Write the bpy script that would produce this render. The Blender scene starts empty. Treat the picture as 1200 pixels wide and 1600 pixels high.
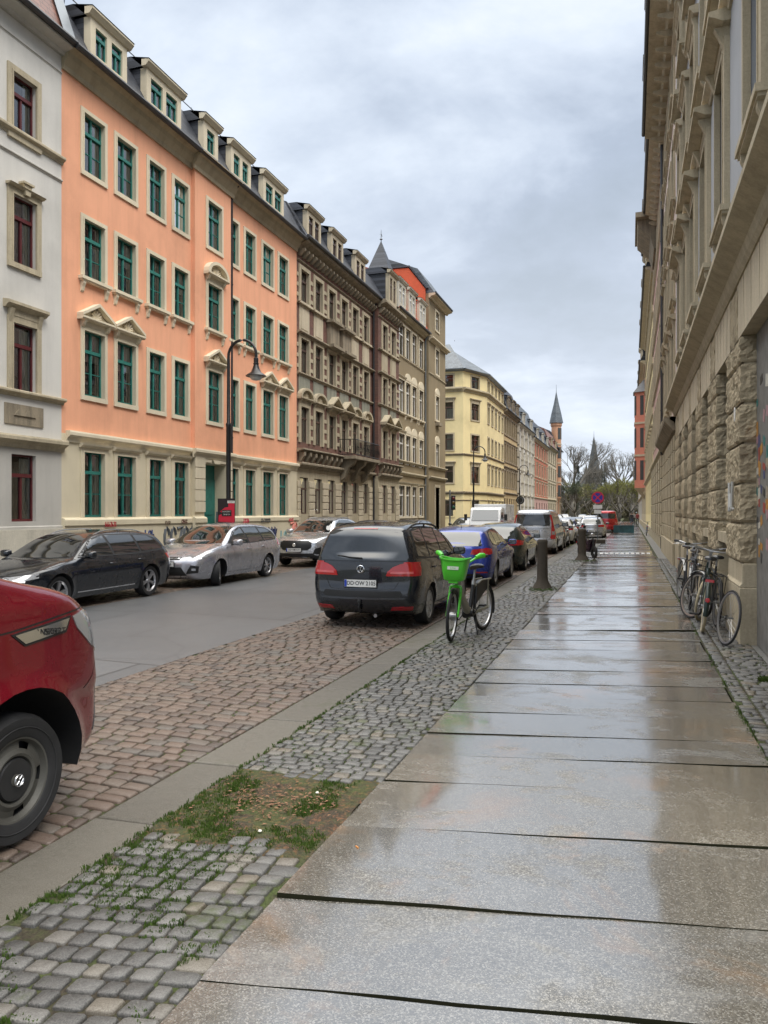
import bpy, bmesh, math, random
import numpy as np
from math import sin, cos, pi, radians, sqrt, atan, atan2
from mathutils import Vector, Matrix, noise
from mathutils.geometry import delaunay_2d_cdt
from mathutils.bvhtree import BVHTree
random.seed(7)
R = random.Random(11)
SC = bpy.context.scene
COL = SC.collection
# ---- camera calibration: level camera, street runs along +Y, camera yawed left of the street
F_PX = 1180.0; H = 1.74; TH = atan(385 / F_PX); SN = sin(TH); CS = cos(TH)
def YX(px, X):
    t = (px - 600) / F_PX; return X * (t * SN + CS) / (t * CS - SN)
def XY(px, Y):
    t = (px - 600) / F_PX; return Y * (t * CS - SN) / (t * SN + CS)
def ZP(py, X, Y):
    return H - (py - 800) * (-X * SN + Y * CS) / F_PX
ROAD = -0.10
# ---------------------------------------------------------------- objects
def link(o, parent=None):
    COL.objects.link(o)
    if parent is not None: o.parent = parent
    return o
def tag(o, label=None, cat=None, group=None, kind=None):
    if label: o['label'] = label
    if cat: o['category'] = cat
    if group: o['group'] = group
    if kind: o['kind'] = kind
    return o
def empty(name, loc=(0, 0, 0), rz=0.0, label=None, cat=None, group=None, parent=None):
    o = bpy.data.objects.new(name, None); o.empty_display_size = .2
    o.location = loc; o.rotation_euler = (0, 0, rz)
    link(o, parent); return tag(o, label, cat, group)
def copy_tree(o, parent=None):
    c = o.copy(); COL.objects.link(c)
    if parent is not None: c.parent = parent
    for ch in o.children: copy_tree(ch, c)
    return c
class MB:
    def __init__(s): s.v = []; s.f = []; s.m = []; s.sm = []
    def add(s, vs, fs, m=0, smooth=False):
        b = len(s.v); s.v.extend([tuple(v) for v in vs])
        for f in fs: s.f.append(tuple(b + i for i in f)); s.m.append(m); s.sm.append(smooth)
    def quad(s, a, b, c, d, m=0): s.add([a, b, c, d], [(0, 1, 2, 3)], m)
    def box(s, x0, x1, y0, y1, z0, z1, m=0):
        if x0 > x1: x0, x1 = x1, x0
        if y0 > y1: y0, y1 = y1, y0
        if z0 > z1: z0, z1 = z1, z0
        s.add([(x0,y0,z0),(x1,y0,z0),(x1,y1,z0),(x0,y1,z0),(x0,y0,z1),(x1,y0,z1),(x1,y1,z1),(x0,y1,z1)],
              [(0,3,2,1),(4,5,6,7),(0,1,5,4),(1,2,6,5),(2,3,7,6),(3,0,4,7)], m)
    def prism(s, prof, x0, x1, m=0, smooth=False):
        """profile of (y,z) extruded along x"""
        n = len(prof)
        s.add([(x0, y, z) for y, z in prof] + [(x1, y, z) for y, z in prof],
              [(i, (i+1) % n, n + (i+1) % n, n + i) for i in range(n)] + [tuple(range(n-1, -1, -1)), tuple(range(n, 2*n))], m, smooth)
    def poly_xz(s, pts, y0, y1, m=0):
        """outline of (x,z) given thickness y0..y1"""
        n = len(pts)
        s.add([(x, y0, z) for x, z in pts] + [(x, y1, z) for x, z in pts],
              [(i, (i+1) % n, n + (i+1) % n, n + i) for i in range(n)] + [tuple(range(n-1, -1, -1)), tuple(range(n, 2*n))], m)
    def tube(s, pts, r, n=8, m=0, cap=True, smooth=True):
        pts = [Vector(p) for p in pts]; rs = r if isinstance(r, (list, tuple)) else [r] * len(pts)
        b = []; ref = None
        for i, p in enumerate(pts):
            t = (pts[min(i+1, len(pts)-1)] - pts[max(i-1, 0)])
            if t.length < 1e-9: t = Vector((0, 0, 1))
            t.normalize()
            if ref is None:
                ref = Vector((0, 0, 1)) if abs(t.z) < .9 else Vector((1, 0, 0))
            a = t.cross(ref); 
            if a.length < 1e-6: a = t.cross(Vector((0, 1, 0)))
            a.normalize(); c = a.cross(t).normalized(); ref = c.copy() if False else ref
            for k in range(n):
                q = 2 * pi * k / n; b.append(p + a * (rs[i] * cos(q)) + c * (rs[i] * sin(q)))
        f = []
        for i in range(len(pts) - 1):
            for k in range(n): f.append((i*n+k, i*n+(k+1) % n, (i+1)*n+(k+1) % n, (i+1)*n+k))
        if cap: f += [tuple(range(n-1, -1, -1)), tuple(range((len(pts)-1)*n, len(pts)*n))]
        s.add(b, f, m, smooth)
    def lathe(s, prof, c=(0, 0, 0), axis='Z', n=24, m=0, smooth=True):
        """prof: (r, h) pairs about axis"""
        b = []
        for r, h in prof:
            for k in range(n):
                q = 2 * pi * k / n; u, w = r * cos(q), r * sin(q)
                if axis == 'Z': b.append((c[0]+u, c[1]+w, c[2]+h))
                elif axis == 'Y': b.append((c[0]+u, c[1]+h, c[2]+w))
                else: b.append((c[0]+h, c[1]+u, c[2]+w))
        f = []
        for i in range(len(prof)-1):
            for k in range(n): f.append((i*n+k, i*n+(k+1) % n, (i+1)*n+(k+1) % n, (i+1)*n+k))
        s.add(b, f, m, smooth)
    def build(s, name, mats, parent=None, fix=True, bevel=0):
        me = bpy.data.meshes.new(name); me.from_pydata(s.v, [], s.f)
        if not isinstance(mats, (list, tuple)): mats = [mats]
        for m in mats: me.materials.append(m)
        me.polygons.foreach_set('material_index', s.m); me.polygons.foreach_set('use_smooth', s.sm)
        if fix:
            bm = bmesh.new(); bm.from_mesh(me); bmesh.ops.recalc_face_normals(bm, faces=bm.faces)
            for e in bm.edges:
                if len(e.link_faces) == 2 and e.calc_face_angle(0) > 0.75: e.smooth = False
            bm.to_mesh(me); bm.free()
        me.update()
        o = bpy.data.objects.new(name, me); link(o, parent)
        if bevel:
            b = o.modifiers.new('bevel', 'BEVEL'); b.width = bevel; b.segments = 2; b.limit_method = 'ANGLE'
        return o
def obj_from(name, me, parent=None):
    return link(bpy.data.objects.new(name, me), parent)
def text_obj(name, txt, size, mat, parent=None, ext=.002, spacing=1.0, shear=0, sx=1.0, bold=0):
    cu = bpy.data.curves.new(name, 'FONT'); cu.body = txt; cu.size = size; cu.extrude = ext; cu.align_x = 'CENTER'; cu.align_y = 'CENTER'
    cu.space_character = spacing; cu.shear = shear; cu.offset = bold; cu.resolution_u = 3
    t = bpy.data.objects.new(name + '_curve', cu); COL.objects.link(t)
    bpy.context.view_layer.update()
    me = bpy.data.meshes.new_from_object(t.evaluated_get(bpy.context.evaluated_depsgraph_get())); me.name = name
    bpy.data.objects.remove(t); me.materials.clear(); me.materials.append(mat)
    if sx != 1: me.transform(Matrix.Diagonal((sx, 1, 1, 1)))
    return obj_from(name, me, parent)
# ---------------------------------------------------------------- materials
class N:
    def __init__(s, name):
        s.mat = bpy.data.materials.new(name); s.mat.use_nodes = True; s.nt = s.mat.node_tree
        s.nt.nodes.clear(); s.out = s.n('ShaderNodeOutputMaterial')
    def n(s, t, **k):
        x = s.nt.nodes.new(t)
        for a, b in k.items():
            if a.startswith('i_'):
                kk = a[2:]; x.inputs[int(kk) if kk.isdigit() else kk.replace('_', ' ')].default_value = b
            else: setattr(x, a, b)
        return x
    def l(s, a, b):
        if hasattr(a, 'outputs'): a = a.outputs[0]
        s.nt.links.new(a, b)
    def coord(s, scale=(1, 1, 1), kind='Object', rot=(0, 0, 0)):
        tc = s.n('ShaderNodeTexCoord'); mp = s.n('ShaderNodeMapping'); mp.inputs['Scale'].default_value = scale; mp.inputs['Rotation'].default_value = rot
        s.l(tc.outputs[kind], mp.inputs[0]); return mp.outputs[0]
    def gpos(s, scale=(1, 1, 1)):
        g = s.n('ShaderNodeNewGeometry'); mp = s.n('ShaderNodeMapping'); mp.inputs['Scale'].default_value = scale
        s.l(g.outputs['Position'], mp.inputs[0]); return mp.outputs[0]
    def noise(s, vec, scale, detail=4, rough=.6, dist=0):
        x = s.n('ShaderNodeTexNoise'); x.inputs['Scale'].default_value = scale; x.inputs['Detail'].default_value = detail
        x.inputs['Roughness'].default_value = rough; x.inputs['Distortion'].default_value = dist; s.l(vec, x.inputs['Vector']); return x.outputs['Fac']
    def ramp(s, fac, stops):
        x = s.n('ShaderNodeValToRGB'); e = x.color_ramp.elements
        while len(e) > 1: e.remove(e[-1])
        e[0].position = stops[0][0]; e[0].color = c4(stops[0][1])
        for p, c in stops[1:]:
            q = e.new(p); q.color = c4(c)
        s.l(fac, x.inputs[0]); return x.outputs[0]
    def mix(s, fac, a, b, mode='MIX'):
        x = s.n('ShaderNodeMix'); x.data_type = 'RGBA'; x.blend_type = mode
        for sock, v in ((x.inputs['Factor'], fac), (x.inputs[6], a), (x.inputs[7], b)):
            if isinstance(v, (int, float)): sock.default_value = v if sock.type == 'VALUE' else c4(v)
            elif isinstance(v, (tuple, list)): sock.default_value = c4(v)
            else: s.l(v, sock)
        return x.outputs[2]
    def math(s, op, a, b=0.0):
        x = s.n('ShaderNodeMath'); x.operation = op
        for i, v in enumerate((a, b)):
            if isinstance(v, (int, float)): x.inputs[i].default_value = v
            else: s.l(v, x.inputs[i])
        return x.outputs[0]
    def bump(s, h, strength=.3, dist=.02, normal=None):
        x = s.n('ShaderNodeBump'); x.inputs['Strength'].default_value = strength; x.inputs['Distance'].default_value = dist
        s.l(h, x.inputs['Height'])
        if normal is not None: s.l(normal, x.inputs['Normal'])
        return x.outputs[0]
    def bsdf(s, color, rough=.6, metal=0, normal=None, coat=0, coat_r=.05, spec=.5, emit=None, es=0, coat_ior=1.5):
        b = s.n('ShaderNodeBsdfPrincipled')
        for k, v in (('Base Color', color), ('Roughness', rough), ('Metallic', metal), ('Coat Weight', coat), ('Coat Roughness', coat_r), ('Specular IOR Level', spec), ('Coat IOR', coat_ior)):
            sk = b.inputs[k]
            if isinstance(v, (int, float)): sk.default_value = c4(v) if sk.type == 'RGBA' else v
            elif isinstance(v, (tuple, list)): sk.default_value = c4(v)
            else: s.l(v, sk)
        if normal is not None: s.l(normal, b.inputs['Normal'])
        if emit: b.inputs['Emission Color'].default_value = c4(emit); b.inputs['Emission Strength'].default_value = es
        s.l(b.outputs[0], s.out.inputs[0]); return s.mat
def c4(c):
    if isinstance(c, (int, float)): return (c, c, c, 1)
    return tuple(c) if len(c) == 4 else (c[0], c[1], c[2], 1)
def mul(c, k): return tuple(x * k for x in c)
def m_plain(name, c, rough=.5, metal=0, coat=0, spec=.5, var=.12, sc=6.0, bump=0):
    n = N(name); v = n.coord(); nz = n.noise(v, sc, 5)
    col = n.ramp(nz, [(.3, mul(c, 1 - var)), (.7, mul(c, 1 + var))])
    rr = n.math('ADD', n.math('MULTIPLY', nz, .15), rough - .07)
    nb = n.bump(n.noise(v, sc * 12, 3), bump, .01) if bump else None
    return n.bsdf(col, rr, metal, nb, coat, .05, spec)
def m_plaster(name, c, dirt=.35, c2=None, scale=1.0):
    n = N(name); v = n.gpos(); big = n.noise(v, .35 * scale, 5, .65); streak = n.noise(n.gpos((2.2, 2.2, .22)), 1.3, 5, .7); fine = n.noise(v, 45, 3)
    col = n.ramp(big, [(.3, mul(c, .82)), (.5, c), (.72, mul(c2 or c, 1.08))])
    col = n.mix(n.math('MULTIPLY', n.ramp(streak, [(.45, 0), (.66, 1)]), dirt), col, mul(c, .58))
    col = n.mix(.10, col, n.ramp(fine, [(.3, mul(c, .6)), (.7, mul(c, 1.3))]))
    return n.bsdf(col, .85, 0, n.bump(fine, .35, .006), spec=.25)
def m_kerbmix(): pass
def m_stone(name, c, dirt=.5, dark=(.06, .055, .045), bump=.5, sc=1.0):
    n = N(name); v = n.gpos(); big = n.noise(v, .9 * sc, 6, .7); st = n.noise(n.gpos((3, 3, .35)), 1.6, 6, .7); fine = n.noise(v, 30 * sc, 5, .7)
    col = n.ramp(big, [(.28, mul(c, .78)), (.5, c), (.75, mul(c, 1.14))])
    col = n.mix(n.math('MULTIPLY', n.ramp(st, [(.42, 0), (.68, 1)]), dirt), col, dark)
    col = n.mix(.22, col, n.ramp(fine, [(.3, mul(c, .5)), (.7, mul(c, 1.4))]))
    return n.bsdf(col, .88, 0, n.bump(fine, bump, .01), spec=.2)
def m_slate(name, c=(.038,.042,.052), sc=1.0):
    n = N(name); v = n.coord((1 * sc, 1 * sc, 1 * sc))
    br = n.n('ShaderNodeTexBrick'); br.offset = .5
    mp = n.n('ShaderNodeMapping'); mp.inputs['Rotation'].default_value = (pi/2, 0, 0); n.l(v, mp.inputs[0]); n.l(mp.outputs[0], br.inputs['Vector'])
    br.inputs['Scale'].default_value = 3.0; br.inputs['Brick Width'].default_value = .75; br.inputs['Row Height'].default_value = .5
    br.inputs['Mortar Size'].default_value = .03; br.inputs['Color1'].default_value = c4(mul(c, .8)); br.inputs['Color2'].default_value = c4(mul(c, 1.5)); br.inputs['Mortar'].default_value = c4(mul(c, .35))
    nz = n.noise(n.gpos(), 1.2, 5)
    col = n.mix(n.ramp(nz, [(.4, 0), (.8, .5)]), br.outputs['Color'], mul(c, 1.5))
    return n.bsdf(col, .5, 0, n.bump(br.outputs['Fac'], -.5, .02), spec=.5)
def m_glass():
    n = N('window_glass'); g = n.n('ShaderNodeBsdfGlossy'); g.inputs['Roughness'].default_value = .02; g.inputs['Color'].default_value = (.95, .97, 1, 1)
    t = n.n('ShaderNodeBsdfTransparent'); t.inputs['Color'].default_value = (.84, .90, .90, 1)
    fr = n.n('ShaderNodeFresnel'); fr.inputs['IOR'].default_value = 1.55
    nz = n.noise(n.gpos(), 1.8, 2); bn = n.bump(nz, .08, .05); n.l(bn, g.inputs['Normal'])
    ff = n.math('ADD', n.math('MULTIPLY', fr.outputs[0], 1.8), .05); mx = n.n('ShaderNodeMixShader'); n.l(ff, mx.inputs[0]); n.l(t.outputs[0], mx.inputs[1]); n.l(g.outputs[0], mx.inputs[2]); n.l(mx.outputs[0], n.out.inputs[0])
    return n.mat
def m_curtain():
    n = N('sky_pale_curtain'); v = n.coord((14, 1, .6)); nz = n.noise(v, 2.0, 3)
    return n.bsdf(n.ramp(nz, [(.3, (.40, .42, .40)), (.7, (.8, .82, .78))]), .9)  # cloth kept bright so panes look pale, standing in for reflected sky
def m_carpaint(name, c, metal=.55, flake=.15, dirty=.0):
    n = N(name); v = n.coord(); nz = n.noise(v, 2.5, 5); fl = n.noise(v, 900, 1)
    col = n.ramp(fl, [(.35, mul(c, 1 - flake)), (.65, mul(c, 1 + flake * 2))])
    col = n.mix(n.ramp(nz, [(.5, 0), (.75, dirty)]), col, (.12, .11, .09))
    # rain beads
    vo = n.n('ShaderNodeTexVoronoi'); vo.inputs['Scale'].default_value = 90; n.l(v, vo.inputs['Vector'])
    h = n.ramp(vo.outputs['Distance'], [(.12, 1), (.32, 0)])
    return n.bsdf(col, n.ramp(nz, [(.3, .22), (.8, .34)]), metal, n.bump(h, .07, .002), 1.0, .03)
# ---------------------------------------------------------------- world and light
W = bpy.data.worlds.new('World'); SC.world = W; W.use_nodes = True
nt = W.node_tree; nt.nodes.clear()
class WN(N):
    def __init__(s): s.nt = nt; s.out = s.n('ShaderNodeOutputWorld')
w = WN()
SUN_EL, SUN_AZ = radians(52), radians(120)     # azimuth measured clockwise from +Y
sky = w.n('ShaderNodeTexSky'); sky.sky_type = 'NISHITA'; sky.sun_disc = False; sky.sun_elevation = SUN_EL; sky.sun_rotation = SUN_AZ
tc = w.n('ShaderNodeTexCoord'); sep = w.n('ShaderNodeSeparateXYZ'); w.l(tc.outputs['Generated'], sep.inputs[0])
# clouds laid on a plane overhead so that they shrink towards the horizon
zz = w.math('ADD', w.math('MAXIMUM', sep.outputs[2], 0.0), .16)
cx = w.math('DIVIDE', sep.outputs[0], zz); cy = w.math('DIVIDE', sep.outputs[1], zz)
cmb = w.n('ShaderNodeCombineXYZ'); w.l(cx, cmb.inputs[0]); w.l(cy, cmb.inputs[1]); cmb.inputs[2].default_value = 3.7
n1 = w.noise(cmb.outputs[0], 1.25, 7, .56, .3); n2 = w.noise(cmb.outputs[0], 3.2, 6, .6, .2); n3 = w.noise(tc.outputs['Generated'], 2.6, 3, .5, .3)
mixn = w.math('ADD', w.math('MULTIPLY', n1, .6), w.math('ADD', w.math('MULTIPLY', n2, .15), w.math('MULTIPLY', n3, .25)))
cloud = w.ramp(mixn, [(.36, (.31, .37, .45)), (.45, (.38, .445, .55)), (.51, (.50, .57, .68)), (.57, (.63, .70, .80)), (.66, (.83, .87, .94))])
hz = w.ramp(sep.outputs[2], [(0.0, 1), (.10, .9), (.42, .1)])
cloud = w.mix(w.math('MULTIPLY', hz, .62), cloud, (.74, .79, .86))
# the cloud deck is thinnest and brightest overhead
zen = w.ramp(sep.outputs[2], [(.58, 0), (.82, 1)])
cloud = w.mix(zen, cloud, (ZEN, ZEN * 1.03, ZEN * 1.1)) if False else cloud
gain = w.math('ADD', w.math('MULTIPLY', zen, 3.8), 1.0)
bgn = w.n('ShaderNodeBackground'); sc1 = w.n('ShaderNodeBackground'); sc1.inputs['Strength'].default_value = .05; w.l(sky.outputs[0], sc1.inputs['Color'])
cloud = w.mix(zen, cloud, (.72, .70, .66)); w.l(cloud, bgn.inputs['Color']); w.l(gain, bgn.inputs['Strength'])
mxs = w.n('ShaderNodeMixShader'); mxs.inputs[0].default_value = .93; w.l(sc1.outputs[0], mxs.inputs[1]); w.l(bgn.outputs[0], mxs.inputs[2])
w.l(mxs.outputs[0], w.out.inputs[0])
sd = bpy.data.lights.new('sun', 'SUN'); sd.energy = 1.5; sd.angle = radians(25); sd.color = (1, .97, .92)
so = bpy.data.objects.new('sun', sd); COL.objects.link(so)
sdir = Vector((sin(SUN_AZ) * cos(SUN_EL), cos(SUN_AZ) * cos(SUN_EL), sin(SUN_EL)))
so.rotation_euler = (-sdir).to_track_quat('-Z', 'Y').to_euler(); so.location = sdir * 60
cd = bpy.data.cameras.new('camera'); cam = bpy.data.objects.new('camera', cd); COL.objects.link(cam)
cam.location = (0, 0, H); cam.rotation_euler = (radians(90), 0, TH); cd.sensor_fit = 'HORIZONTAL'; cd.sensor_width = 36; cd.lens = 36 * F_PX / 1200
cd.clip_start = .05; cd.clip_end = 3000; SC.camera = cam
SC.view_settings.view_transform = 'Standard'; SC.view_settings.look = 'None'; SC.view_settings.gamma = 1; SC.view_settings.exposure = 0.42
SC.cycles.max_bounces = 6; SC.cycles.diffuse_bounces = 3; SC.cycles.glossy_bounces = 3; SC.cycles.transparent_max_bounces = 8; SC.cycles.caustics_reflective = False; SC.cycles.caustics_refractive = False
try: SC.cycles.use_denoising = True
except Exception: pass
# ================================================================ ground
def m_asphalt():
    n = N('wet_asphalt'); v = n.gpos(); big = n.noise(v, .25, 4); fine = n.noise(v, 120, 3, .8); md = n.noise(v, 3, 5)
    col = n.ramp(fine, [(.3, (.08, .083, .088)), (.7, (.165, .168, .174))]); col = n.mix(n.ramp(big, [(.4, 0), (.7, .35)]), col, (.12, .12, .12)); pv = n.n('ShaderNodeTexBrick'); pv.inputs['Scale'].default_value = .16; pv.inputs['Brick Width'].default_value = .9; pv.inputs['Row Height'].default_value = .62; pv.inputs['Mortar Size'].default_value = .0035; pv.inputs['Color1'].default_value = (.88, .88, .88, 1); pv.inputs['Color2'].default_value = (1.1, 1.1, 1.1, 1); pv.inputs['Mortar'].default_value = (.35, .35, .35, 1); n.l(n.gpos(), pv.inputs[0]); col = n.mix(.75, col, n.mix(1.0, col, pv.outputs['Color'], 'MULTIPLY')); cr = n.n('ShaderNodeTexVoronoi'); cr.feature = 'DISTANCE_TO_EDGE'; cr.inputs['Scale'].default_value = .55; n.l(n.gpos(), cr.inputs['Vector']); col = n.mix(n.ramp(cr.outputs['Distance'], [(.0, .35), (.008, 0)]), col, (.02, .02, .02))
    return n.bsdf(col, n.ramp(big, [(.35, .28), (.65, .45)]), 0, n.bump(fine, .5, .006), spec=.5)
def m_stones(name, stops, rough=(.22, .5), moss=.0, speck=.5):
    """individual stones: the colour of each comes from its own random number"""
    n = N(name); a = n.n('ShaderNodeAttribute'); a.attribute_name = 'rnd'; v = n.gpos()
    col = n.ramp(a.outputs['Fac'], stops); fine = n.noise(v, 160, 3, .8); md = n.noise(v, 9, 5, .7); big = n.noise(v, 1.1, 3)
    col = n.mix(speck, col, n.mix(.75, col, n.ramp(fine, [(.38, (.015, .015, .015)), (.62, (.26, .25, .235))])))
    if moss: col = n.mix(n.math('MULTIPLY', n.ramp(n.math('MULTIPLY', md, n.ramp(big, [(.35, .4), (.65, 1.2)])), [(.5, 0), (.68, 1)]), moss), col, (.045, .06, .012))
    bn = n.bump(n.math('ADD', fine, n.math('MULTIPLY', md, 2.0)), .45, .006)
    return n.bsdf(col, n.ramp(md, [(.3, rough[0]), (.7, rough[1])]), 0, bn, spec=.55)
def m_slab():
    n = N('wet_granite_slab'); a = n.n('ShaderNodeAttribute'); a.attribute_name = 'rnd'; v = n.gpos()
    base = n.ramp(a.outputs['Fac'], [(0, (.075, .074, .071)), (.3, (.14, .13, .11)), (.55, (.11, .108, .104)), (.8, (.17, .145, .105)), (1, (.085, .085, .083))])
    vo = n.n('ShaderNodeTexVoronoi'); vo.inputs['Scale'].default_value = 175; n.l(v, vo.inputs['Vector'])
    sepc = n.n('ShaderNodeSeparateColor'); n.l(vo.outputs['Color'], sepc.inputs[0])
    crumbs = n.ramp(sepc.outputs[0], [(.15, (.02, .018, .015)), (.4, (.10, .092, .075)), (.7, (.24, .22, .18)), (.95, (.55, .53, .48))])
    col = n.mix(.4, base, crumbs)
    rust = n.noise(n.gpos((1, 1, 1)), .9, 5, .7, .4); col = n.mix(n.math('MULTIPLY', n.ramp(rust, [(.55, 0), (.68, 1)]), .55), col, (.34, .17, .055))
    moss = n.noise(v, 2.3, 4); 
    wet = n.noise(n.gpos((1, 1.6, 1)), 1.3, 7, .68, .5); w2 = n.noise(v, 6.5, 4, .6)
    wf = n.math('ADD', n.math('MULTIPLY', wet, .75), n.math('MULTIPLY', w2, .25))
    film = n.ramp(wf, [(.37, 0), (.49, 1)])                    # 1 where a film of water stands
    col = n.mix(n.math('MULTIPLY', film, .3), col, mul((.15, .135, .11), .55))
    rough = n.mix(film, .40, .20)
    fine = n.noise(v, 240, 2, .7); mid = n.noise(v, 26, 4, .65, .5); rip = n.noise(n.gpos((1, 1, 1)), 4.0, 3)
    h = n.math('ADD', n.math('MULTIPLY', sepc.outputs[1], .5), n.math('ADD', n.math('MULTIPLY', mid, 1.3), n.math('MULTIPLY', rip, 1.2)))
    dry = n.bump(h, .55, .006); smo = n.bump(n.math('ADD', n.math('MULTIPLY', mid, .6), n.math('MULTIPLY', sepc.outputs[1], .18)), .30, .004)
    mixn_ = n.n('ShaderNodeMix'); mixn_.data_type = 'VECTOR'; n.l(film, mixn_.inputs['Factor']); n.l(dry, mixn_.inputs[4]); n.l(smo, mixn_.inputs[5])
    return n.bsdf(col, rough, 0, mixn_.outputs[1], n.math('ADD', n.math('MULTIPLY', film, .6), .4), n.ramp(n.math('ADD', wet, n.math('MULTIPLY', n.math('SUBTRACT', a.outputs['Fac'], .5), .22)), [(.36, .30), (.50, .13), (.66, .07)]), .5, coat_ior=3.0)
def m_soil(name='joint_soil', green=.6, leaf=0):
    n = N(name); v = n.gpos(); a = n.noise(v, 1.3, 5, .7); f = n.noise(v, 60, 4, .8); m = n.noise(v, 12, 4, .7)
    col = n.ramp(f, [(.3, (.02, .017, .012)), (.7, (.085, .068, .045))])
    if leaf: col = n.mix(n.ramp(n.noise(v, 28, 4, .8), [(.5, 0), (.62, leaf)]), col, (.17, .085, .045))
    col = n.mix(n.math('MULTIPLY', n.ramp(n.math('MULTIPLY', a, n.math('ADD', m, .5)), [(.42, 0), (.58, 1)]), green), col, n.ramp(f, [(.3, (.03, .055, .008)), (.7, (.10, .15, .03))]))
    return n.bsdf(col, .8, 0, n.bump(n.math('ADD', f, m), .8, .02), spec=.3)
M = {}
M['asphalt'] = m_asphalt(); M['slab'] = m_slab(); M['soil'] = m_soil(); M['dirt'] = m_soil('bare_soil', .42, 1.0)
M['cobble'] = m_stones('granite_cobble', [(0, (.035, .034, .032)), (.3, (.06, .06, .057)), (.6, (.092, .09, .085)), (.85, (.13, .127, .118)), (.95, (.14, .11, .07)), (1, (.16, .145, .115))], rough=(.32, .55), moss=.7)
M['sett'] = m_stones('red_brown_sett', [(0, (.055, .036, .026)), (.3, (.10, .062, .042)), (.55, (.13, .082, .056)), (.8, (.12, .085, .06)), (1, (.08, .068, .056))], rough=(.35, .6), speck=.3)
M['kerb'] = m_stones('granite_kerbstone', [(0, (.065, .055, .036)), (.5, (.09, .078, .055)), (1, (.11, .097, .07))], rough=(.45, .7), speck=.45, moss=.25)
M['farpave'] = m_stones('pale_paving', [(0, (.2, .2, .19)), (1, (.26, .25, .23))], rough=(.25, .5), speck=.3)

M['gapsoil'] = m_plain('dark_joint', (.022, .022, .013), .95, spec=.0)
SL0, SR0 = -1.575, .905
def set_rnd(me, vals):
    at = me.attributes.new('rnd', 'FLOAT', 'POINT'); at.data.foreach_set('value', vals)
def tagS(o): o['kind'] = 'structure'; return o
g = MB()
for (x0, x1, y0, y1) in ((-900, 900, -200, 1500),): g.quad((x0, y0, -.22), (x1, y0, -.22), (x1, y1, -.22), (x0, y1, -.22))
tagS(g.build('ground', m_soil('far_ground', .5)))
g = MB(); XL, XR = -10.0, -5.35
ys = [-30] + list(np.arange(-4, 200, 4.0)) + [900]
for a, b in zip(ys, ys[1:]):
    xs = [XL, (XL+XR)/2, XR]; cr = lambda x: ROAD + .05 * (1 - ((x - (XL+XR)/2) / 2.4) ** 2)
    for p, q in zip(xs, xs[1:]): g.add([(p, a, cr(p)), (q, a, cr(q)), (q, b, cr(q)), (p, b, cr(p))], [(0, 1, 2, 3)], 0, True)
g.quad((-120, 60, ROAD+.003), (XL, 60, ROAD+.003), (XL, 73.5, ROAD+.003), (-120, 73.5, ROAD+.003))
tagS(g.build('road', M['asphalt']))
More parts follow.
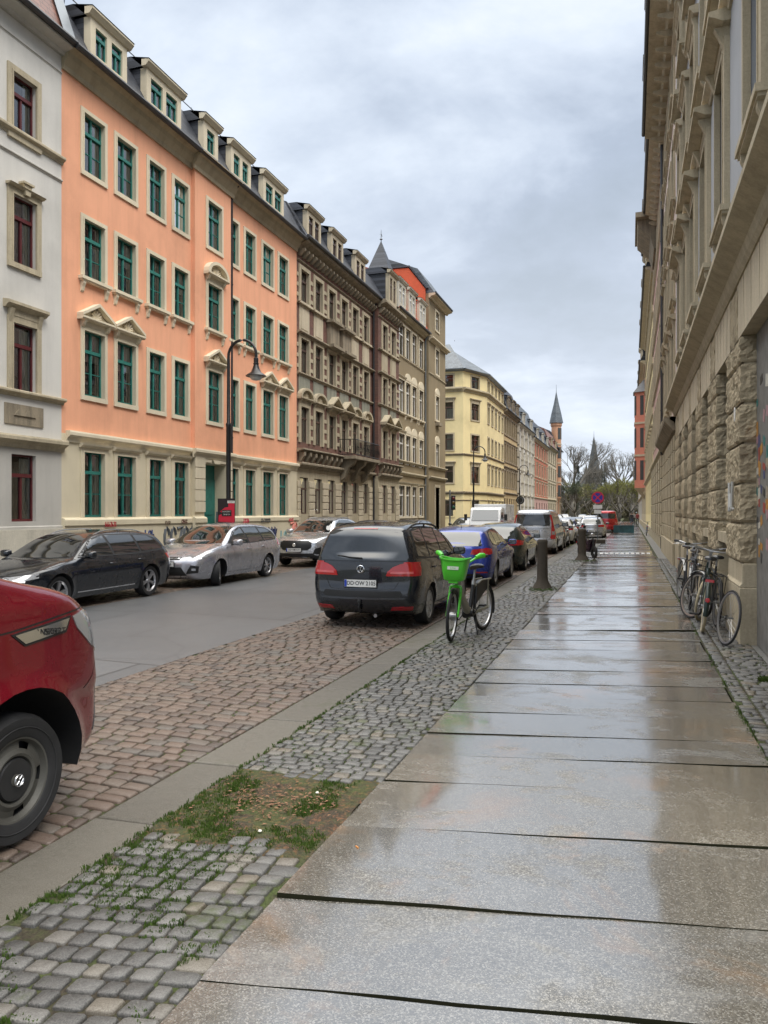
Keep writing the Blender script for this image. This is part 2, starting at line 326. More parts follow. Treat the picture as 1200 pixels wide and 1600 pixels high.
# joints bed under setts and cobbles
def sheet(name, x0, x1, y0, y1, z, mat, nx=1, ny=1):
    q = MB(); q.quad((x0, y0, z), (x1, y0, z), (x1, y1, z), (x0, y1, z)); return tagS(q.build(name, mat))
sheet('parking_bed', XR, -3.02, -6, 300, ROAD-.006, M['soil'])
sheet('parking_bed', -12.5, XL, -6, 59, ROAD-.02, M['soil'])
sheet('parking_bed', -12.5, XL, 74, 300, ROAD-.02, M['soil'])
sheet('pavement_bed', SL0, SR0, -6, 300, -.06, M['gapsoil']); sheet('cobble_bed', -2.64, SL0, -6, 300, -.014, M['soil']); sheet('cobble_bed', SR0, 1.7, -6, 300, -.014, M['soil'])
def stones(x0, x1, y0, y1, sx, sy, z, th=.03, jit=.16, gap=.012, skew=0.0, skip=None, tilt=.0, dome=.004, rows_along_x=True, rr=None, inset=.14, clipx=None):
    """rows of separately jittered stones with rounded shoulders; returns verts, faces, rnd"""
    rr = rr or R; V = []; Fc = []; RN = []
    y = y0; row = 0
    while y < y1:
        h = sy * rr.uniform(.88, 1.12); x = x0 - sx * rr.random() * .7
        wob = [rr.uniform(-.1, .1) * h for _ in range(2)]
        while x < x1:
            ww = sx * rr.uniform(.78, 1.28); a, b = max(x, x0), min(x + ww, x1)
            if x1 - b < sx * .35: b = x1
            if b - a < sx * .33: x = b if b > x else x + ww; x = max(x, a + 1e-3); continue
            cxm, cym = (a+b)/2, y + h/2 + skew * ((a+b)/2 - x0)
            if not (skip and skip(cxm, cym)):
                hw, hh = (b-a)/2 - gap, h/2 - gap
                if hw > .02 and hh > .02:
                    j = lambda s: rr.uniform(-jit, jit) * s * .5
                    cor = [(-hw + j(hw), -hh + j(hh)), (hw + j(hw), -hh + j(hh)), (hw + j(hw), hh + j(hh)), (-hw + j(hw), hh + j(hh))]
                    ring = []
                    for k in range(4):
                        p, q, o = cor[k], cor[(k+1) % 4], cor[k-1]; c_ = rr.uniform(.07, .17)
                        ring.append((p[0] + (o[0]-p[0])*c_, p[1] + (o[1]-p[1])*c_)); ring.append((p[0] + (q[0]-p[0])*c_, p[1] + (q[1]-p[1])*c_))
                    zz_ = z + rr.uniform(-.004, .004); tx, ty = rr.uniform(-tilt, tilt), rr.uniform(-tilt, tilt); b0 = len(V); r_ = rr.random()
                    sk = lambda px_: skew * px_
                    for s_, dz in ((1.0, -th), (1.0, -.008), (1 - inset*.45, -.002), (1 - inset, .001)):
                        for p in ring: V.append((cxm + p[0]*s_, cym + p[1]*s_ + sk(p[0]), zz_ + dz + tx*p[0] + ty*p[1]))
                    V.append((cxm, cym, zz_ + dome)); RN.extend([r_] * 33)
                    for L in range(3):
                        for k in range(8): Fc.append((b0+L*8+k, b0+L*8+(k+1) % 8, b0+(L+1)*8+(k+1) % 8, b0+(L+1)*8+k))
                    for k in range(8): Fc.append((b0+24+k, b0+24+(k+1) % 8, b0+32))
            x = b if b > x else x + ww
        y += h; row += 1
    return V, Fc, RN
def stone_obj(name, sets, mat):
    V, Fc, RN = [], [], []
    for v, f, r in sets:
        b = len(V); V += v; Fc += [tuple(i + b for i in q) for q in f]; RN += r
    me = bpy.data.meshes.new(name); me.from_pydata(V, [], Fc); me.materials.append(mat); me.polygons.foreach_set('use_smooth', [True]*len(Fc)); set_rnd(me, RN); me.update()
    return tagS(obj_from(name, me))
SLAB_L, SLAB_R = -1.57, 0.90
def in_dirt(x, y): return (3.66 + .06*sin(x*9) < y < 4.72 + .05*sin(x*7)) and x < -1.45
def gappy(x, y):
    if in_dirt(x, y): return True
    return y < 3.6 and x < -2.1 and R.random() < .06
stone_obj('cobblestone_strip', [
    stones(-2.62, SLAB_L+.004, .3, 3.68, .108, .104, .002, skip=gappy, tilt=.03, jit=.22, gap=.0075, inset=.12, dome=.001, skew=.14),
    stones(-2.62, SLAB_L+.004, 4.60, 16, .105, .088, .002, skip=in_dirt, tilt=.05, jit=.22, gap=.0065, inset=.12, dome=.001),
    stones(-2.62, SLAB_L+.004, 16, 60, .13, .12, .002, tilt=.06, jit=.2, gap=.012),
    stones(SLAB_R+.015, 1.06, 1.5, 30, .15, .085, .0, tilt=.06, jit=.2, gap=.009),
    stones(1.06, 1.50, 1.5, 30, .16, .11, .0, tilt=.07, jit=.25, gap=.010)], M['cobble'])
stone_obj('sett_parking_strip', [stones(XR+.0, -3.06, -1.0, 12.5, .17, .118, ROAD+.008, tilt=.03, jit=.14, gap=.0085, inset=.12, dome=.004, skew=-.05),
    stones(XR, -3.06, 12.5, 40, .24, .2, ROAD+.008, tilt=.03, jit=.14, gap=.012),
    stones(-12.4, XL, 6, 40, .24, .2, ROAD+.008, tilt=.03, jit=.14, gap=.012)], M['sett'])
# kerbstones: long flat granite stones
def kerb_set(x0, x1, y0, y1, z, L=(.9, 1.5), th=.16, gap=.006):
    V, Fc, RN = [], [], []; y = y0
    while y < y1:
        l = R.uniform(*L); a, b, r_, dz = y+gap, y+l-gap, R.random(), R.uniform(-.004, .004); b0 = len(V); e = .018
        for (i, zt) in ((0, -th), (0, -e), (e*.4, -e*.3), (e, 0)):
            for (px_, py_) in ((x0+i, a+i), (x1-i, a+i), (x1-i, b-i), (x0+i, b-i)): V.append((px_, py_, z+zt+dz))
        for q in range(3):
            for k in range(4): Fc.append((b0+q*4+k, b0+q*4+(k+1) % 4, b0+q*4+4+(k+1) % 4, b0+q*4+4+k))
        Fc.append((b0+12, b0+13, b0+14, b0+15)); RN += [r_]*16; y += l
    return V, Fc, RN
k = stone_obj('kerb', [kerb_set(-3.06, -2.63, -3, 90, -.012, (1.0, 1.4)), kerb_set(-12.7, -12.45, 4, 59, ROAD+.09), kerb_set(-12.7, -12.45, 74, 200, ROAD+.09)], M['kerb'])
for p in k.data.polygons: p.use_smooth = False
# big granite slabs, laid slightly askew
def slab_set():
    V, Fc, RN = [], [], []
    ys_ = [-1.2, -.5, .2, .95, 1.72, 2.53, 3.2, 4.04, 4.80, 5.38, 5.95, 6.62]
    while ys_[-1] < 150: ys_.append(ys_[-1] + R.uniform(.55, .92) * (1 if ys_[-1] < 60 else 2))
    for i, (a, b) in enumerate(zip(ys_, ys_[1:])):
        nx, ny = 10, 4; b0 = len(V); r_ = R.random(); sk = .138 + R.uniform(-.008, .008); g_ = R.choice([.0045, .006, .009]) if a < 9 else .012
        z0 = R.uniform(-.004, .003); tx, ty = R.uniform(-.006, .006), R.uniform(-.010, .010); e = .0; xl = SLAB_L + R.uniform(-.012, .015); xr = SLAB_R + R.uniform(-.02, .01)
        ph = R.random()*9
        us = [0, .004, .010] + [j/nx for j in range(1, nx)] + [.990, .996, 1]; vs = [0, .013, .03] + [j/ny for j in range(1, ny)] + [.97, .987, 1]
        for jv, v_ in enumerate(vs):
            for ju, u_ in enumerate(us):
                x = xl + (xr-xl)*u_; y = a+g_ + (b-a-2*g_)*v_ + sk*(x-xl) + .004*sin(x*7+ph)*(1 if v_ in (0, 1) else 0)
                edge = ju in (0, len(us)-1) or jv in (0, len(vs)-1)
                z = z0 + tx*(x+.3) + ty*(y-(a+b)/2-sk*(x-xl)) + .0025*noise.noise(Vector((x*2.2, y*2.2, i*3.1))) - (e if edge else 0)
                V.append((x, y, z)); RN.append(r_)
        nu, nv = len(us), len(vs)
        for jv in range(nv-1):
            for ju in range(nu-1): q = b0+jv*nu+ju; Fc.append((q, q+1, q+nu+1, q+nu))
        # skirts
        rim = [b0+k_ for k_ in range(nu)] + [b0+jv*nu+nu-1 for jv in range(1, nv)] + [b0+(nv-1)*nu+k_ for k_ in range(nu-2, -1, -1)] + [b0+jv*nu for jv in range(nv-2, 0, -1)]
        b1 = len(V)
        m_ = len(rim)
        for dz in (0, .07):
            for q in rim: x, y, z = V[q]; V.append((x, y, z-dz)); RN.append(r_)
        for k_ in range(m_): Fc.append((b1+k_, b1+m_+k_, b1+m_+(k_+1) % m_, b1+(k_+1) % m_))
    return V, Fc, RN
so_ = stone_obj('granite_slab_pavement', [slab_set()], M['slab']); so_.data.materials.append(M['gapsoil'])
for p_ in so_.data.polygons:
    if abs(p_.normal.z) < .75: p_.material_index = 1; p_.use_smooth = False
# far-side pavement and the pavements beyond
sheet('far_pavement', -14.5, -12.7, 4, 59, ROAD+.09, M['farpave']); sheet('far_pavement', -14.5, -12.7, 74, 300, ROAD+.09, M['farpave'])
sheet('pavement_ahead', 1.0, 1.46, 30, 150, .001, M['farpave']); sheet('pavement_ahead', -2.62, -1.56, 60, 150, .001, M['farpave'])
sheet('near_pavement', 1.5, 12, -6, 300, -.01, M['farpave'])
# strip of metal grating and white studs across the pavement
q = MB(); q.box(-1.6, .95, 30.6, 30.95, .0, .012); tag(q.build('drain_cover', m_plain('rusty_steel', (.12, .08, .05), .6)), 'brown steel drain cover strip laid across the slab pavement', 'drain cover')
sm = m_plain('white_marking', (.75, .75, .73), .5)
q = MB()
for i in range(11):
    q.box(-1.45 + i*.21, -1.45 + i*.21 + .13, 33.2, 33.9, .004, .02)
tag(q.build('crossing_marking', sm), kind='structure')
# bare patch with soil and grass between the cobbles
q = MB(); nx, ny = 40, 40
for j in range(ny+1):
    for i in range(nx+1):
        x = -2.63 + (SLAB_L-.01+2.63)*i/nx; y = 3.56 + 1.28*j/ny
        q.v.append((x, y, -.006 + .016*noise.noise(Vector((x*5, y*5, 1))) + .008*noise.noise(Vector((x*22, y*22, 2))) - .02*(j in (0, ny))))
for j in range(ny):
    for i in range(nx): a = j*(nx+1)+i; q.f.append((a, a+1, a+nx+2, a+nx+1)); q.m.append(0); q.sm.append(True)
tagS(q.build('bare_earth', M['dirt'], fix=False))
# grass blades, moss tufts
M['grass'] = (lambda n: n.bsdf(n.ramp(n.noise(n.gpos(), 14, 3), [(.3, (.03, .06, .008)), (.6, (.06, .105, .016)), (.8, (.11, .125, .035))]), .6, spec=.3))(N('grass_blade'))
V, Fc = [], []
def tuft(x, y, n_, spread, h, z=0):
    for _ in range(n_):
        a = R.random()*2*pi; r_ = spread*sqrt(R.random()); bx_, by_ = x + r_*cos(a), y + r_*sin(a); t = R.random()*2*pi; hh = h*R.uniform(.5, 1.3); w_ = .0022 + .0012*R.random(); ln = R.uniform(.2, .9)*hh; d = R.random()*2*pi
        b0 = len(V); V.extend([(bx_-w_*cos(t), by_-w_*sin(t), z-.012), (bx_+w_*cos(t), by_+w_*sin(t), z-.012), (bx_+ln*.4*cos(d)+w_*.7*cos(t), by_+ln*.4*sin(d)+w_*.7*sin(t), z+hh*.6), (bx_+ln*cos(d), by_+ln*sin(d), z+hh*.85)])
        Fc.extend([(b0, b0+1, b0+2), (b0, b0+2, b0+3)])
for _ in range(900):                     # in the patch
    x, y = R.uniform(-2.62, -1.56), R.uniform(3.66, 4.7)
    dens = noise.noise(Vector((x*2.3, y*2.3, 4))) + (.35 if (x > -1.95) else 0) + (.30 if y < 3.95 and x < -2.0 else 0) + (.25 if abs(x+2.6) < .08 else 0)
    if dens > .3: tuft(x, y, 18, .035, .010)
for _ in range(3600):                    # joints of the near cobbles
    x, y = R.uniform(-2.62, -1.6), R.uniform(.6, 3.7)
    dens = noise.noise(Vector((x*1.7, y*1.7, 9))) + .5*(-(x+2.05)) + .06
    if dens > .02 and R.random() < .25+dens*2.2: tuft(x, y, 9, .016, .012)
for _ in range(1500):
    x, y = R.uniform(-2.62, -1.56), R.uniform(4.7, 11)
    dens = noise.noise(Vector((x*1.2, y*.8, 19))) + .5*(-(x+2.15)) 
    if dens > .08: tuft(x, y, 6, .014, .009)
for _ in range(500):
    y = R.uniform(2, 14); tuft(-2.635 + R.uniform(-.012, .02), y, 6, .012, .013)
for _ in range(700):
    y = R.uniform(3, 16); x = R.choice([SLAB_R+.01, SLAB_R+.01, 1.44, 1.47]) + R.uniform(-.02, .02)
    if noise.noise(Vector((x*2, y*1.1, 3))) > -.05: tuft(x, y, 7, .02, .016)
tuft(1.33, 8.6, 160, .07, .05)
for _ in range(400):
    a = R.random()*2*pi; r_ = R.uniform(.1, .42); tuft(-1.93+r_*cos(a)*.8, 17.9+r_*sin(a)*1.6, 7, .02, .02); 
for _ in range(250):
    a = R.random()*2*pi; r_ = R.uniform(.1, .55); tuft(-1.75+r_*cos(a), 28.8+r_*sin(a)*1.6, 7, .03, .02)
me = bpy.data.meshes.new('grass'); me.from_pydata(V, [], Fc); me.materials.append(M['grass']); me.update()
tag(obj_from('grass', me), 'short green grass and moss in the joints and on the bare soil patch', 'grass', kind='stuff')
# fallen leaves and twigs on the bare soil
V, Fc = [], []
for _ in range(330):
    x, y = R.gauss(-2.12, .22), R.gauss(4.28, .17)
    if not (-2.58 < x < -1.6 and 3.7 < y < 4.68): continue
    a = R.random()*pi*2; l = R.uniform(.006, .02); w_ = l*R.uniform(.25, .6); z = R.uniform(.003, .016); b0 = len(V)
    for (u, v_, dz) in ((-l, 0, 0), (0, -w_, .004), (l, 0, .001), (0, w_, .004)): V.append((x+u*cos(a)-v_*sin(a), y+u*sin(a)+v_*cos(a), z+dz))
    Fc.append((b0, b0+1, b0+2, b0+3))
me = bpy.data.meshes.new('leaf_litter'); me.from_pydata(V, [], Fc); me.materials.append(m_plain('dead_leaf', (.17, .085, .045), .7, var=.6, sc=30)); me.update()
tag(obj_from('leaf_litter', me), 'scattered brown dead leaves on the bare soil patch', 'leaves', kind='stuff')
for (x, y, nm, lb, cl) in ((-1.38, 3.77, 'cigarette_butt', 'orange cigarette butt lying at a slab joint beside the bare soil', (.55, .22, .05)), (-1.98, 3.82, 'pebble', 'small white pebble on the near edge of the bare soil patch', (.6, .58, .52)), (-1.9, 4.45, 'pebble', 'pale flat pebble on the far edge of the bare soil patch', (.6, .57, .5))):
    q = MB()
    if nm == 'cigarette_butt': q.tube([(-.012, 0, .008), (.0, 0.001, .009), (.014, 0, .008)], [.0038, .004, .0036], 8)
    elif nm == 'pebble': q.lathe([(.001, 0), (.009, .003), (.012, .008), (.008, .014), (.001, .016)], n=9)
    else: q.add([(-.03, 0, .004), (-.01, -.012, .006), (.02, -.01, .004), (.035, 0, .007), (.015, .012, .004), (-.012, .011, .006)], [(0, 1, 2, 3, 4, 5)])
    o = q.build(nm, m_plain(nm + '_surface', cl, .5)); o.location = (x, y, .0); o.rotation_euler.z = R.random()*3; tag(o, lb, nm.split('_')[-1])
# ================================================================ buildings
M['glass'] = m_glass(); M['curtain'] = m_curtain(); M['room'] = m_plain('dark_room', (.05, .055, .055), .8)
M['slate'] = m_slate('slate_roof'); M['slate2'] = m_slate('grey_roof', (.075, .088, .10)); M['redroof'] = m_slate('red_tile_roof', (.42, .085, .035)); M['oldred'] = m_slate('old_red_tile', (.16, .075, .055))
M['zinc'] = m_plain('zinc_sheet', (.20, .22, .24), .4, .5); M['gutter'] = m_plain('dark_gutter', (.035, .035, .038), .45, .2)
M['orange'] = m_plaster('orange_plaster', (.82, .405, .25), .24); M['cream'] = m_plaster('cream_stone_paint', (.66, .585, .43), .12)
M['creamtrim'] = m_plaster('cream_trim', (.68, .60, .45), .22); M['creamdirty'] = m_plaster('weathered_cornice', (.42, .36, .25), .5)
M['white'] = m_plaster('white_plaster', (.62, .60, .56), .18); M['greyplaster'] = m_plaster('light_grey_plaster', (.50, .48, .44), .2)
M['sand'] = m_stone('sandstone', (.47, .405, .29), .35); M['sanddark'] = m_stone('sooty_sandstone', (.31, .26, .19), .7)
M['sandrough'] = m_stone('rough_sandstone', (.46, .385, .265), .55, bump=1.0); M['sandlite'] = m_stone('clean_sandstone', (.55, .475, .35), .25)
M['palestone'] = m_stone('pale_block', (.58, .54, .45), .2)
M['taupe'] = m_plaster('taupe_plaster', (.27, .215, .135), .2); M['yellow'] = m_plaster('yellow_plaster', (.76, .64, .36), .08); M['beige'] = m_plaster('beige_plaster', (.50, .385, .215), .25)
M['pink'] = m_plaster('pink_plaster', (.52, .33, .29), .15); M['red'] = m_plaster('red_brick_plaster', (.45, .16, .10), .3); M['salmon'] = m_plaster('salmon_plaster', (.62, .24, .17), .2)
M['bluegrey'] = m_plaster('blue_grey_plaster', (.37, .385, .41), .15); M['brickorange'] = m_plaster('orange_clinker', (.52, .29, .18), .25)
M['teal'] = m_plain('teal_window_paint', (.028, .18, .15), .4, var=.2); M['maroon'] = m_plain('maroon_window_paint', (.10, .018, .02), .4, var=.2)
M['brownwin'] = m_plain('brown_window_paint', (.085, .05, .04), .45); M['whitewin'] = m_plain('white_window_paint', (.72, .71, .68), .4); M['darkwood'] = m_plain('dark_door_wood', (.05, .035, .025), .5)
M['greenstone'] = m_stone('grey_green_stone', (.27, .27, .22), .5)
M['black'] = m_plain('black_paint', (.012, .012, .013), .35); M['darkgrey'] = m_plain('dark_grey_metal', (.05, .05, .052), .5)
def m_brickstrip():
    n = N('dark_red_brick'); br = n.n('ShaderNodeTexBrick'); mp = n.n('ShaderNodeMapping'); tcx = n.n('ShaderNodeTexCoord'); n.l(tcx.outputs['Object'], mp.inputs[0]); mp.inputs['Rotation'].default_value = (pi/2, 0, 0)
    n.l(mp.outputs[0], br.inputs[0]); br.inputs['Scale'].default_value = 4; br.inputs['Brick Width'].default_value = 1.0; br.inputs['Row Height'].default_value = .32; br.inputs['Mortar Size'].default_value = .02
    br.inputs['Color1'].default_value = (.13, .055, .04, 1); br.inputs['Color2'].default_value = (.19, .085, .06, 1); br.inputs['Mortar'].default_value = (.15, .12, .10, 1)
    nz = n.noise(n.gpos(), 1.2, 5); return n.bsdf(n.mix(n.ramp(nz, [(.4, 0), (.7, .6)]), br.outputs['Color'], (.09, .06, .05)), .85, 0, n.bump(br.outputs['Fac'], -.4, .01))
M['brick'] = m_brickstrip()
def m_blotch():
    n = N('pink_white_stone'); v = n.gpos((1, 1, 1)); vo = n.n('ShaderNodeTexBrick'); mp = n.n('ShaderNodeMapping'); tcx = n.n('ShaderNodeTexCoord'); n.l(tcx.outputs['Object'], mp.inputs[0]); mp.inputs['Rotation'].default_value = (pi/2, 0, 0)
    n.l(mp.outputs[0], vo.inputs[0]); vo.inputs['Scale'].default_value = 1.6; vo.inputs['Row Height'].default_value = .3; vo.inputs['Brick Width'].default_value = .8; vo.inputs['Mortar Size'].default_value = .012
    vo.inputs['Color1'].default_value = (.50, .38, .32, 1); vo.inputs['Color2'].default_value = (.60, .52, .46, 1); vo.inputs['Mortar'].default_value = (.35, .26, .22, 1)
    return n.bsdf(vo.outputs['Color'], .85, 0, n.bump(vo.outputs['Fac'], -.3, .01))
M['blotch'] = m_blotch()
def wallmesh(mb, x0, x1, z0, z1, holes, y=0.0, rev=.24, m=0, mr=0, step=None):
    """a wall sheet with real openings and their reveals"""
    xs = sorted(set([x0, x1] + [h[0] for h in holes] + [h[1] for h in holes])); zs = sorted(set([z0, z1] + [h[2] for h in holes] + [h[3] for h in holes]))
    xs = [a for a in xs if x0 <= a <= x1]; zs = [a for a in zs if z0 <= a <= z1]
    for i in range(len(xs)-1):
        for j in range(len(zs)-1):
            cx_, cz_ = (xs[i]+xs[i+1])/2, (zs[j]+zs[j+1])/2
            if any(h[0] < cx_ < h[1] and h[2] < cz_ < h[3] for h in holes): continue
            mb.quad((xs[i], y, zs[j]), (xs[i+1], y, zs[j]), (xs[i+1], y, zs[j+1]), (xs[i], y, zs[j+1]), m)
    for a, b, c, d in holes:
        q = y + rev
        mb.quad((a, y, c), (a, q, c), (a, q, d), (a, y, d), mr); mb.quad((b, q, c), (b, y, c), (b, y, d), (b, q, d), mr)
        mb.quad((a, y, d), (a, q, d), (b, q, d), (b, y, d), mr); mb.quad((a, q, c), (a, y, c), (b, y, c), (b, q, c), mr)
_mc = {}
def cmesh(key, fn, mats):
    if key not in _mc:
        mb = MB(); fn(mb); o = mb.build(key[0], mats); _mc[key] = o.data; bpy.data.objects.remove(o)
    return _mc[key]
def put(name, key, fn, mats, parent, loc):
    o = bpy.data.objects.new(name, cmesh(key, fn, mats)); link(o, parent); o.location = loc; return o
def joinery(mb, w_, h_, style, y=.10):
    fw = .042; t = .06
    mb.box(-w_/2, -w_/2+fw, y, y+t, 0, h_); mb.box(w_/2-fw, w_/2, y, y+t, 0, h_); mb.box(-w_/2+fw, w_/2-fw, y, y+t, 0, fw+.02); mb.box(-w_/2+fw, w_/2-fw, y, y+t, h_-fw, h_)
    tr = h_*.69 if style != 'plain' else 0
    if tr: mb.box(-w_/2+fw, w_/2-fw, y-.035, y+t-.002, tr-.045, tr+.045)
    if style == 'triple':
        for x in (-w_/6, w_/6): mb.box(x-.04, x+.04, y-.01, y+t-.004, fw, h_-fw)
        return
    top = h_-fw if style == 'cross' else (tr-.045 if tr else h_-fw)
    mb.box(-.026, .026, y-.012, y+t-.004, fw+.02, top)
    if style == 'cross':
        for s_ in (-1, 1):
            mb.box(s_*w_*.25-w_*.2, s_*w_*.25+w_*.2, y+.01, y+t-.01, h_*.36-.012, h_*.36+.012)
def pane(mb, w_, h_, var, y=.13):
    mb.quad((-w_/2+.03, y, .03), (w_/2-.03, y, .03), (w_/2-.03, y, h_-.03), (-w_/2+.03, y, h_-.03), 0)
    D = y + .35; a, b = -w_/2-.02, w_/2+.02
    mb.quad((a, D, 0), (b, D, 0), (b, D, h_), (a, D, h_), 2)
    mb.quad((a, y+.03, 0), (a, D, 0), (a, D, h_), (a, y+.03, h_), 2); mb.quad((b, y+.03, 0), (b, D, 0), (b, D, h_), (b, y+.03, h_), 2); mb.quad((a, y+.03, h_), (b, y+.03, h_), (b, D, h_), (a, D, h_), 2)
    cy = y + .06
    def cur(x0, x1, z0, z1):
        n_ = max(3, int((x1-x0)/.035)); 
        for i in range(n_):
            u0, u1 = x0+(x1-x0)*i/n_, x0+(x1-x0)*(i+1)/n_; mb.quad((u0, cy+.018*(i % 2), z0), (u1, cy+.018*((i+1) % 2), z0), (u1, cy+.018*((i+1) % 2), z1), (u0, cy+.018*(i % 2), z1), 1)
    if var == 1: cur(-w_/2, -w_*.2, .02, h_); cur(w_*.2, w_/2, .02, h_)
    elif var == 2: cur(-w_/2, w_/2, .05, h_*.62)
    elif var == 3: cur(w_*.05, w_/2, .02, h_*.95)
    elif var == 4: cur(-w_/2, w_/2, h_*.55, h_)
def surround(mb, w_, h_, sw=.13, pr=.04, sill='thin', head=None, m=0, top=True):
    x = w_/2
    mb.box(-x-sw, -x, -pr, .01, 0, h_+sw); mb.box(x, x+sw, -pr, .01, 0, h_+sw); mb.box(-x, x, -pr, .01, h_, h_+sw)
    # inner bead
    mb.box(-x-.03, -x+.012, -pr-.015, .0, .0, h_+.03); mb.box(x-.012, x+.03, -pr-.015, .0, .0, h_+.03); mb.box(-x+.012, x-.012, -pr-.015, 0, h_-.012, h_+.03)
    if sill == 'thin': mb.box(-x-sw, x+sw, -pr-.012, .16, -.13, 0)
    elif sill in ('bracket', 'heavy'):
        d = .15 if sill == 'bracket' else .25; hh = .09 if sill == 'bracket' else .13
        mb.box(-x-sw-.08, x+sw+.08, -d, .16, -hh, 0); mb.box(-x-sw-.05, x+sw+.05, -d*.8, .0, -hh-.04, -hh)
        for s_ in (-1, 1):
            cx_ = s_*(x+sw*.5)
            mb.prism([(0, -hh-.04), (-d*.72, -hh-.04), (-d*.7, -hh-.11), (-d*.45, -hh-.19), (-d*.3, -hh-.30), (0, -hh-.34)], cx_-.055, cx_+.055)
    z = h_ + sw
    if head == 'cap': mb.prism([(0, z), (-pr-.03, z), (-pr-.10, z+.06), (-pr-.12, z+.11), (0, z+.13)], -x-sw-.06, x+sw+.06)
    elif head in ('cornice', 'bigcornice'):
        d = .20 if head == 'cornice' else .31
        mb.box(-x-sw+.02, x+sw-.02, -pr-.01, 0, z, z+.16); mb.prism([(0, z+.16), (-pr-.03, z+.16), (-d*.8, z+.23), (-d, z+.25), (-d, z+.32), (0, z+.36)], -x-sw-.12, x+sw+.12)
        for s_ in (-1, 1): mb.prism([(0, z+.16), (-d*.7, z+.16), (-d*.5, z+.04), (-pr, z-.16), (0, z-.16)], s_*(x+sw*.5)-.06, s_*(x+sw*.5)+.06)
    elif head in ('pediment', 'arch', 'bigpediment'):
        big = head == 'bigpediment'; d = .22 if not big else .4; e = x+sw+.13; b0 = z+.13; rise = .46 if not big else .55
        mb.box(-x-sw+.02, x+sw-.02, -pr-.01, 0, z, b0)
        for s_ in (-1, 1): mb.prism([(0, b0), (-d*.8, b0), (-d*.5, b0-.12), (-pr, b0-.18), (0, b0-.18)], s_*(x+sw*.55)-.05, s_*(x+sw*.55)+.05)
        mb.prism([(0, b0), (-d*.8, b0), (-d, b0+.04), (-d, b0+.09), (0, b0+.10)], -e, e)
        if head != 'arch':
            for s_ in (-1, 1):
                mb.add([(s_*e, -d, b0+.092), (s_*e, -d, b0+.17), (0, -d, b0+rise+.09), (0, -d, b0+rise), (s_*e, 0, b0+.092), (s_*e, 0, b0+.17), (0, 0, b0+rise+.09), (0, 0, b0+rise)], [(0, 1, 2, 3), (4, 7, 6, 5), (1, 5, 6, 2), (0, 3, 7, 4), (0, 4, 5, 1)])
            mb.add([(-e+.1, -.05, b0+.092), (e-.1, -.05, b0+.092), (0, -.05, b0+rise-.02)], [(0, 1, 2)])
            for k in range(7):       # carved fan in the gable
                a = pi*(k+.5)/7; l = .20*(.6+.5*sin(a)); mb.tube([(0, -.06, b0+.13), (l*cos(a)*1.3, -.10, b0+.13+l*sin(a))], [.018, .032], 5)
        else:
            n_ = 10; pts = [(e*cos(pi*k/n_), b0+.092+(rise)*sin(pi*k/n_)) for k in range(n_+1)]; inn = [(.8*e*cos(pi*k/n_), b0+.092+(rise*.76)*sin(pi*k/n_)) for k in range(n_+1)]
            for k in range(n_): a, b, c, q = pts[k], pts[k+1], inn[k+1], inn[k]; mb.add([(a[0], -d, a[1]), (b[0], -d, b[1]), (c[0], -d, c[1]), (q[0], -d, q[1]), (a[0], 0, a[1]), (b[0], 0, b[1]), (c[0], 0, c[1]), (q[0], 0, q[1])], [(0, 1, 2, 3), (0, 4, 5, 1), (3, 2, 6, 7)])
            mb.add([(p[0], -.05, p[1]) for p in inn], [tuple(range(len(inn)))])
            for k in range(7):
                a = pi*(k+.5)/7; l = .2; mb.tube([(0, -.06, b0+.13), (l*cos(a)*1.3, -.10, b0+.13+l*sin(a))], [.018, .032], 5)
    elif head == 'keystone':
        mb.prism([(0, z), (-pr-.05, z), (-pr-.12, z+.05), (0, z+.07)], -x-sw-.04, x+sw+.04); mb.poly_xz([(-.07, z-.1), (.07, z-.1), (.12, z+.16), (-.12, z+.16)], -pr-.09, 0); mb.box(-.17, .17, -pr-.13, 0, z+.16, z+.21)
    elif head == 'round':
        n_ = 10; e = x+sw; pts = [(e*cos(pi*k/n_), z+.9*e*sin(pi*k/n_)*.8) for k in range(n_+1)]; mb.poly_xz(pts, -pr-.02, 0)
def window(parent, cx_, z0, w_, h_, jm, jstyle='std', sm=None, sw=.13, pr=.04, sill='thin', head=None, y=0, var=None):
    w_, h_ = round(w_, 2), round(h_, 2)
    o = put('window', ('window', w_, h_, jm, jstyle), lambda b: joinery(b, w_, h_, jstyle), M[jm], parent, (cx_, y, z0))
    var = R.choice([0, 1, 1, 2, 2, 3, 4, 4]) if var is None else var  # frequent curtains pale the panes in place of sky reflections
    put('pane', ('pane', w_, h_, var), lambda b: pane(b, w_, h_, var), [M['glass'], M['curtain'], M['room']], o, (0, 0, 0))
    if sm: put('surround', ('surround', w_, h_, sm, sw, pr, sill, head), lambda b: surround(b, w_, h_, sw, pr, sill, head), M[sm], o, (0, 0, 0))
    return o
def band(parent, prof, x0, x1, mat, name='cornice', brackets=None, y=0):
    """moulding profile [(out, z)...] run along the wall; optional brackets (spacing, width, depth, z0, z1)"""
    mb = MB(); mb.prism([(y-a, z) for a, z in prof], x0, x1)
    if brackets:
        sp, bw, bd, z0, z1 = brackets; n_ = int((x1-x0)/sp)
        for i in range(n_): cx_ = x0 + (i+.5)*(x1-x0)/n_; mb.prism([(y, z0), (y-bd*.35, z0), (y-bd, z0+(z1-z0)*.6), (y-bd, z1), (y, z1)], cx_-bw/2, cx_+bw/2)
    return mb.build(name, M[mat], parent)
def corn(z, h_, d): return [(0, z), (d*.25, z), (d*.35, z+h_*.3), (d*.8, z+h_*.5), (d, z+h_*.6), (d, z+h_*.85), (d*.9, z+h_), (0, z+h_)]
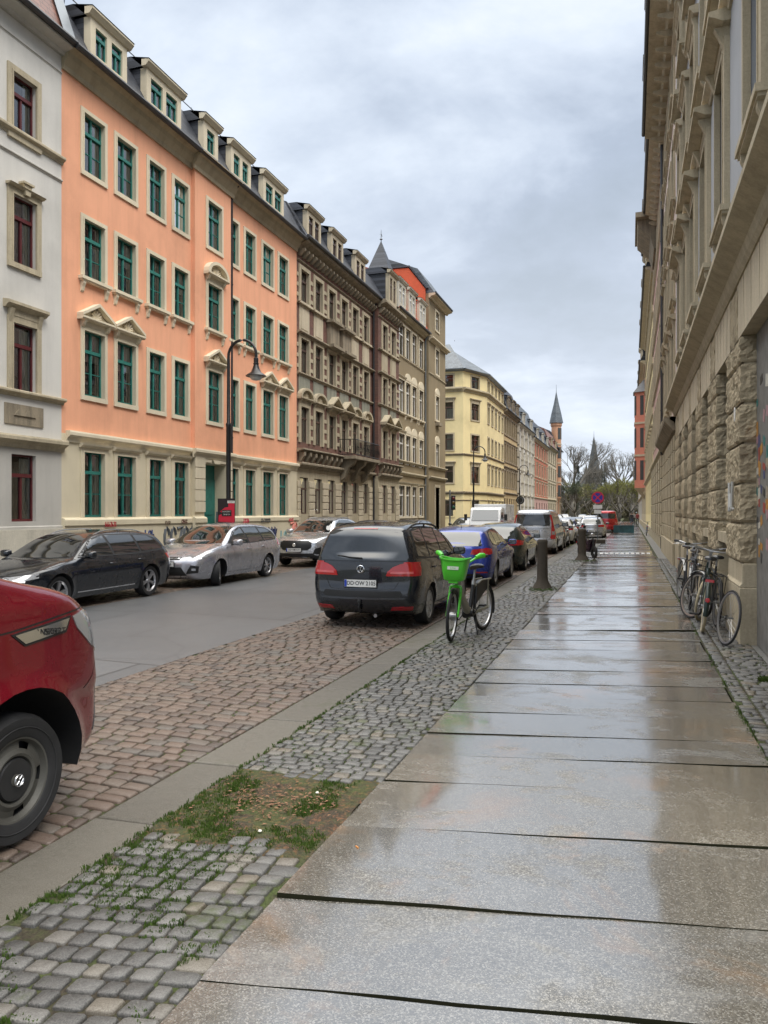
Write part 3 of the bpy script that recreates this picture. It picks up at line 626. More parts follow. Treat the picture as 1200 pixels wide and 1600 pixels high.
def mansard(parent, x0, x1, z, mat='slate', ht=1.75, back=.95, y=-.35, top=True, depth=9, hip=(0, 0)):
    mb = MB(); mb.add([(x0, y, z), (x1, y, z), (x1-hip[1], y+back, z+ht), (x0+hip[0], y+back, z+ht)], [(0, 1, 2, 3)])
    mb.add([(x0+hip[0], y+back, z+ht), (x1-hip[1], y+back, z+ht), (x1-hip[1]*2, y+depth*.5, z+ht+.5), (x0+hip[0]*2, y+depth*.5, z+ht+.5)], [(0, 1, 2, 3)])
    mb.add([(x0, y, z), (x0+hip[0], y+back, z+ht), (x0+hip[0]*2, y+depth*.5, z+ht+1.3), (x0, y+depth*.5, z)], [(0, 1, 2, 3)]); mb.add([(x1, y, z), (x1-hip[1], y+back, z+ht), (x1-hip[1]*2, y+depth*.5, z+ht+1.3), (x1, y+depth*.5, z)], [(0, 3, 2, 1)])
    r = mb.build('roof', M[mat], parent)
    q = MB(); q.tube([(x0, y-.06, z+.03), (x1, y-.06, z+.03)], .085, 8); q.build('gutter', M['gutter'], parent)
    return r
def dormer(parent, cx_, z, w_, h_, jm, front='creamtrim', cheek='slate', nwin=2, y=-.12, slope=(2.9, 1.05), win_w=None):
    """stone-fronted dormer standing on the eaves, its cheeks running back into the roof"""
    ww = win_w or (w_-.3)/nwin - .16; wh = h_-.75; wz = .35
    holes = []
    for i in range(nwin): c = -w_/2 + w_*(i+.5)/nwin if nwin > 1 else 0; c *= .86; holes.append((c-ww/2, c+ww/2, wz, wz+wh))
    mb = MB(); wallmesh(mb, -w_/2, w_/2, 0, h_-.2, holes, 0, .16); mb.box(-w_/2-.001, w_/2+.001, .1605, .20, 0, .34)
    mb.quad((-w_/2, 0, 0), (-w_/2, .22, 0), (-w_/2, .22, h_-.2), (-w_/2, 0, h_-.2)); mb.quad((w_/2, 0, 0), (w_/2, .22, 0), (w_/2, .22, h_-.2), (w_/2, 0, h_-.2))
    mb.prism([(.1, h_-.2), (-.05, h_-.2), (-.12, h_-.12), (-.16, h_-.08), (-.16, h_-.02), (.1, h_)], -w_/2-.12, w_/2+.12)
    d = mb.build('dormer', M[front], parent); d.location = (cx_, y, z)
    back = 2.3
    c = MB()
    for s_ in (-1, 1): c = MB(); c.quad((s_*w_/2, .22, -.02), (s_*w_/2, back, h_*.72), (s_*w_/2, back, h_-.2), (s_*w_/2, .22, h_-.2)); c.build('cheek', M[cheek], d)
    t = MB(); t.add([(-w_/2-.14, -.18, h_-.015), (w_/2+.14, -.18, h_-.015), (w_/2+.1, .5, h_+.16), (w_/2+.05, back+.4, h_+.22), (-w_/2-.05, back+.4, h_+.22), (-w_/2-.1, .5, h_+.16)], [(0, 1, 2, 5), (5, 2, 3, 4)])
    t.add([(s_*(w_/2+.1), yy, zz) for s_ in (-1, 1) for yy, zz in ((.1, h_-.2), (.5, h_+.15), (back, h_+.2), (back, h_-.2))], [(0, 1, 2, 3), (4, 5, 6, 7)])
    t.build('dormer_roof', M[cheek], d)
    for a, b, c0, c1 in holes: window_sub(d, (a+b)/2, c0, b-a, c1-c0, jm)
    return d
def window_sub(parent, cx_, z0, w_, h_, jm):
    w_, h_ = round(w_, 2), round(h_, 2)
    def fn(b): joinery(b, w_, h_, 'std', .06); n0 = len(b.f); pane(b, w_, h_, 1, .09); b.m = b.m[:n0] + [x+1 for x in b.m[n0:]]
    return put('dormer_window', ('dormer_window', w_, h_, jm), fn, [M[jm], M['glass'], M['curtain'], M['room']], parent, (cx_, 0, z0))
def pipe(parent, x, z0, z1, mat='gutter', y=-.1, r=.055, neck=True):
    mb = MB(); pts = [(x, y, z0), (x, y, z1-.5)] + ([(x, y-.05, z1-.35), (x, y-.28, z1-.05), (x, y-.3, z1)] if neck else [(x, y, z1)])
    mb.tube(pts, r, 8)
    z = z0+.5
    while z < z1-.8: mb.lathe([(r+.001, -.02), (r+.014, -.02), (r+.014, .02), (r+.001, .02)], (x, y, z), n=8); z += 1.9
    return mb.build('downpipe', M[mat], parent)
def sidewall(parent, W_, z1, depth, mat, ends=(1, 1), y0=0.0):
    mb = MB()
    if ends[0]: mb.quad((0, y0, -.3), (0, depth, -.3), (0, depth, z1), (0, y0, z1))
    if ends[1]: mb.quad((W_, y0, -.3), (W_, depth, -.3), (W_, depth, z1), (W_, y0, z1))
    mb.quad((0, depth, -.3), (W_, depth, -.3), (W_, depth, z1), (0, depth, z1))
    return mb.build('gable_wall', M[mat], parent)
FX = -14.2
def left_building(name, y0, y1, label, X=FX, group='apartment houses along the left side of the street'):
    e = empty(name, (X, y0, 0), pi/2, label, 'apartment house', group); return e, y1-y0
RX = 1.42
def right_building(name, y0, y1, label, X=RX, group='apartment houses along the right side of the street'):
    e = empty(name, (X, y1, 0), -pi/2, label, 'apartment house', group); return e, y1-y0
GZ = ROAD+.09
# ---------- white house at the left edge
y1 = YX(96, FX); y0 = 7.5; e, Wd = left_building('white_house', y0, y1, 'white plastered house with dark red windows at the left edge, beside the orange house'); Lx = lambda px: YX(px, FX) - y0
za = lambda py, px: ZP(py, FX, YX(px, FX))
cols = [((Lx(18)+Lx(56))/2)]; ww = Lx(56)-Lx(18); cols += [cols[0]-2.3, cols[0]-4.6]
rows = [(za(214, 30), za(118, 30)), (za(413, 30), za(307, 30)), (za(613, 30), za(506, 30)), (za(815, 30), za(710, 30))]
holes = [(c-ww/2, c+ww/2, a, b) for c in cols for a, b in rows]; zc = za(75, 96)
mb = MB(); zl = za(690, 96); wallmesh(mb, 0, Wd, zl, zc, [h for h in holes if h[2] > zl], m=0); mb.build('wall', M['white'], e)
mb = MB(); wallmesh(mb, 0, Wd, -.3, zl, [h for h in holes if h[2] < zl]); mb.build('ground_floor_wall', M['greyplaster'], e)
for ci, c in enumerate(cols):
    for r_, (a, b) in enumerate(rows): window(e, c, a, ww, b-a, 'maroon', 'std', 'sand' if r_ < 3 else None, .15, .05, ['thin', 'thin', 'none', 'thin'][r_], [None, 'keystone', 'cornice', None][r_], var=3 if r_ > 1 else 1)
    mb = MB(); mb.box(c-.62, c+.62, -.03, 0, zl+.28, rows[2][0]-.3); mb.poly_xz([(c-.35, zl+.5), (c-.2, zl+.66), (c-.04, zl+.66), (c, zl+.56), (c+.04, zl+.66), (c+.2, zl+.66), (c+.35, zl+.5)], -.06, -.03); mb.build('stone_panel', M['sanddark'], e)
zz1 = za(630, 96); band(e, corn(zz1-.05, .16, .14), 0, Wd+.05, 'sand'); band(e, corn(zl-.28, .3, .2), 0, Wd+.05, 'sand'); zt = za(252, 96); band(e, corn(zt-.1, .18, .13), 0, Wd+.03, 'sand'); zt2 = za(283, 96); band(e, corn(zt2-.06, .08, .05), 0, Wd, 'greyplaster')
band(e, corn(za(117, 96), .06, .03), 0, Wd, 'greyplaster'); band(e, corn(zc-.22, .24, .38), 0, Wd, 'greyplaster')
band(e, [(0, za(822, 96)-.08), (.04, za(822, 96)-.08), (.04, za(822, 96)), (0, za(822, 96)+.02)], 0, Wd, 'greyplaster')
mb = MB(); mb.box(0, Wd, -.09, -.001, -.3, za(826, 96)); 
for z in (.35, .75): mb.box(0, Wd, -.093, -.09, z, z+.02)
mb.build('plinth', M['palestone'], e)
mansard(e, 0, Wd+.02, zc+.02, 'oldred', 3.2, 1.15, y=-.38); mb = MB(); mb.box(Wd-.2, Wd+.05, -.40, -.30, zc+.05, zc+.12); mb.add([(Wd-.35, -.41, zc+.1), (Wd+.1, -.41, zc+.1), (Wd+.1, .72, zc+3.25), (Wd-.35, .72, zc+3.25)], [(0, 1, 2, 3)]); mb.build('flashing', M['zinc'], e); sidewall(e, Wd, zc, 10, 'white', (1, 0))
# ---------- orange house
y0 = YX(96, FX); y1 = YX(463.5, FX); e, Wd = left_building('orange_house', y0, y1, 'orange plastered house with teal windows behind the curved street lamp'); Lx = lambda px: YX(px, FX) - y0
sur = [(125, 167), (177, 215), (228, 259), (267.5, 296), (315.5, 343), (354.5, 374), (380, 400), (407.5, 428), (433, 451)]
zr = [(za(274, 143), za(184, 143)), (za(438, 143), za(347, 143)), (za(620, 143), za(519, 143)), (za(808, 143), za(707, 143))]
zc0 = za(100, 96); zc1 = za(76, 96); zl = za(676, 96)
r0, r1 = Lx(299), Lx(355.5); RP = .14
def wb(px0, px1): a, b = Lx(px0), Lx(px1); return (a+b)/2, (b-a)-.24
heads = {2: {0: 'pediment', 1: 'pediment', 4: 'pediment', 7: 'pediment', 8: 'pediment'}, 1: {4: 'arch'}}
wins = []
for ci, (a, b) in enumerate(sur):
    c, w_ = wb(a, b); w_ = max(.68, w_)
    for ri, (z0_, z1_) in enumerate(zr):
        if ri == 3 and ci == 4: continue
        wins.append((ci, ri, c, w_, z0_, z1_))
door = ((r0+r1)/2-.72 + .1, (r0+r1)/2+.72+.1, GZ-.02, za(725, 320))
mbO, mbG = MB(), MB()
for seg, (a, b, yo) in enumerate(((0, r0, 0), (r0, r1, -RP), (r1, Wd, 0))):
    hs = [(c-w_/2, c+w_/2, z0_, z1_) for ci, ri, c, w_, z0_, z1_ in wins if a < c < b]
    wallmesh(mbO, a, b, zl, zc1, [h for h in hs if h[2] > zl], yo, mr=1); wallmesh(mbG, a, b, -.3, zl, [h for h in hs if h[2] < zl] + ([door] if seg == 1 else []), yo, rev=.5 if seg == 1 else .24)
for x in (r0, r1): mbO.quad((x, 0, zl), (x, -RP, zl), (x, -RP, zc1), (x, 0, zc1)); mbG.quad((x, 0, -.3), (x, -RP, -.3), (x, -RP, zl), (x, 0, zl))
mbO.build('wall', [M['orange'], M['creamtrim']], e); mbG.build('ground_floor_wall', M['cream'], e)
for ci, ri, c, w_, z0_, z1_ in wins: window(e, c, z0_, w_, z1_-z0_, 'teal', 'cross', 'creamtrim', .11, .035, ['thin', 'bracket', 'thin', 'thin'][ri], heads.get(ri, {}).get(ci, 'cap' if ri == 3 else None), y=-RP if ci == 4 else 0)
for a, b, yo in ((0, r0, 0), (r0-.15, r1+.15, -RP), (r1, Wd, 0)):
    ex = .0 if yo else 0
    band(e, corn(zl-.22, .30, .16), a if a else .15, b, 'creamtrim', y=yo); band(e, [(0, zc0-.12), (.06, zc0-.12), (.08, zc0), (.2, zc0+.18), (.24, zc0+.30), (.42, zc0+.42), (.45, zc1-.02), (0, zc1)], a, b, 'creamdirty', 'eaves_cornice', y=yo)
    zp = za(822, 96); band(e, [(0, -.3), (.10, -.3), (.10, zp), (.14, zp+.01), (.14, zp+.15), (.10, zp+.19), (0, zp+.22)], a, b if b < r1 or yo == 0 else b, 'cream', 'plinth', y=yo) if not yo else None
for a, b in ((r0-.15, door[0]-.02), (door[1]+.02, r1+.15)):
    zp = za(822, 96); band(e, [(0, -.3), (.10, -.3), (.10, zp), (.14, zp+.01), (.14, zp+.15), (.10, zp+.19), (0, zp+.22)], a, b, 'cream', 'plinth', y=-RP)
mb = MB()                                # rusticated frame of the doorway
z = za(800, 320); 
while z < zl-.35:
    for a, b in ((r0-.03, door[0]-.0), (door[1], r1+.03)):
        if z+.36 < door[3]+.3 and b > a: mb.box(a, b, -RP-.05, -RP, z, z+.36)
    z += .385
mb.poly_xz([(door[0]+.55, door[3]+.02), (door[0]+.9, door[3]+.02), (door[0]+1.0, zl-.25), (door[0]+.45, zl-.25)], -RP-.09, -RP); mb.box(r0-.02, door[0]+.43, -RP-.04, -RP, door[3]+.05, zl-.25); mb.box(door[0]+1.02, r1+.02, -RP-.04, -RP, door[3]+.05, zl-.25)
mb.build('door_frame', M['creamtrim'], e)
mb = MB(); mb.box(door[0], door[1], .30, .36, GZ, door[3]-.5); 
for i in range(2):
    for j in range(3): mb.box(door[0]+.1+i*.66, door[0]+.6+i*.66, .28, .30, GZ+.15+j*.75, GZ+.75+j*.75)
mb.box(door[0], door[1], .32, .34, door[3]-.5, door[3]); o = mb.build('door', M['teal'], e)
mb = MB(); mb.box(door[1]-.32, door[1]-.04, -.02, .06, 1.15, 1.75); o = mb.build('letterbox', M['zinc'], e)
hipz = zc1-.02; mansard(e, 0, Wd, hipz, 'slate', 1.75, .95, y=-.42)
for a, b in ((140, 200), (226, 283), ((315), (339)), (357, 390), (407, 441)):
    xa, xb = Lx(a), Lx(b); dormer(e, (xa+xb)/2-.36, hipz+.02, (xb-xa)*.93, 1.5, 'teal', nwin=2 if b-a > 25 else 1, y=-.28)
pipe(e, r1+.12, .2, zc1, y=-.1); sidewall(e, Wd, zc1, 10, 'orange', (0, 0))
mb = MB()
for k in range(5): mb.tube([(.6+k*3.1, .45, hipz+1.6), (.6+k*3.1, .40, hipz+2.0)], .015, 5)
mb.tube([(.4, .42, hipz+1.98), (Wd-.5, .42, hipz+1.98)], .018, 5); mb.build('snow_guard', M['zinc'], e)
# graffiti tags on the plinth
def squiggle(mb, x, z, s_, n_, y, rr, r=.014):
    cx_ = x
    for k in range(n_):
        t = rr.random(); w_ = s_*.42
        if t < .3: pts = [(cx_+w_*.5+w_*.45*cos(a), y, z+s_*.5+s_*.45*sin(a)) for a in np.linspace(.3, 6.0, 10)]
        elif t < .55: pts = [(cx_, y, z), (cx_+w_*.3, y, z+s_), (cx_+w_*.6, y, z+.1*s_), (cx_+w_, y, z+s_*.9)]
        elif t < .8: pts = [(cx_+w_*.1, y, z+s_), (cx_+w_*.1, y, z), (cx_+w_*.8, y, z+s_*.15), (cx_+w_*.6, y, z+s_*.6), (cx_+w_*.1, y, z+s_*.55)]
        else: pts = [(cx_, y, z+s_*.9), (cx_+w_, y, z+s_), (cx_+w_*.2, y, z), (cx_+w_*1.1, y, z+s_*.1)]
        mb.tube(pts, r*s_, 4); cx_ += w_*1.2
    return cx_
rg = random.Random(5)
for px, zz_, s_, n_, col in ((158, 1.32, .14, 7, (.4, .02, .03)), (252, 1.35, .1, 6, (.09, .05, .03)), (278, 1.36, .14, 5, (.10, .03, .02)), (184, .88, .30, 4, (.02, .04, .12)), (222, .85, .34, 3, (.03, .06, .2)), (252, .55, .72, 5, (.10, .11, .12)), (375, 1.33, .16, 6, (.5, .05, .08)), (403, 1.33, .15, 11, (.05, .05, .05)), (447, 1.33, .15, 6, (.5, .1, .1)), (415, .55, .55, 3, (.02, .03, .10)), (435, .35, .6, 2, (.25, .38, .38)), (450, .55, .75, 2, (.7, .25, .2))):
    mb = MB(); squiggle(mb, Lx(px), zz_, s_, n_, (-.142 if zz_ > 1.3 else -.102), rg, .085); mb.build('graffiti', m_plain('spray_paint', col, .6), e)
# ---------- brown brick and sandstone house
y0 = y1; y1 = YX(615, FX); e, Wd = left_building('brown_house', y0, y1, 'sooty sandstone and brown brick house with black balcony and slate spirelet'); Lx = lambda px: YX(px, FX) - y0
P = 474
ops = [(470, 480), (492, 502), (513, 522.5), (533, 541.5), (550, 558.5), (567, 575), (588.5, 595), (602, 608.5)]
zr = [(za(474, P), za(423, P)), (za(584, P), za(530, P)), (za(692, P), za(636, P)), (za(803, P), za(746, P))]
rx = Lx(582); BP = .35; zc1 = za(372, 464); zl = za(727, 464)
wl = [((Lx(a)+Lx(b))/2, .92) for a, b in ops]
mb, mg = MB(), MB()
for a, b, yo in ((0, rx, 0), (rx, Wd, -BP)):
    hs = [(c-w_/2, c+w_/2, z0_, z1_) for c, w_ in wl if a < c < b for z0_, z1_ in zr]
    wallmesh(mb, a, b, zl, zc1, [h for h in hs if h[2] > zl], yo, mr=1); wallmesh(mg, a, b, -.3, zl, [h for h in hs if h[2] < zl], yo)
mb.quad((rx, 0, zl), (rx, -BP, zl), (rx, -BP, zc1), (rx, 0, zc1)); mg.quad((rx, 0, -.3), (rx, -BP, -.3), (rx, -BP, zl), (rx, 0, zl)); mb.quad((Wd, -BP, zl), (Wd, 0, zl), (Wd, 0, zc1), (Wd, -BP, zc1))
mb.build('wall', [M['brick'], M['sandlite']], e); mg.build('ground_floor_wall', M['sand'], e)
for i, (c, w_) in enumerate(wl):
    yo = 0 if c < rx else -BP
    for ri, (z0_, z1_) in enumerate(zr):
        hd = [None, None, ['arch', 'arch', 'bigpediment', 'bigpediment', 'arch', 'arch', 'bigpediment', 'bigpediment'][i], None][ri]
        window(e, c, z0_, w_, z1_-z0_, 'brownwin', 'std', 'sand' if ri != 3 else None, .17, .06, 'none', hd, y=yo)
    q = MB(); za_, zb_ = zr[1][1]+.25, zr[0][0]-.12; q.box(c-.55, c+.55, yo-.03, yo, za_, zb_); q.box(c-.4, c+.4, yo-.05, yo-.03, za_+.18, zb_-.18); q.box(c-.7, c+.7, yo-.16, yo, zb_, zb_+.1); q.build('spandrel_panel', M['sandlite'] if i in (0, 1, 4, 5) else M['sand'], e)
    q = MB(); q.box(c-.62, c+.62, yo-.028, yo, zr[2][1]+.36, zr[1][0]-.14); q.build('spandrel_panel', M['greenstone'], e)
    # sandstone quoin blocks in the brick piers
q = MB()
edges = [0.0] + [c for c, _ in wl] + [Wd]
for i in range(9):
    a = 0 if i == 0 else wl[i-1][0]+.66; b = Wd if i == 8 else wl[i][0]-.66
    if a < rx < b: continue
    yo = 0 if (a+b)/2 < rx else -BP
    if b-a < .12: continue
    for z0_, z1_ in zr[:3]:
        for t in (.12, .42, .72): q.box(a, b, yo-.035, yo, z0_+t*(z1_-z0_), z0_+t*(z1_-z0_)+.17)
    q.build('quoin', M['sand'], e); q = MB()
q = MB()                                  # block courses of the ground floor
edg = sorted([c-.46 for c, _ in wl] + [c+.46 for c, _ in wl] + [0, Wd, rx])
for i in range(len(edg)-1):
    a, b = edg[i], edg[i+1]
    if any(abs((a+b)/2-c) < .3 for c, _ in wl) or b-a < .15: continue
    yo = 0 if (a+b)/2 < rx else -BP
    z = .55
    k = 0
    while z+.3 < zr[3][1]+.1:
        ins = .0 if k % 2 else .05
        q.box(a+.02+ins*.3, b-.02-ins*.3, yo-.07, yo, z, z+.30); z += .33; k += 1
    q.build('rusticated_blocks', M['sandlite'], e, bevel=.02); q = MB()
for a, b, yo in ((0, rx-.02, 0), (rx-.03, Wd+.02, -BP)):
    band(e, corn(zl-.1, .26, .26), a, b, 'sanddark', y=yo); band(e, corn(zl+.62, .16, .34), a, b, 'sanddark', y=yo, brackets=(.62, .2, .28, zl+.2, zl+.62))
    band(e, corn(zr[1][0]-.14, .14, .13), a, b, 'sanddark', y=yo); band(e, corn(zr[0][0]-.14, .1, .12), a, b, 'sanddark', y=yo); band(e, corn(zr[1][1]+.12, .16, .2), a, b, 'sanddark', y=yo); band(e, corn(zr[0][1]+.28, .08, .08), a, b, 'sanddark', y=yo)
    band(e, corn(zc1-.42, .44, .5), a, b, 'sanddark', 'eaves_cornice', y=yo, brackets=(.42, .13, .34, zc1-.72, zc1-.42)); band(e, [(0, -.3), (.12, -.3), (.12, .42), (0, .5)], a, b, 'sanddark', 'plinth', y=yo)
for (i, zz_) in ((2, 0), (3, 0)):          # little stone balconies on consoles
    c = wl[i][0]; q = MB(); q.box(c-.75, c+.75, -.42, 0, zr[0][0]-.22, zr[0][0]-.08); q.box(c-.75, c+.75, -.45, 0, zr[1][1]+.2, zr[1][1]+.34); q.box(c-.6, c+.6, -.2, 0, zr[1][1]+.34, zr[0][0]-.22); q.build('bracketed_sill', M['sanddark'], e)
ba, bb = wl[3][0]-.8, wl[5][0]-.2; bz = zl+.62
q = MB(); q.box(ba, bb, -.95, 0, bz, bz+.16)
for t in (.1, .5, .9):
    xx = ba+(bb-ba)*t; q.prism([(0, bz), (-.85, bz), (-.75, bz-.22), (-.45, bz-.45), (-.25, bz-.95), (0, bz-1.1)], xx-.16, xx+.16)
bo = q.build('balcony', M['sanddark'], e)
q = MB()
def rail(q, p0, p1):
    L = (Vector(p1)-Vector(p0)).length; n_ = max(2, int(L/.11))
    for z in (bz+.24, bz+1.0): q.tube([(p0[0], p0[1], z), (p1[0], p1[1], z)], .02, 5)
    for k in range(n_+1):
        t = k/n_; x, y = p0[0]+(p1[0]-p0[0])*t, p0[1]+(p1[1]-p0[1])*t; q.tube([(x, y, bz+.2), (x, y-.02, bz+.5), (x, y, bz+.8), (x, y, bz+1.0)], [.009, .016, .012, .009], 4)
        if k % 2: q.lathe([(.0, -.05), (.03, 0), (0, .05)], (x, y, bz+.62), n=5)
rail(q, (ba+.05, -.9), (bb-.05, -.9)); rail(q, (ba+.05, -.9), (ba+.05, 0)); rail(q, (bb-.05, -.9), (bb-.05, 0)); q.build('railing', M['black'], bo)
hipz = zc1; mansard(e, 0, Wd, hipz, 'slate', 1.7, 1.0, y=-.5)
for a, b in ((473, 490), (512, 525), (550, 560)): dormer(e, (Lx(a)+Lx(b))/2, hipz+.02, 1.6, 1.6, 'brownwin', 'sandlite', y=-.3)
# gable dormer with slate spirelet over the bay
c = (rx+Wd)/2; d = dormer(e, c, hipz+.02, 1.5, 2.1, 'brownwin', 'sand', y=-.6); q = MB(); ht = 2.2
pts = [(-.72, .0), (.72, .0), (.72, 1.5), (-.72, 1.5)]
for s0, z0_, s1, z1_ in ((1, 2.0, .8, 2.4), (.8, 2.4, 0.02, 4.1)):
    A = [(x*s0, .75+(y-.75)*s0, z0_) for x, y in pts]; B_ = [(x*s1, .75+(y-.75)*s1, z1_) for x, y in pts]; q.add(A+B_, [(0, 1, 5, 4), (1, 2, 6, 5), (2, 3, 7, 6), (3, 0, 4, 7)])
q.build('spirelet', M['slate'], d); q = MB(); q.tube([(0, .75, 4.0), (0, .75, 4.8)], [.035, .012], 6); q.tube([(-.2, .75, 4.45), (0, .75, 4.6), (.2, .75, 4.45)], .014, 5); q.lathe([(0, 0), (.1, .08), (0, .16)], (0, .75, 4.15), n=8); q.build('finial', M['zinc'], d)
pipe(e, rx-.12, .2, zc1, y=-.12); sidewall(e, Wd, zc1, 10, 'brick', (0, 0))
# ---------- taupe corner house
y0 = y1; y1 = YX(690, FX); e, Wd = left_building('taupe_house', y0, y1, 'brown-grey plastered corner house with white windows and a red roof'); Lx = lambda px: YX(px, FX) - y0
P = 622; cx0 = Lx(663.5)
zr = [(za(551, P), za(503, P)), (za(642, P), za(590, P)), (za(724, P), za(676, P)), (za(807, P), za(758, P))]
opn = [(617, 630, 'triple'), (634, 640, 'std'), (643.5, 650, 'std'), (654.5, 660.5, 'std')]
zc1 = za(482, 616); zl = za(738, 616); mb, mg = MB(), MB(); TP = .3; zc2 = za(487, 690)
hs = []; wl = []
for a, b, st in opn: c = (Lx(a)+Lx(b))/2; w_ = (2.3 if st == 'triple' else 1.15); wl.append((c, w_, st)); hs += [(c-w_/2, c+w_/2, z0_, z1_) for z0_, z1_ in zr]
wallmesh(mb, 0, cx0, zl, zc1, [h for h in hs if h[2] > zl]); wallmesh(mg, 0, cx0, -.3, zl, [h for h in hs if h[2] < zl])
cc = (Lx(673)+Lx(680.5))/2; zq = [(za(518, 677), za(489, 677)), (za(586, 677), za(548, 677)), (za(657, 677), za(620, 677)), (za(731, 677), za(694, 677))]
hc = [(cc-.55, cc+.55, a, b) for a, b in zq]; dr = (cc-.65, cc+.65, GZ, za(762, 677))
wallmesh(mb, cx0, Wd, zl, zc2, hc, -TP); wallmesh(mg, cx0, Wd, -.3, zl, [dr], -TP); mb.quad((cx0, 0, zl), (cx0, -TP, zl), (cx0, -TP, zc2), (cx0, 0, zc2)); mb.quad((cx0, 0, zc1), (cx0, 5, zc1), (cx0, 5, zc2), (cx0, 0, zc2)); mg.quad((cx0, 0, -.3), (cx0, -TP, -.3), (cx0, -TP, zl), (cx0, 0, zl))
mb.quad((Wd, -TP, -.3), (Wd, 9, -.3), (Wd, 9, zc2), (Wd, -TP, zc2)); mb.build('wall', M['taupe'], e); mg.build('ground_floor_wall', M['taupe'], e)
for c, w_, st in wl:
    for ri, (a, b) in enumerate(zr): window(e, c, a, w_, b-a, 'whitewin', st, 'creamtrim', .12, .05, ['none', 'bracket', 'none', 'thin'][ri], [None, 'round' if st == 'std' else 'cap', 'round' if st == 'std' else 'cap', 'cap'][ri])
for ri, (a, b) in enumerate(zq): window(e, cc, a, 1.1, b-a, 'whitewin', 'std', 'creamtrim', .12, .05, 'thin', 'round' if ri else None, y=-TP)
q = MB(); q.box(dr[0], dr[1], .0, .06, GZ, dr[3]-.4); q.box(dr[0]+.1, dr[1]-.1, -.03, 0, GZ+.3, dr[3]-.6); q.build('door', M['darkwood'], e); q = MB(); q.box(dr[0]-.2, dr[0], -TP-.06, 0, GZ, dr[3]+.2); q.box(dr[1], dr[1]+.2, -TP-.06, 0, GZ, dr[3]+.2); q.box(dr[0], dr[1], -TP-.06, 0, dr[3], dr[3]+.2); q.build('door_frame', M['sand'], e)
zb = za(720, 616)
for a, b, yo in ((0, cx0, 0), (cx0, Wd+.05, -TP)):
    band(e, corn(zl-.1, .22, .2), a, b, 'sand', y=yo); band(e, corn(zb-.02, .16, .2), a, b, 'sand', y=yo); z = zr[0][0]-.12; band(e, corn(z-.08, .12, .08), a, b, 'sand', y=yo)
band(e, corn(zc1-.34, .36, .4), 0, cx0, 'creamdirty', 'eaves_cornice'); z3 = za(528, 664); band(e, corn(z3-.2, .3, .35), cx0-.02, Wd+.3, 'sandlite', y=-TP); band(e, corn(zc2-.3, .32, .5), cx0-.03, Wd+.3, 'sandlite', 'eaves_cornice', y=-TP)
mansard(e, 0, cx0, zc1, 'redroof', 2.3, 1.0, y=-.4)
for a, b in ((608, 624), (631, 641.5), (648, 658)): dormer(e, (Lx(max(a, 616.5))+Lx(b))/2, zc1+.02, 1.7, 1.9, 'whitewin', 'palestone', 'redroof', y=-.35)
mansard(e, cx0, Wd+.2, zc2, 'slate2', 1.9, 1.3, y=-TP-.45, hip=(.05, 1.2)); q = MB(); pf = [(.0, zc1-.5), (-.1, zc2+.3), (1.15, 19.5), (8, 19.6), (8, zc1-.5)]; q.prism(pf, cx0-.25, cx0-.02); q.build('firewall', m_plaster('red_orange_render', (.50, .12, .06), .2), e); q = MB(); q.prism([(-.2, zc2+.3), (1.1, 19.55), (8, 19.65), (8, 19.75), (1.05, 19.66), (-.3, zc2+.35)], cx0-.32, cx0+.05); q.build('firewall_coping', M['slate'], e)
pipe(e, cx0-.1, .2, zc1, y=-.1, mat='zinc'); sidewall(e, Wd, zc1, 9, 'taupe', (0, 0))
q = MB(); q.box(cc-.5, cc+.5, -TP-.32, -TP, zq[2][0]-.45, zq[2][0]-.2); q.build('flower_box', M['sanddark'], e)
# ---------- simple row houses
def row_house(e, Wd, zs, mats, ncol, jm='brownwin', sm='sandlite', roof='slate', gf_h=3.9, x_off=0, win_w=1.05, heads=None, dorm=2, eave=.45, over=None, jst='std', sill='thin', ledges=True, back=9, ends=(1, 1), pl='sand', sw=.13, gf_sm=None, roofh=2.7, dorm_front='sandlite', brk=None, frieze=None, pr=.045):
    """zs: list of (sill z, head z) per storey from the top, last is the ground floor; mats (upper, ground)"""
    zc = zs[0][1] + (frieze or .75); zl = gf_h
    cs = [Wd*(i+.5)/ncol for i in range(ncol)]
    hs = [(c-win_w/2, c+win_w/2, a, b) for c in cs for a, b in zs]
    mb = MB(); wallmesh(mb, 0, Wd, zl, zc, [h for h in hs if h[2] > zl]); mb.build('wall', M[mats[0]], e)
    mb = MB(); wallmesh(mb, 0, Wd, -.3, zl, [h for h in hs if h[2] < zl]); mb.build('ground_floor_wall', M[mats[1]], e)
    for c in cs:
        for ri, (a, b) in enumerate(zs): window(e, c, a, win_w, b-a, jm, jst, sm if ri < len(zs)-1 else gf_sm, sw, pr, sill, (heads or {}).get(ri))
    if ledges:
        band(e, corn(zl-.15, .26, .2), 0, Wd, sm)
        for ri in range(1, len(zs)-1): band(e, corn(zs[ri-1][0]-.32, .12, .1), 0, Wd, sm)
    band(e, corn(zc-.38, .40, eave), 0, Wd, sm, 'eaves_cornice', brackets=brk and (brk, .14, eave*.7, zc-.62, zc-.38)); band(e, [(0, -.3), (.06, -.3), (.06, .6), (0, .66)], 0, Wd, pl, 'plinth')
    mansard(e, 0, Wd, zc, roof, roofh, 1.1, y=-eave)
    for i in range(dorm): dormer(e, Wd*(i+.5)/dorm, zc+.02, min(1.7, Wd/dorm*.6), 1.7, jm, dorm_front, roof, nwin=2 if Wd/dorm > 2.6 else 1, y=-eave+.05)
    sidewall(e, Wd, zc, back, mats[0], ends); return zc
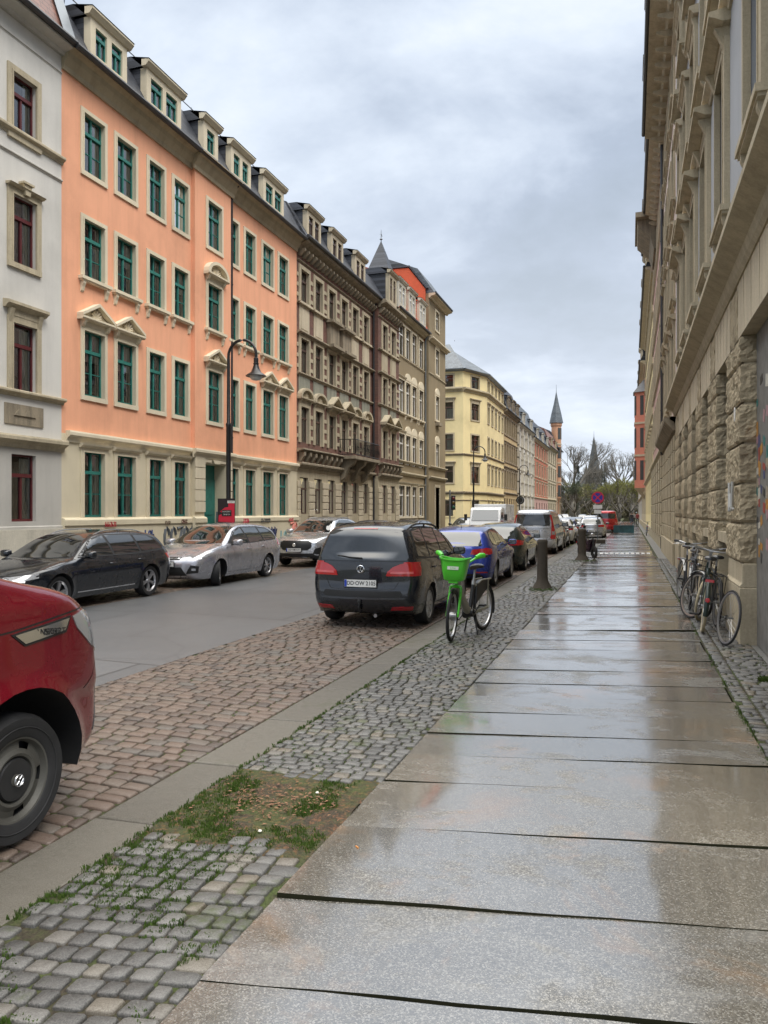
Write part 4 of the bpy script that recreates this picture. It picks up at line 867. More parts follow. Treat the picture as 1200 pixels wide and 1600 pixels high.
# ---------- yellow corner house beyond the side street
YC = YX(760, FX); YE = YX(787, FX); SX, SY = -15.75, YC-4.2
e = empty('yellow_corner_house', (FX, YC, 0), 0, 'pale yellow corner house with cut-off corner and hipped grey roof', 'apartment house', 'apartment houses along the left side of the street')
zl_ = [ZP(y, XY(745, YC-2), YC-2) for y in (606, 584, 661, 635, 711, 681, 768+14, 730, 838, 780)]
# storeys: attic, third, second, first, ground  (sill, head)
yz = [(ZP(612, FX, YC), ZP(594, FX, YC)), (ZP(660, FX, YC), ZP(635, FX, YC)), (ZP(707, FX, YC), ZP(683, FX, YC)), (ZP(756, FX, YC), ZP(731, FX, YC)), (ZP(806, FX, YC), ZP(781, FX, YC))]
zA = ZP(617, FX, YC); zT = ZP(587, FX, YC); zB1 = ZP(714, FX, YC); zB2 = ZP(772, FX, YC)
segs = [((SX-9, SY), (SX, SY), 5), ((SX, SY), (FX, YC), 1), ((FX, YC), (FX, YE), 5)]
for si, (p, q_, n_) in enumerate(segs):
    L = sqrt((q_[0]-p[0])**2+(q_[1]-p[1])**2); a = atan2(q_[1]-p[1], q_[0]-p[0]); fr = empty('facade_frame', (p[0]-FX, p[1]-YC, 0), a, parent=None)
    mat_ = Matrix.Translation((p[0]-FX, p[1]-YC, 0)) @ Matrix.Rotation(a, 4, 'Z'); bpy.data.objects.remove(fr)
    before = set(bpy.data.objects)
    ww_ = 1.0 if si == 2 else 1.5; cs = [L*(i+.5)/n_ for i in range(n_)]
    if si == 0: cs = [1.6, 3.2, 5.0, L-1.75]
    hs = [(c-ww_/2, c+ww_/2, z0_, z1_) for c in cs for z0_, z1_ in yz]
    mb = MB(); wallmesh(mb, 0, L, -.3, zT, hs); mb.build('wall', M['yellow'], e)
    for c in cs:
        for ri, (z0_, z1_) in enumerate(yz): window(e, c, z0_, ww_, z1_-z0_, 'brownwin', 'std', 'sand' if ri < 4 else 'yellow', .14, .05, 'thin', 'cornice' if ri in (1, 3) else None)
    ex = .12
    for z, h_, d in ((zA-.2, .45, .32), (zB1-.1, .22, .15), (zB2-.1, .3, .22), (zB2-.75, .12, .08)): band(e, corn(z, h_, d), -ex*0, L, 'sanddark' if h_ < .4 else 'creamdirty')
    band(e, corn(zT-.15, .25, .45), -.1, L+.1, 'zinc', 'eaves_cornice')
    for o in set(bpy.data.objects) - before:
        if o.parent == e: o.matrix_basis = mat_ @ o.matrix_basis
mb = MB(); zt = zT+.08; ap = zT+3.6
ring = [(SX-9.3-FX, SY-.45-YC), (SX+.15-FX, SY-.45-YC), (.45, -.2), (.45, YE-YC)]; inn = [(SX-9-FX, 2.0-YC+SY+3), (SX-2.2-FX, SY+3.6-YC), (-4.2, 2.6), (-4.2, YE-YC)]
mb.add([(x, y, zt) for x, y in ring] + [(x, y, ap-.2) for x, y in inn], [(0, 1, 5, 4), (1, 2, 6, 5), (2, 3, 7, 6), (4, 5, 6, 7)]); mb.build('roof', M['slate2'], e)
q = MB(); q.box(-2.6, -2.55, -3.5, -3.45, zT+3, zT+3.1); q.build('roof_hook', M['zinc'], e)
Lv = YE
spec = [('beige_house', 787, 808, 'beige ochre house with brown trim between the yellow corner house and the white house', ('beige', 'beige'), 6, 'sanddark', 'slate', 'brownwin', 1.2),
        ('narrow_white_house', 808, 832, 'white house with tall pilasters and grey mansard, fourth from the side street', ('white', 'white'), 4, 'palestone', 'slate2', 'darkgrey', 1.3),
        ('red_house', 832, 856, 'red and grey-pink house beyond the white house with pilasters', ('red', 'pink'), 6, 'sandlite', 'slate', 'brownwin', 1.6),
        ('sandstone_house', 856, 869, 'pale sandstone house before the brick corner turret', ('sandlite', 'sand'), 4, 'creamdirty', 'oldred', 'brownwin', 1.9)]
tops = {787: 640, 808: 661, 832: 684, 856: 697}
for nm, a, b, lb, mats, nc, sm, rf, jm, wwid in spec:
    ya, yb = YX(a, FX), YX(b, FX); e, Wd = left_building(nm, ya, yb, lb); zc = ZP(tops[a], FX, ya); st = (zc-.7-1.5)/3.62
    zs = [(zc-.7-st*.62-st*k, zc-.7-st*k) for k in range(3)] + [(1.2, 1.2+st*.68)]
    row_house(e, Wd, zs, mats, nc, jm, sm, rf, gf_h=4.0 if zs[2][0] > 4.2 else zs[2][0]-.25, win_w=wwid*.85, heads={1: 'cap', 2: 'cornice'}, dorm=3 if nc > 4 else 2, dorm_front='palestone' if 'white' in nm or 'red' in nm else sm, sw=.18, back=8, roofh=3.2)
    if nm == 'narrow_white_house':
        q = MB()
        for i in range(5):
            q = MB(); q.box(Wd*i/4-.22 if i else 0, Wd*i/4+.22 if i < 4 else Wd, -.28, 0, .5, zc-.35)
            for z in np.arange(2.5, zc-1, 1.6): q.box(max(0, Wd*i/4-.34), min(Wd, Wd*i/4+.34), -.36, -.001, z, z+.14)
            q.build('pilaster', M['palestone'], e)
# brick turret with spire closing the left row
ya = YX(869, FX); tx = FX-.4; ty = ya+4
e = empty('turret_house', (FX, ya, 0), pi/2, 'orange brick corner house with round turret and tall slate spire', 'apartment house', 'apartment houses along the left side of the street')
Wd = 12; zc = ZP(700, FX, ya); zs = [(zc-3.2-3.9*k, zc-1.2-3.9*k) for k in range(3)] + [(1.4, 3.8)]
mb = MB(); hs = [(c-.6, c+.6, a, b) for c in (1.6, 8, 10.5) for a, b in zs]; wallmesh(mb, 0, Wd, -.3, zc, hs); mb.build('wall', M['brickorange'], e)
for a_, b_, z0_, z1_ in hs: window(e, (a_+b_)/2, z0_, 1.2, z1_-z0_, 'brownwin', 'std', 'sandlite', .2, .06, 'thin')
tz = ZP(662, FX+.4, ya+4); tc_ = (3.0, .25, 0); mb = MB(); mb.lathe([(.4, 3.4), (.98, 4.6), (.98, tz-.8), (1.15, tz-.5), (1.15, tz), (.1, tz)], tc_, n=16, smooth=False); mb.build('turret', M['brickorange'], e)
for z in [4.9+3.9*k for k in range(int((tz-6)/3.9)+1)]:
    for an in (-2.4, -1.57, -.75):
        q = MB(); q.box(-.3, .3, -.09, .0, 0, 2.3); o = q.build('turret_window', M['room'], e); o.location = (tc_[0]+.93*cos(an), tc_[1]+.93*sin(an), z); o.rotation_euler.z = an+pi/2
    q = MB(); q.lathe([(.99, -.1), (1.1, -.1), (1.1, .1), (.99, .1)], (tc_[0], tc_[1], z+2.9), n=16, smooth=False); q.build('turret_ledge', M['sandlite'], e)
sz = ZP(602, FX+.4, ya+4); mb = MB(); mb.lathe([(1.4, tz), (1.0, tz+2.0), (.52, tz+(sz-tz)*.5), (.05, sz-1.5), (.02, sz)], tc_, n=8, smooth=False); mb.build('spire', M['slate2'], e)
mansard(e, 0, Wd, zc, 'slate', 3.5, 1.6, y=-.4); sidewall(e, Wd, zc, 9, 'brickorange', (1, 1))
# ================================================================ right side
# ---------- near house: rough sandstone ground floor, blue-grey plaster above
Y0, Y1 = 4.5, 26.3; e, Wd = right_building('rusticated_house', Y0, Y1, 'tall house with rough sandstone piers and blue-grey upper walls at the right edge'); L = lambda y: Y1 - y
SILLZ, ZJ = 1.42, 1.06; OT = 4.08; zl = 5.25
piers = [(10.95, 12.40), (13.85, 15.25), (16.6, 18.0), (19.35, 20.6), (21.9, 23.1), (24.3, 26.3), (7.2, 8.6), (4.5, 6.0)]
opens = []
ps = sorted(piers)
for (a, b), (c, d) in zip(ps, ps[1:]): opens.append((b, c))
PD = .25
def rough_block(mb, xa, xb, z0, z1, y0, dep, amp=.05, res=.05, sides=(1, 1), seed=0.0, m=0):
    """one hewn block: a front that wraps round onto its two ends, hacked by noise away from the joints"""
    path = []; nd = max(2, int(dep/res)); nf = max(3, int((xb-xa)/res)); nz = max(3, int((z1-z0)/res)); g_ = .014
    if sides[0]: path += [((xa, y0+dep*(1-i/nd)), (-1, 0)) for i in range(nd)]
    path += [((xa+(xb-xa)*i/nf, y0), (-.7 if i == 0 and sides[0] else (.7 if i == nf and sides[1] else 0), -1)) for i in range(nf+1)]
    if sides[1]: path += [((xb, y0+dep*(i+1)/nd), (1, 0)) for i in range(nd)]
    n_ = len(path); vs = []
    for j in range(nz+1):
        v = j/nz; z = z0+g_+(z1-z0-2*g_)*v; fz = min(1, min(v, 1-v)*nz*.9)
        for i, ((x, y), (nx_, ny_)) in enumerate(path):
            fe = min(1, min(i if not sides[0] else 9, n_-1-i if not sides[1] else 9)*.6+ (0 if not sides[0] or not sides[1] else 1)); p = Vector((x*3.1+seed, y*3.1+seed*.3, z*3.1))
            nn = noise.noise(p)*.35 + (noise.voronoi(p*2.6)[0][0]-.4)*1.1 + noise.noise(p*7.3)*.45
            d = (fz*fe)*(amp*.2 + amp*.9*nn) - .010*(1-fz); vs.append((x+nx_*d, y+ny_*d, z))
    mb.add(vs, [(j*n_+i, j*n_+i+1, (j+1)*n_+i+1, (j+1)*n_+i) for j in range(nz) for i in range(n_-1)], m, False)
rs = random.Random(3)
for a, b in piers:
    near = a < 17; mb = MB(); xa, xb = L(b), L(a); res = .032 if near else .09
    z = ZJ; k = 0
    while z < OT-.05:
        z1_ = min(z+.53, OT); rough_block(mb, xa, xb, z, z1_, -.03, PD+.03, .045, res, seed=rs.random()*50); z = z1_; k += 1
    mb.box(xa+.02, xb-.02, .012, PD+.1, .0, OT)           # core behind the joints
    o = mb.build('pier', M['sandrough'], e, fix=False)
    for p_ in o.data.polygons: pass
    q = MB(); q.box(xa-.03, xb+.03, -.05, PD+.12, -.3, .74); q.prism([(PD, .74), (-.05, .74), (-.055, .76), (-.02, .80), (-.015, ZJ), (PD, ZJ)], xa-.02, xb+.02); q.build('pier_base', M['sand'], e, bevel=.012)
mb = MB()                                                 # recessed wall under and over the openings
hs = [(L(b)+.001, L(a)-.001, SILLZ, OT) for a, b in opens if not (a > 8 and b < 11.2)]; dr = (L(10.95)+.001, L(8.6)-.001, 0.0, OT); hs.append(dr)
wallmesh(mb, 0, Wd, -.3, OT, hs, PD-.02, .25); mb.build('ground_floor_wall', M['sand'], e)
for a, b in opens:
    c = (L(a)+L(b))/2; w_ = abs(a-b)-.02
    if a > 8 and b < 11.2: continue
    window(e, c, SILLZ, w_, OT-SILLZ, 'brownwin', 'std', None, y=PD-.05); q = MB(); q.box(c-w_/2, c+w_/2, -.02, PD, SILLZ-.16, SILLZ); q.build('window_sill', M['sand'], e)
for a, b in opens:
    n_ = 5; xa, xb = L(b)-.3, L(a)+.3
    for i in range(n_): mb = MB(); u0, u1 = xa+(xb-xa)*i/n_, xa+(xb-xa)*(i+1)/n_; k = (i-(n_-1)/2)*.05; mb.add([(u0+.008, -.03, OT), (u1-.008, -.03, OT), (u1-.008+k, -.03, zl-.42), (u0+.008+k, -.03, zl-.42), (u0, PD, OT), (u1, PD, OT), (u1+k, PD, zl-.42), (u0+k, PD, zl-.42)], [(0, 1, 2, 3), (0, 4, 5, 1), (1, 5, 6, 2), (3, 2, 6, 7), (0, 3, 7, 4)]); mb.build('voussoir', M['sandlite'], e)
mb = MB()
for a, b in piers: rough_block(mb, L(b)+.32, L(a)-.32, OT, zl-.42, -.03, .1, .03, .06 if a < 17 else .12, seed=rs.random()*50)
mb.box(0, Wd, .0, PD, OT+.01, zl-.4); mb.build('lintel_course', M['sandrough'], e, fix=False)
band(e, [(0, zl-.42), (.05, zl-.42), (.09, zl-.36), (.12, zl-.25), (.30, zl-.13), (.34, zl-.10), (.34, zl-.02), (.3, zl), (0, zl+.02)], 0, Wd, 'sand')
RZ = 20.3
fl = [(17.3, 19.3), (13.7, 15.9), (10.0, 12.3), (6.35, 8.7)]
cy_ = [(a+b)/2 for a, b in opens]; hs = [(L(y)-.55, L(y)+.55, a, b) for y in cy_ for a, b in fl]
mb = MB(); wallmesh(mb, 0, Wd, zl, RZ, hs); mb.build('wall', M['bluegrey'], e)
for i, y in enumerate(cy_):
    for ri, (a, b) in enumerate(fl): window(e, L(y), a, 1.1, b-a, 'brownwin', 'std', 'sand', .20, .08, 'heavy' if ri < 3 else 'bracket', ['cap', 'cornice', 'cornice', 'bigcornice'][ri])
q = MB()
for z, h_ in ((9.2, .2), (16.55, .14)): q.prism([(-a, zz_) for a, zz_ in corn(z, h_, .16)], 0, Wd)
q.build('string_course', M['sandlite'], e)
band(e, [(0, RZ-.7), (.08, RZ-.7), (.15, RZ-.5), (.6, RZ-.35), (.72, RZ-.28), (.78, RZ-.05), (0, RZ)], 0, Wd, 'sanddark', 'eaves_cornice', brackets=(.9, .2, .6, RZ-.85, RZ-.35)); mansard(e, 0, Wd, RZ, 'slate', 2.6, 1.4, y=-.78); sidewall(e, Wd, RZ, 10, 'bluegrey')
# sticker-covered door deep in the doorway
DX = .155; q = MB(); q.box(dr[0], dr[1], DX, DX+.06, 0, 3.6); q.box(dr[0], dr[1], DX-.0, DX+.06, 3.6, OT); d = q.build('door', m_plain('grey_door_paint', (.17, .165, .155), .6, var=.3), e); d['label'] = 'grey door plastered with colourful stickers'
rs = random.Random(8); pal = [(.02, .16, .15), (.42, .20, .04), (.30, .05, .04), (.5, .48, .42), (.06, .07, .16), (.32, .27, .2), (.04, .04, .04), (.35, .2, .22)]
cm = [m_plain('sticker_paper', c, .5, var=.35, sc=22) for c in pal]
for z in np.arange(1.2, 3.55, .16):
    for xo in (-.02, .13, .3, .5, .72, .98, 1.3, 1.7):
        if rs.random() < .4: continue
        q = MB(); sx_, sz_ = rs.uniform(.09, .22), rs.uniform(.07, .19); q.box(-sx_/2, sx_/2, -.002, 0, -sz_/2, sz_/2); o = q.build('sticker', cm[rs.randrange(8)], d); o.location = (dr[0]+.1+xo, DX-.001-.0015*rs.random(), z+rs.uniform(-.06, .06)); o.rotation_euler.y = rs.uniform(-.35, .35)
q = MB(); q.lathe([(.0, -.004), (.06, -.004), (.06, .004), (0, .004)], axis='Y', n=16); o = q.build('house_number_plate', M['whitewin'], e); o.location = (L(11.1), -.09, 3.05); o.scale = (1, 1, 1.6)
q = MB(); squiggle(q, 0, 0, .4, 2, 0, rg, .05); o = q.build('graffiti', m_plain('pale_spray', (.5, .5, .48), .6), e); o.location = (L(11.55), -.105, 1.75)
# ---------- next houses on the right
def rh(nm, a, b, lb, zs, mats, nc, **k):
    e, Wd = right_building(nm, a, b, lb); return e, Wd, row_house(e, Wd, zs, mats, nc, **k)
z5 = [(15.6, 17.6), (12.2, 14.3), (8.9, 11.1), (5.6, 7.8), (1.5, 3.9)]
e, Wd, zc = rh('pink_stone_house', 26.3, 36.0, 'house faced in pink and white stone blocks behind the leaning bicycles', z5, ('blotch', 'sandlite'), 4, gf_h=4.75, heads={2: 'cap', 3: 'cornice'}, sill='bracket', dorm=2, eave=.8, sw=.16, pr=.05, frieze=1.1, pl='sand', brk=.9, sm='sand')
q = MB()
for i in range(9):
    x = Wd*(i+.0)/8; z = .75
    q = MB()
    while z < 4.0: q.box(max(0, x-.22), min(Wd, x+.22), -.09, 0, z, z+.47); z += .5
    q.build('pilaster', M['sand'], e, bevel=.02)
q = MB(); q.box(0, Wd, -.12, 0, -.3, .7); q.build('plinth', M['sand'], e); band(e, [(0, 4.4), (.1, 4.4), (.36, 4.7), (.38, 4.82), (0, 4.86)], 0, Wd, 'sanddark')
e, Wd, zc = rh('pink_house', 36.0, 52.5, 'dusky pink plastered house with dark downpipe and block-work ground floor', z5, ('pink', 'sandlite'), 6, gf_h=4.5, sill='thin', dorm=2, eave=.62, sw=.14, pr=.035, frieze=1.0, brk=.8)
q = MB()
for i in range(7):
    x = Wd*i/6; z = .6
    q = MB()
    while z < 4.0: q.box(max(0, x-.5), min(Wd, x+.5), -.14, 0, z, z+.5); z += .53
    q.build('pilaster', M['sand'], e, bevel=.02)
pipe(e, Wd-.12, .1, zc-.1, y=-.07, r=.07, neck=False)
q = MB(); q.box(2.5, 7.5, -1.15, .5, zc-.2, zc+.08); q.prism([(0, zc-1.9), (-.15, zc-1.9), (-.35, zc-1.2), (-1.0, zc-.6), (-1.05, zc-.2), (0, zc-.2)], 3, 7); q.build('attic_gable', M['sanddark'], e)
e, Wd, zc = rh('pale_yellow_house', 52.5, 78, 'pale yellow plastered house beyond the pink house on the right', [(z-.5, q-.5) if i < 4 else (z, q) for i, (z, q) in enumerate(z5)], ('yellow', 'yellow'), 9, gf_h=4.4, heads={3: 'cap'}, sill='thin', dorm=4, eave=.5, sw=.14, pr=.04, sm='sandlite')
e, Wd, zc = rh('salmon_house', 78, 104, 'salmon coloured house with projecting oriel at the far right', [(z-1.8, q-1.8) if i < 4 else (z, q-.6) for i, (z, q) in enumerate(z5)], ('salmon', 'sandlite'), 9, gf_h=3.6, sill='thin', dorm=4, eave=.5, sw=.14, sm='sandlite')
q = MB(); oz0, oz1 = 4.2, zc-2.6
for xc in (Wd-4.5,):
    ring = [(-1.6, 0), (-1.1, -1.0), (1.1, -1.0), (1.6, 0)]
    q.add([(xc+x, y, oz0) for x, y in ring]+[(xc+x, y, oz1) for x, y in ring], [(0, 1, 5, 4), (1, 2, 6, 5), (2, 3, 7, 6), (0, 3, 2, 1)]); q.add([(xc+x*1.15, y*1.15, oz1) for x, y in ring]+[(xc+x*.1, 0, oz1+1.6) for x, y in ring], [(0, 1, 5, 4), (1, 2, 6, 5), (2, 3, 7, 6), (0, 3, 2, 1)], 1)
    q.add([(xc+x, y, oz0) for x, y in ring]+[(xc+x*.2, 0, oz0-1.2) for x, y in ring], [(0, 1, 5, 4), (1, 2, 6, 5), (2, 3, 7, 6)], 2)
    for z in np.arange(oz0+.8, oz1-2, 3.3):
        for u, v, xx_, yy in ((-.9, .9, 0, -1.02),): q.box(xc-.8, xc+.8, -1.03, -1.0, z, z+2, 3)
        q.add([(xc+1.18, -.82, z), (xc+1.54, -.14, z), (xc+1.54, -.14, z+2), (xc+1.18, -.82, z+2)], [(0, 1, 2, 3)], 3); q.add([(xc+1.2, -.86, z+.001), (xc+1.12, -1.0, z), (xc+1.12, -1.0, z+2), (xc+1.2, -.86, z+2)], [(0, 1, 2, 3)], 3)
    for z in np.arange(oz0+3.2, oz1, 3.3): q.add([(xc+x*1.06, y*1.06, z) for x, y in ring]+[(xc+x*1.06, y*1.06, z+.2) for x, y in ring], [(0, 1, 5, 4), (1, 2, 6, 5), (2, 3, 7, 6), (0, 3, 2, 1), (4, 5, 6, 7)], 2)
q.build('oriel', [M['salmon'], M['slate'], M['sandlite'], M['room']], e)
e, Wd, zc = rh('grey_house', 104, 150, 'grey plastered house farthest down the right side', [(z-3.2, q-3.2) if i < 4 else (z, q-1.2) for i, (z, q) in enumerate(z5)][:1]+[(8.2, 10.2), (5.0, 7.0), (1.3, 3.0)], ('greyplaster', 'greyplaster'), 9, gf_h=3.6, dorm=4, eave=.4)
# ================================================================ vehicles
def m_simple(name, c, rough, metal=0, coat=0, spec=.5, alpha=None):
    n = N(name); return n.bsdf(c, rough, metal, None, coat, .03, spec)
M['cglass'] = m_simple('tinted_car_glass', (.012, .014, .015), .03, 0, 1.0, .8); M['cglass2'] = m_simple('clear_car_glass', (.03, .038, .038), .03, 0, 1.0, 1.0)
M['rubber'] = m_plain('tyre_rubber', (.014, .014, .015), .7, var=.3); M['plastic'] = m_plain('black_plastic', (.018, .018, .019), .55); M['alloy'] = m_plain('alloy', (.42, .42, .43), .3, .8, .3)
M['shaded_steelcap'] = m_plain('shaded_silver_wheel_cover', (.085, .082, .072), .55, .3); M['chrome'] = m_simple('chrome', (.75, .76, .78), .12, 1.0); M['redlamp'] = m_simple('red_lamp_glass', (.42, .006, .012), .12, 0, 1.0)  # silver wheel cover: the shade on it is put into its dark colour
M['lamp'] = m_simple('headlamp_glass', (.45, .46, .48), .10, .55, 1.0); M['amber'] = m_simple('amber_lamp', (.6, .22, .02), .15, 0, 1.0); M['plate'] = m_plain('number_plate', (.72, .72, .70), .4, var=.04); M['plateblue'] = m_simple('plate_blue', (.01, .05, .40), .4)
M['blackink'] = m_simple('black_ink', (.012, .012, .012), .5); M['reddecal'] = m_simple('red_reflector', (.35, .01, .02), .2, 0, .8)
def crom(pts, step=.045):
    P = [np.array(p, float) for p in pts]; P = [2*P[0]-P[1]] + P + [2*P[-1]-P[-2]]; out = []
    for i in range(1, len(P)-2):
        L = np.linalg.norm(P[i+1]-P[i]); n_ = max(2, int(L/step))
        for k in range(n_):
            t = k/n_; a, b, c, d = P[i-1], P[i], P[i+1], P[i+2]
            # centripetal-ish: limit tangents by segment length
            m1 = (c-a)*.5; m2 = (d-b)*.5
            for mm in (m1, m2):
                l = np.linalg.norm(mm)
                if l > L: mm *= L/l
            h00, h10, h01, h11 = 2*t**3-3*t**2+1, t**3-2*t**2+t, -2*t**3+3*t**2, t**3-t**2
            out.append(h00*b+h10*m1+h01*c+h11*m2)
    out.append(P[-2]); return np.array(out)
def inside(poly, pts):
    x, y = pts[:, 0], pts[:, 1]; c = np.zeros(len(pts), bool); n_ = len(poly)
    for i in range(n_):
        x1_, y1_ = poly[i]; x2_, y2_ = poly[(i+1) % n_]
        if y1_ == y2_: continue
        m = ((y1_ > y) != (y2_ > y)) & (x < (x2_-x1_)*(y-y1_)/(y2_-y1_)+x1_); c ^= m
    return c
def segdist(poly, pts, closed=False):
    a = poly if closed is False else poly; P0 = poly[:-1] if not closed else poly; P1 = poly[1:] if not closed else np.roll(poly, -1, 0)
    best = np.full(len(pts), 1e9); idx = np.zeros(len(pts), int)
    for i in range(len(P0)):
        d = P1[i]-P0[i]; L2 = max(1e-12, d@d); t = np.clip(((pts-P0[i])@d)/L2, 0, 1); q = P0[i]+t[:, None]*d; dd = np.hypot(*(pts-q).T)
        m = dd < best; best[m] = dd[m]; idx[m] = i
    return best, idx
def sm01(t): t = np.clip(t, 0, 1); return t*t*(3-2*t)
class Car:
    def __init__(s, sp):
        s.sp = sp; L = s.L = sp['L']; s.hw = sp['W']/2; top = crom([(L/2-a, z) for a, z in sp['top']]); s.top = top; zb = sp.get('zb', .22)
        ar = sp['ar']; axs = [L/2-sp['xf'], L/2-sp['xr']]; s.axs = axs; s.wr = sp['wr']
        # bottom, rear -> front with arches
        bot = []; x = top[-1][0]; kinds = ['t']*len(top)
        pts = [tuple(p) for p in top]
        def addp(p, k): pts.append(p); kinds.append(k)
        for ax in (axs[1], axs[0]):
            a0 = math.asin(min(1, (zb-s.wr)/ar)) if zb > s.wr else -math.asin(min(1, (s.wr-zb)/ar))
            for q in np.linspace(0, 1, 5)[1:]: 
                xx = x + (ax-ar*cos(a0)-x)*q
                if q < 1: addp((xx, zb), 'b')
            for q in np.linspace(pi-a0, a0, 19): addp((ax+ar*cos(q), s.wr+ar*sin(q)), 'a')
            x = ax+ar*cos(a0)
        for q in np.linspace(0, 1, 5)[1:-1]: addp((x+(top[0][0]-x)*q, zb), 'b')
        B = np.array(pts); s.B = B; n_ = len(B)
        tg = np.gradient(top, axis=0); nr = np.stack([tg[:, 1], -tg[:, 0]], 1); nr /= np.linalg.norm(nr, axis=1)[:, None]+1e-9   # outward for front->rear over the top
        if nr[len(nr)//2][1] < 0: nr = -nr
        s.nr = nr; inner = []
        for off in (.012, .035, .07):
            inner.append(top[::1]-nr*off)
        gs = sp.get('gs', .055); gx, gz = np.meshgrid(np.arange(-L/2, L/2, gs), np.arange(zb, top[:, 1].max(), gs)); G_ = np.stack([gx.ravel(), gz.ravel()], 1); G_[:, 0] += (np.round(G_[:, 1]/gs) % 2)*gs*.5
        C_ = np.concatenate(inner); C_ = C_[inside(B, C_)]; dC, _ = segdist(B, C_, True); C_ = C_[dC > .010]
        G_ = G_[inside(B, G_)]; dG, _ = segdist(B, G_, True); G_ = G_[dG > .09 if False else dG > .03]; dT, _ = segdist(top, G_); G_ = G_[dT > .095]
        allp = [tuple(p) for p in B] + [tuple(p) for p in C_] + [tuple(p) for p in G_]
        edges = [(i, (i+1) % n_) for i in range(n_)]
        vo, eo, fo, ov, oe, of = delaunay_2d_cdt([Vector(p) for p in allp], edges, [], 1, 1e-5)
        P = np.array([tuple(v) for v in vo]); src = {}
        for i, o in enumerate(ov):
            for k in o: src[k] = i
        s.P = P; Wv = s.width(P); nV = len(P)
        V = [(P[i][0], Wv[i], P[i][1]) for i in range(nV)] + [(P[i][0], -Wv[i], P[i][1]) for i in range(nV)]
        F_ = [tuple(f) for f in fo] + [tuple(nV+i for i in reversed(f)) for f in fo]; mt = [0]*len(F_)
        zd = sp.get('clad', 0)
        if zd:
            for k, f in enumerate(F_):
                c = np.mean([V[i] for i in f], 0)
                if c[2] < zd or min(math.hypot(c[0]-a, c[2]-s.wr) for a in axs) < ar+sp.get('cladarch', 0): mt[k] = 1
        loop = [src[i] for i in range(n_)]; m_ = 12; rows = []
        bowf = sp.get('bow', .10)
        for i in range(n_):
            v = loop[i]; We = Wv[v]; row = [v]
            if kinds[i] == 't':
                nx, nz = nr[i]; zc = P[v][1]; lowend = 1 if zc < sp['belt']+.1 else .6
                bw = (.025+(bowf*lowend)*abs(nx)**1.5) * min(1, (zc-zb)/.08 if zc-zb < .08 else 1)
            else: nx = nz = bw = 0
            for k in range(1, m_):
                t = 1-2*k/m_; c = bw*(1-t*t); V.append((P[v][0]+nx*c, We*t, P[v][1]+nz*c)); row.append(len(V)-1)
            row.append(nV+v); rows.append(row)
        for i in range(n_):
            j = (i+1) % n_; kk = kinds[i] if kinds[i] != 't' or kinds[j] == 't' else 'b'
            for k in range(m_):
                F_.append((rows[i][k], rows[i][k+1], rows[j][k+1], rows[j][k])); mt.append(0 if kk == 't' else 1)
        s.V, s.F, s.mt = V, F_, mt
        bm = bmesh.new(); vs = [bm.verts.new(v) for v in V]
        for f in F_:
            try: bm.faces.new([vs[i] for i in f])
            except ValueError: pass
        bmesh.ops.recalc_face_normals(bm, faces=bm.faces); s.bvh = BVHTree.FromBMesh(bm); bm.free()
        s.extra = MB()
    def width(s, P):
        sp = s.sp; L = s.L; hw = s.hw; belt = sp['belt']; bs = sp.get('beltslope', 0); x, z = P[:, 0], P[:, 1]; b = belt + bs*(-x)
        w = hw - .10*np.clip((.52-z)/.35, 0, 1)**2 - .035*np.clip((z-.72)/(b-.72+1e-6), 0, 1)**1.5
        w += .012*np.tanh((z-sp.get('crease', .62))/.02)*sp.get('creaseamt', .6)
        cl2 = sp.get('crease2')
        if cl2: w -= .010*(1+np.tanh((z-(cl2+bs*(-x)))/.015))
        up = np.clip(z-b, 0, 9); w -= sp.get('tumble', .32)*up + .012*sm01(up/.03) + sp.get('tumble2', .25)*up*up
        tf = np.clip(1-(L/2-x)/sp.get('ft', .75), 0, 1); tr = np.clip(1-(x+L/2)/sp.get('rt', .55), 0, 1)
        w *= 1-sp.get('fk', .17)*tf**2.2-sp.get('rk', .12)*tr**2.2
        # narrowing of the cabin towards the windscreen
        d, idx = segdist(s.top, P); nx = np.abs(s.nr[np.clip(idx, 0, len(s.nr)-1)][:, 0])
        endz = np.clip((L/2-np.abs(x))/.5, 0, 1); r = .085 + .09*(1-endz)*np.clip((b+.1-z)/.2, 0, 1) + .02*nx
        r *= sp.get('rk2', 1)
        t = np.clip(d/r, 0, 1); w -= r*(1-np.sqrt(np.clip(1-(1-t)**2, 0, 1)))
        for ax in s.axs:
            q = np.hypot(x-ax, z-s.wr)-sp['ar']; w += sp.get('flare', .018)*np.exp(-(q/.05)**2)
        return w
    def hit(s, mode, a, b, off=.004):
        L = s.L
        if mode in ('L', 'R'): sg = 1 if mode == 'L' else -1; o, d = Vector((a, sg*3, b)), Vector((0, -sg, 0))
        elif mode == 'F': o, d = Vector((L, a, b)), Vector((-1, 0, 0))
        elif mode == 'B': o, d = Vector((-L, a, b)), Vector((1, 0, 0))
        else: o, d = Vector((a, b, 4)), Vector((0, 0, -1))
        loc, n_, i, dist = s.bvh.ray_cast(o, d)
        if loc is None:
            loc, n_, i, dist = s.bvh.find_nearest(o + d*(3-s.hw*.8 if mode in 'LR' else L/2))
        if n_.dot(d) > 0: n_ = -n_
        return loc + n_*off, n_
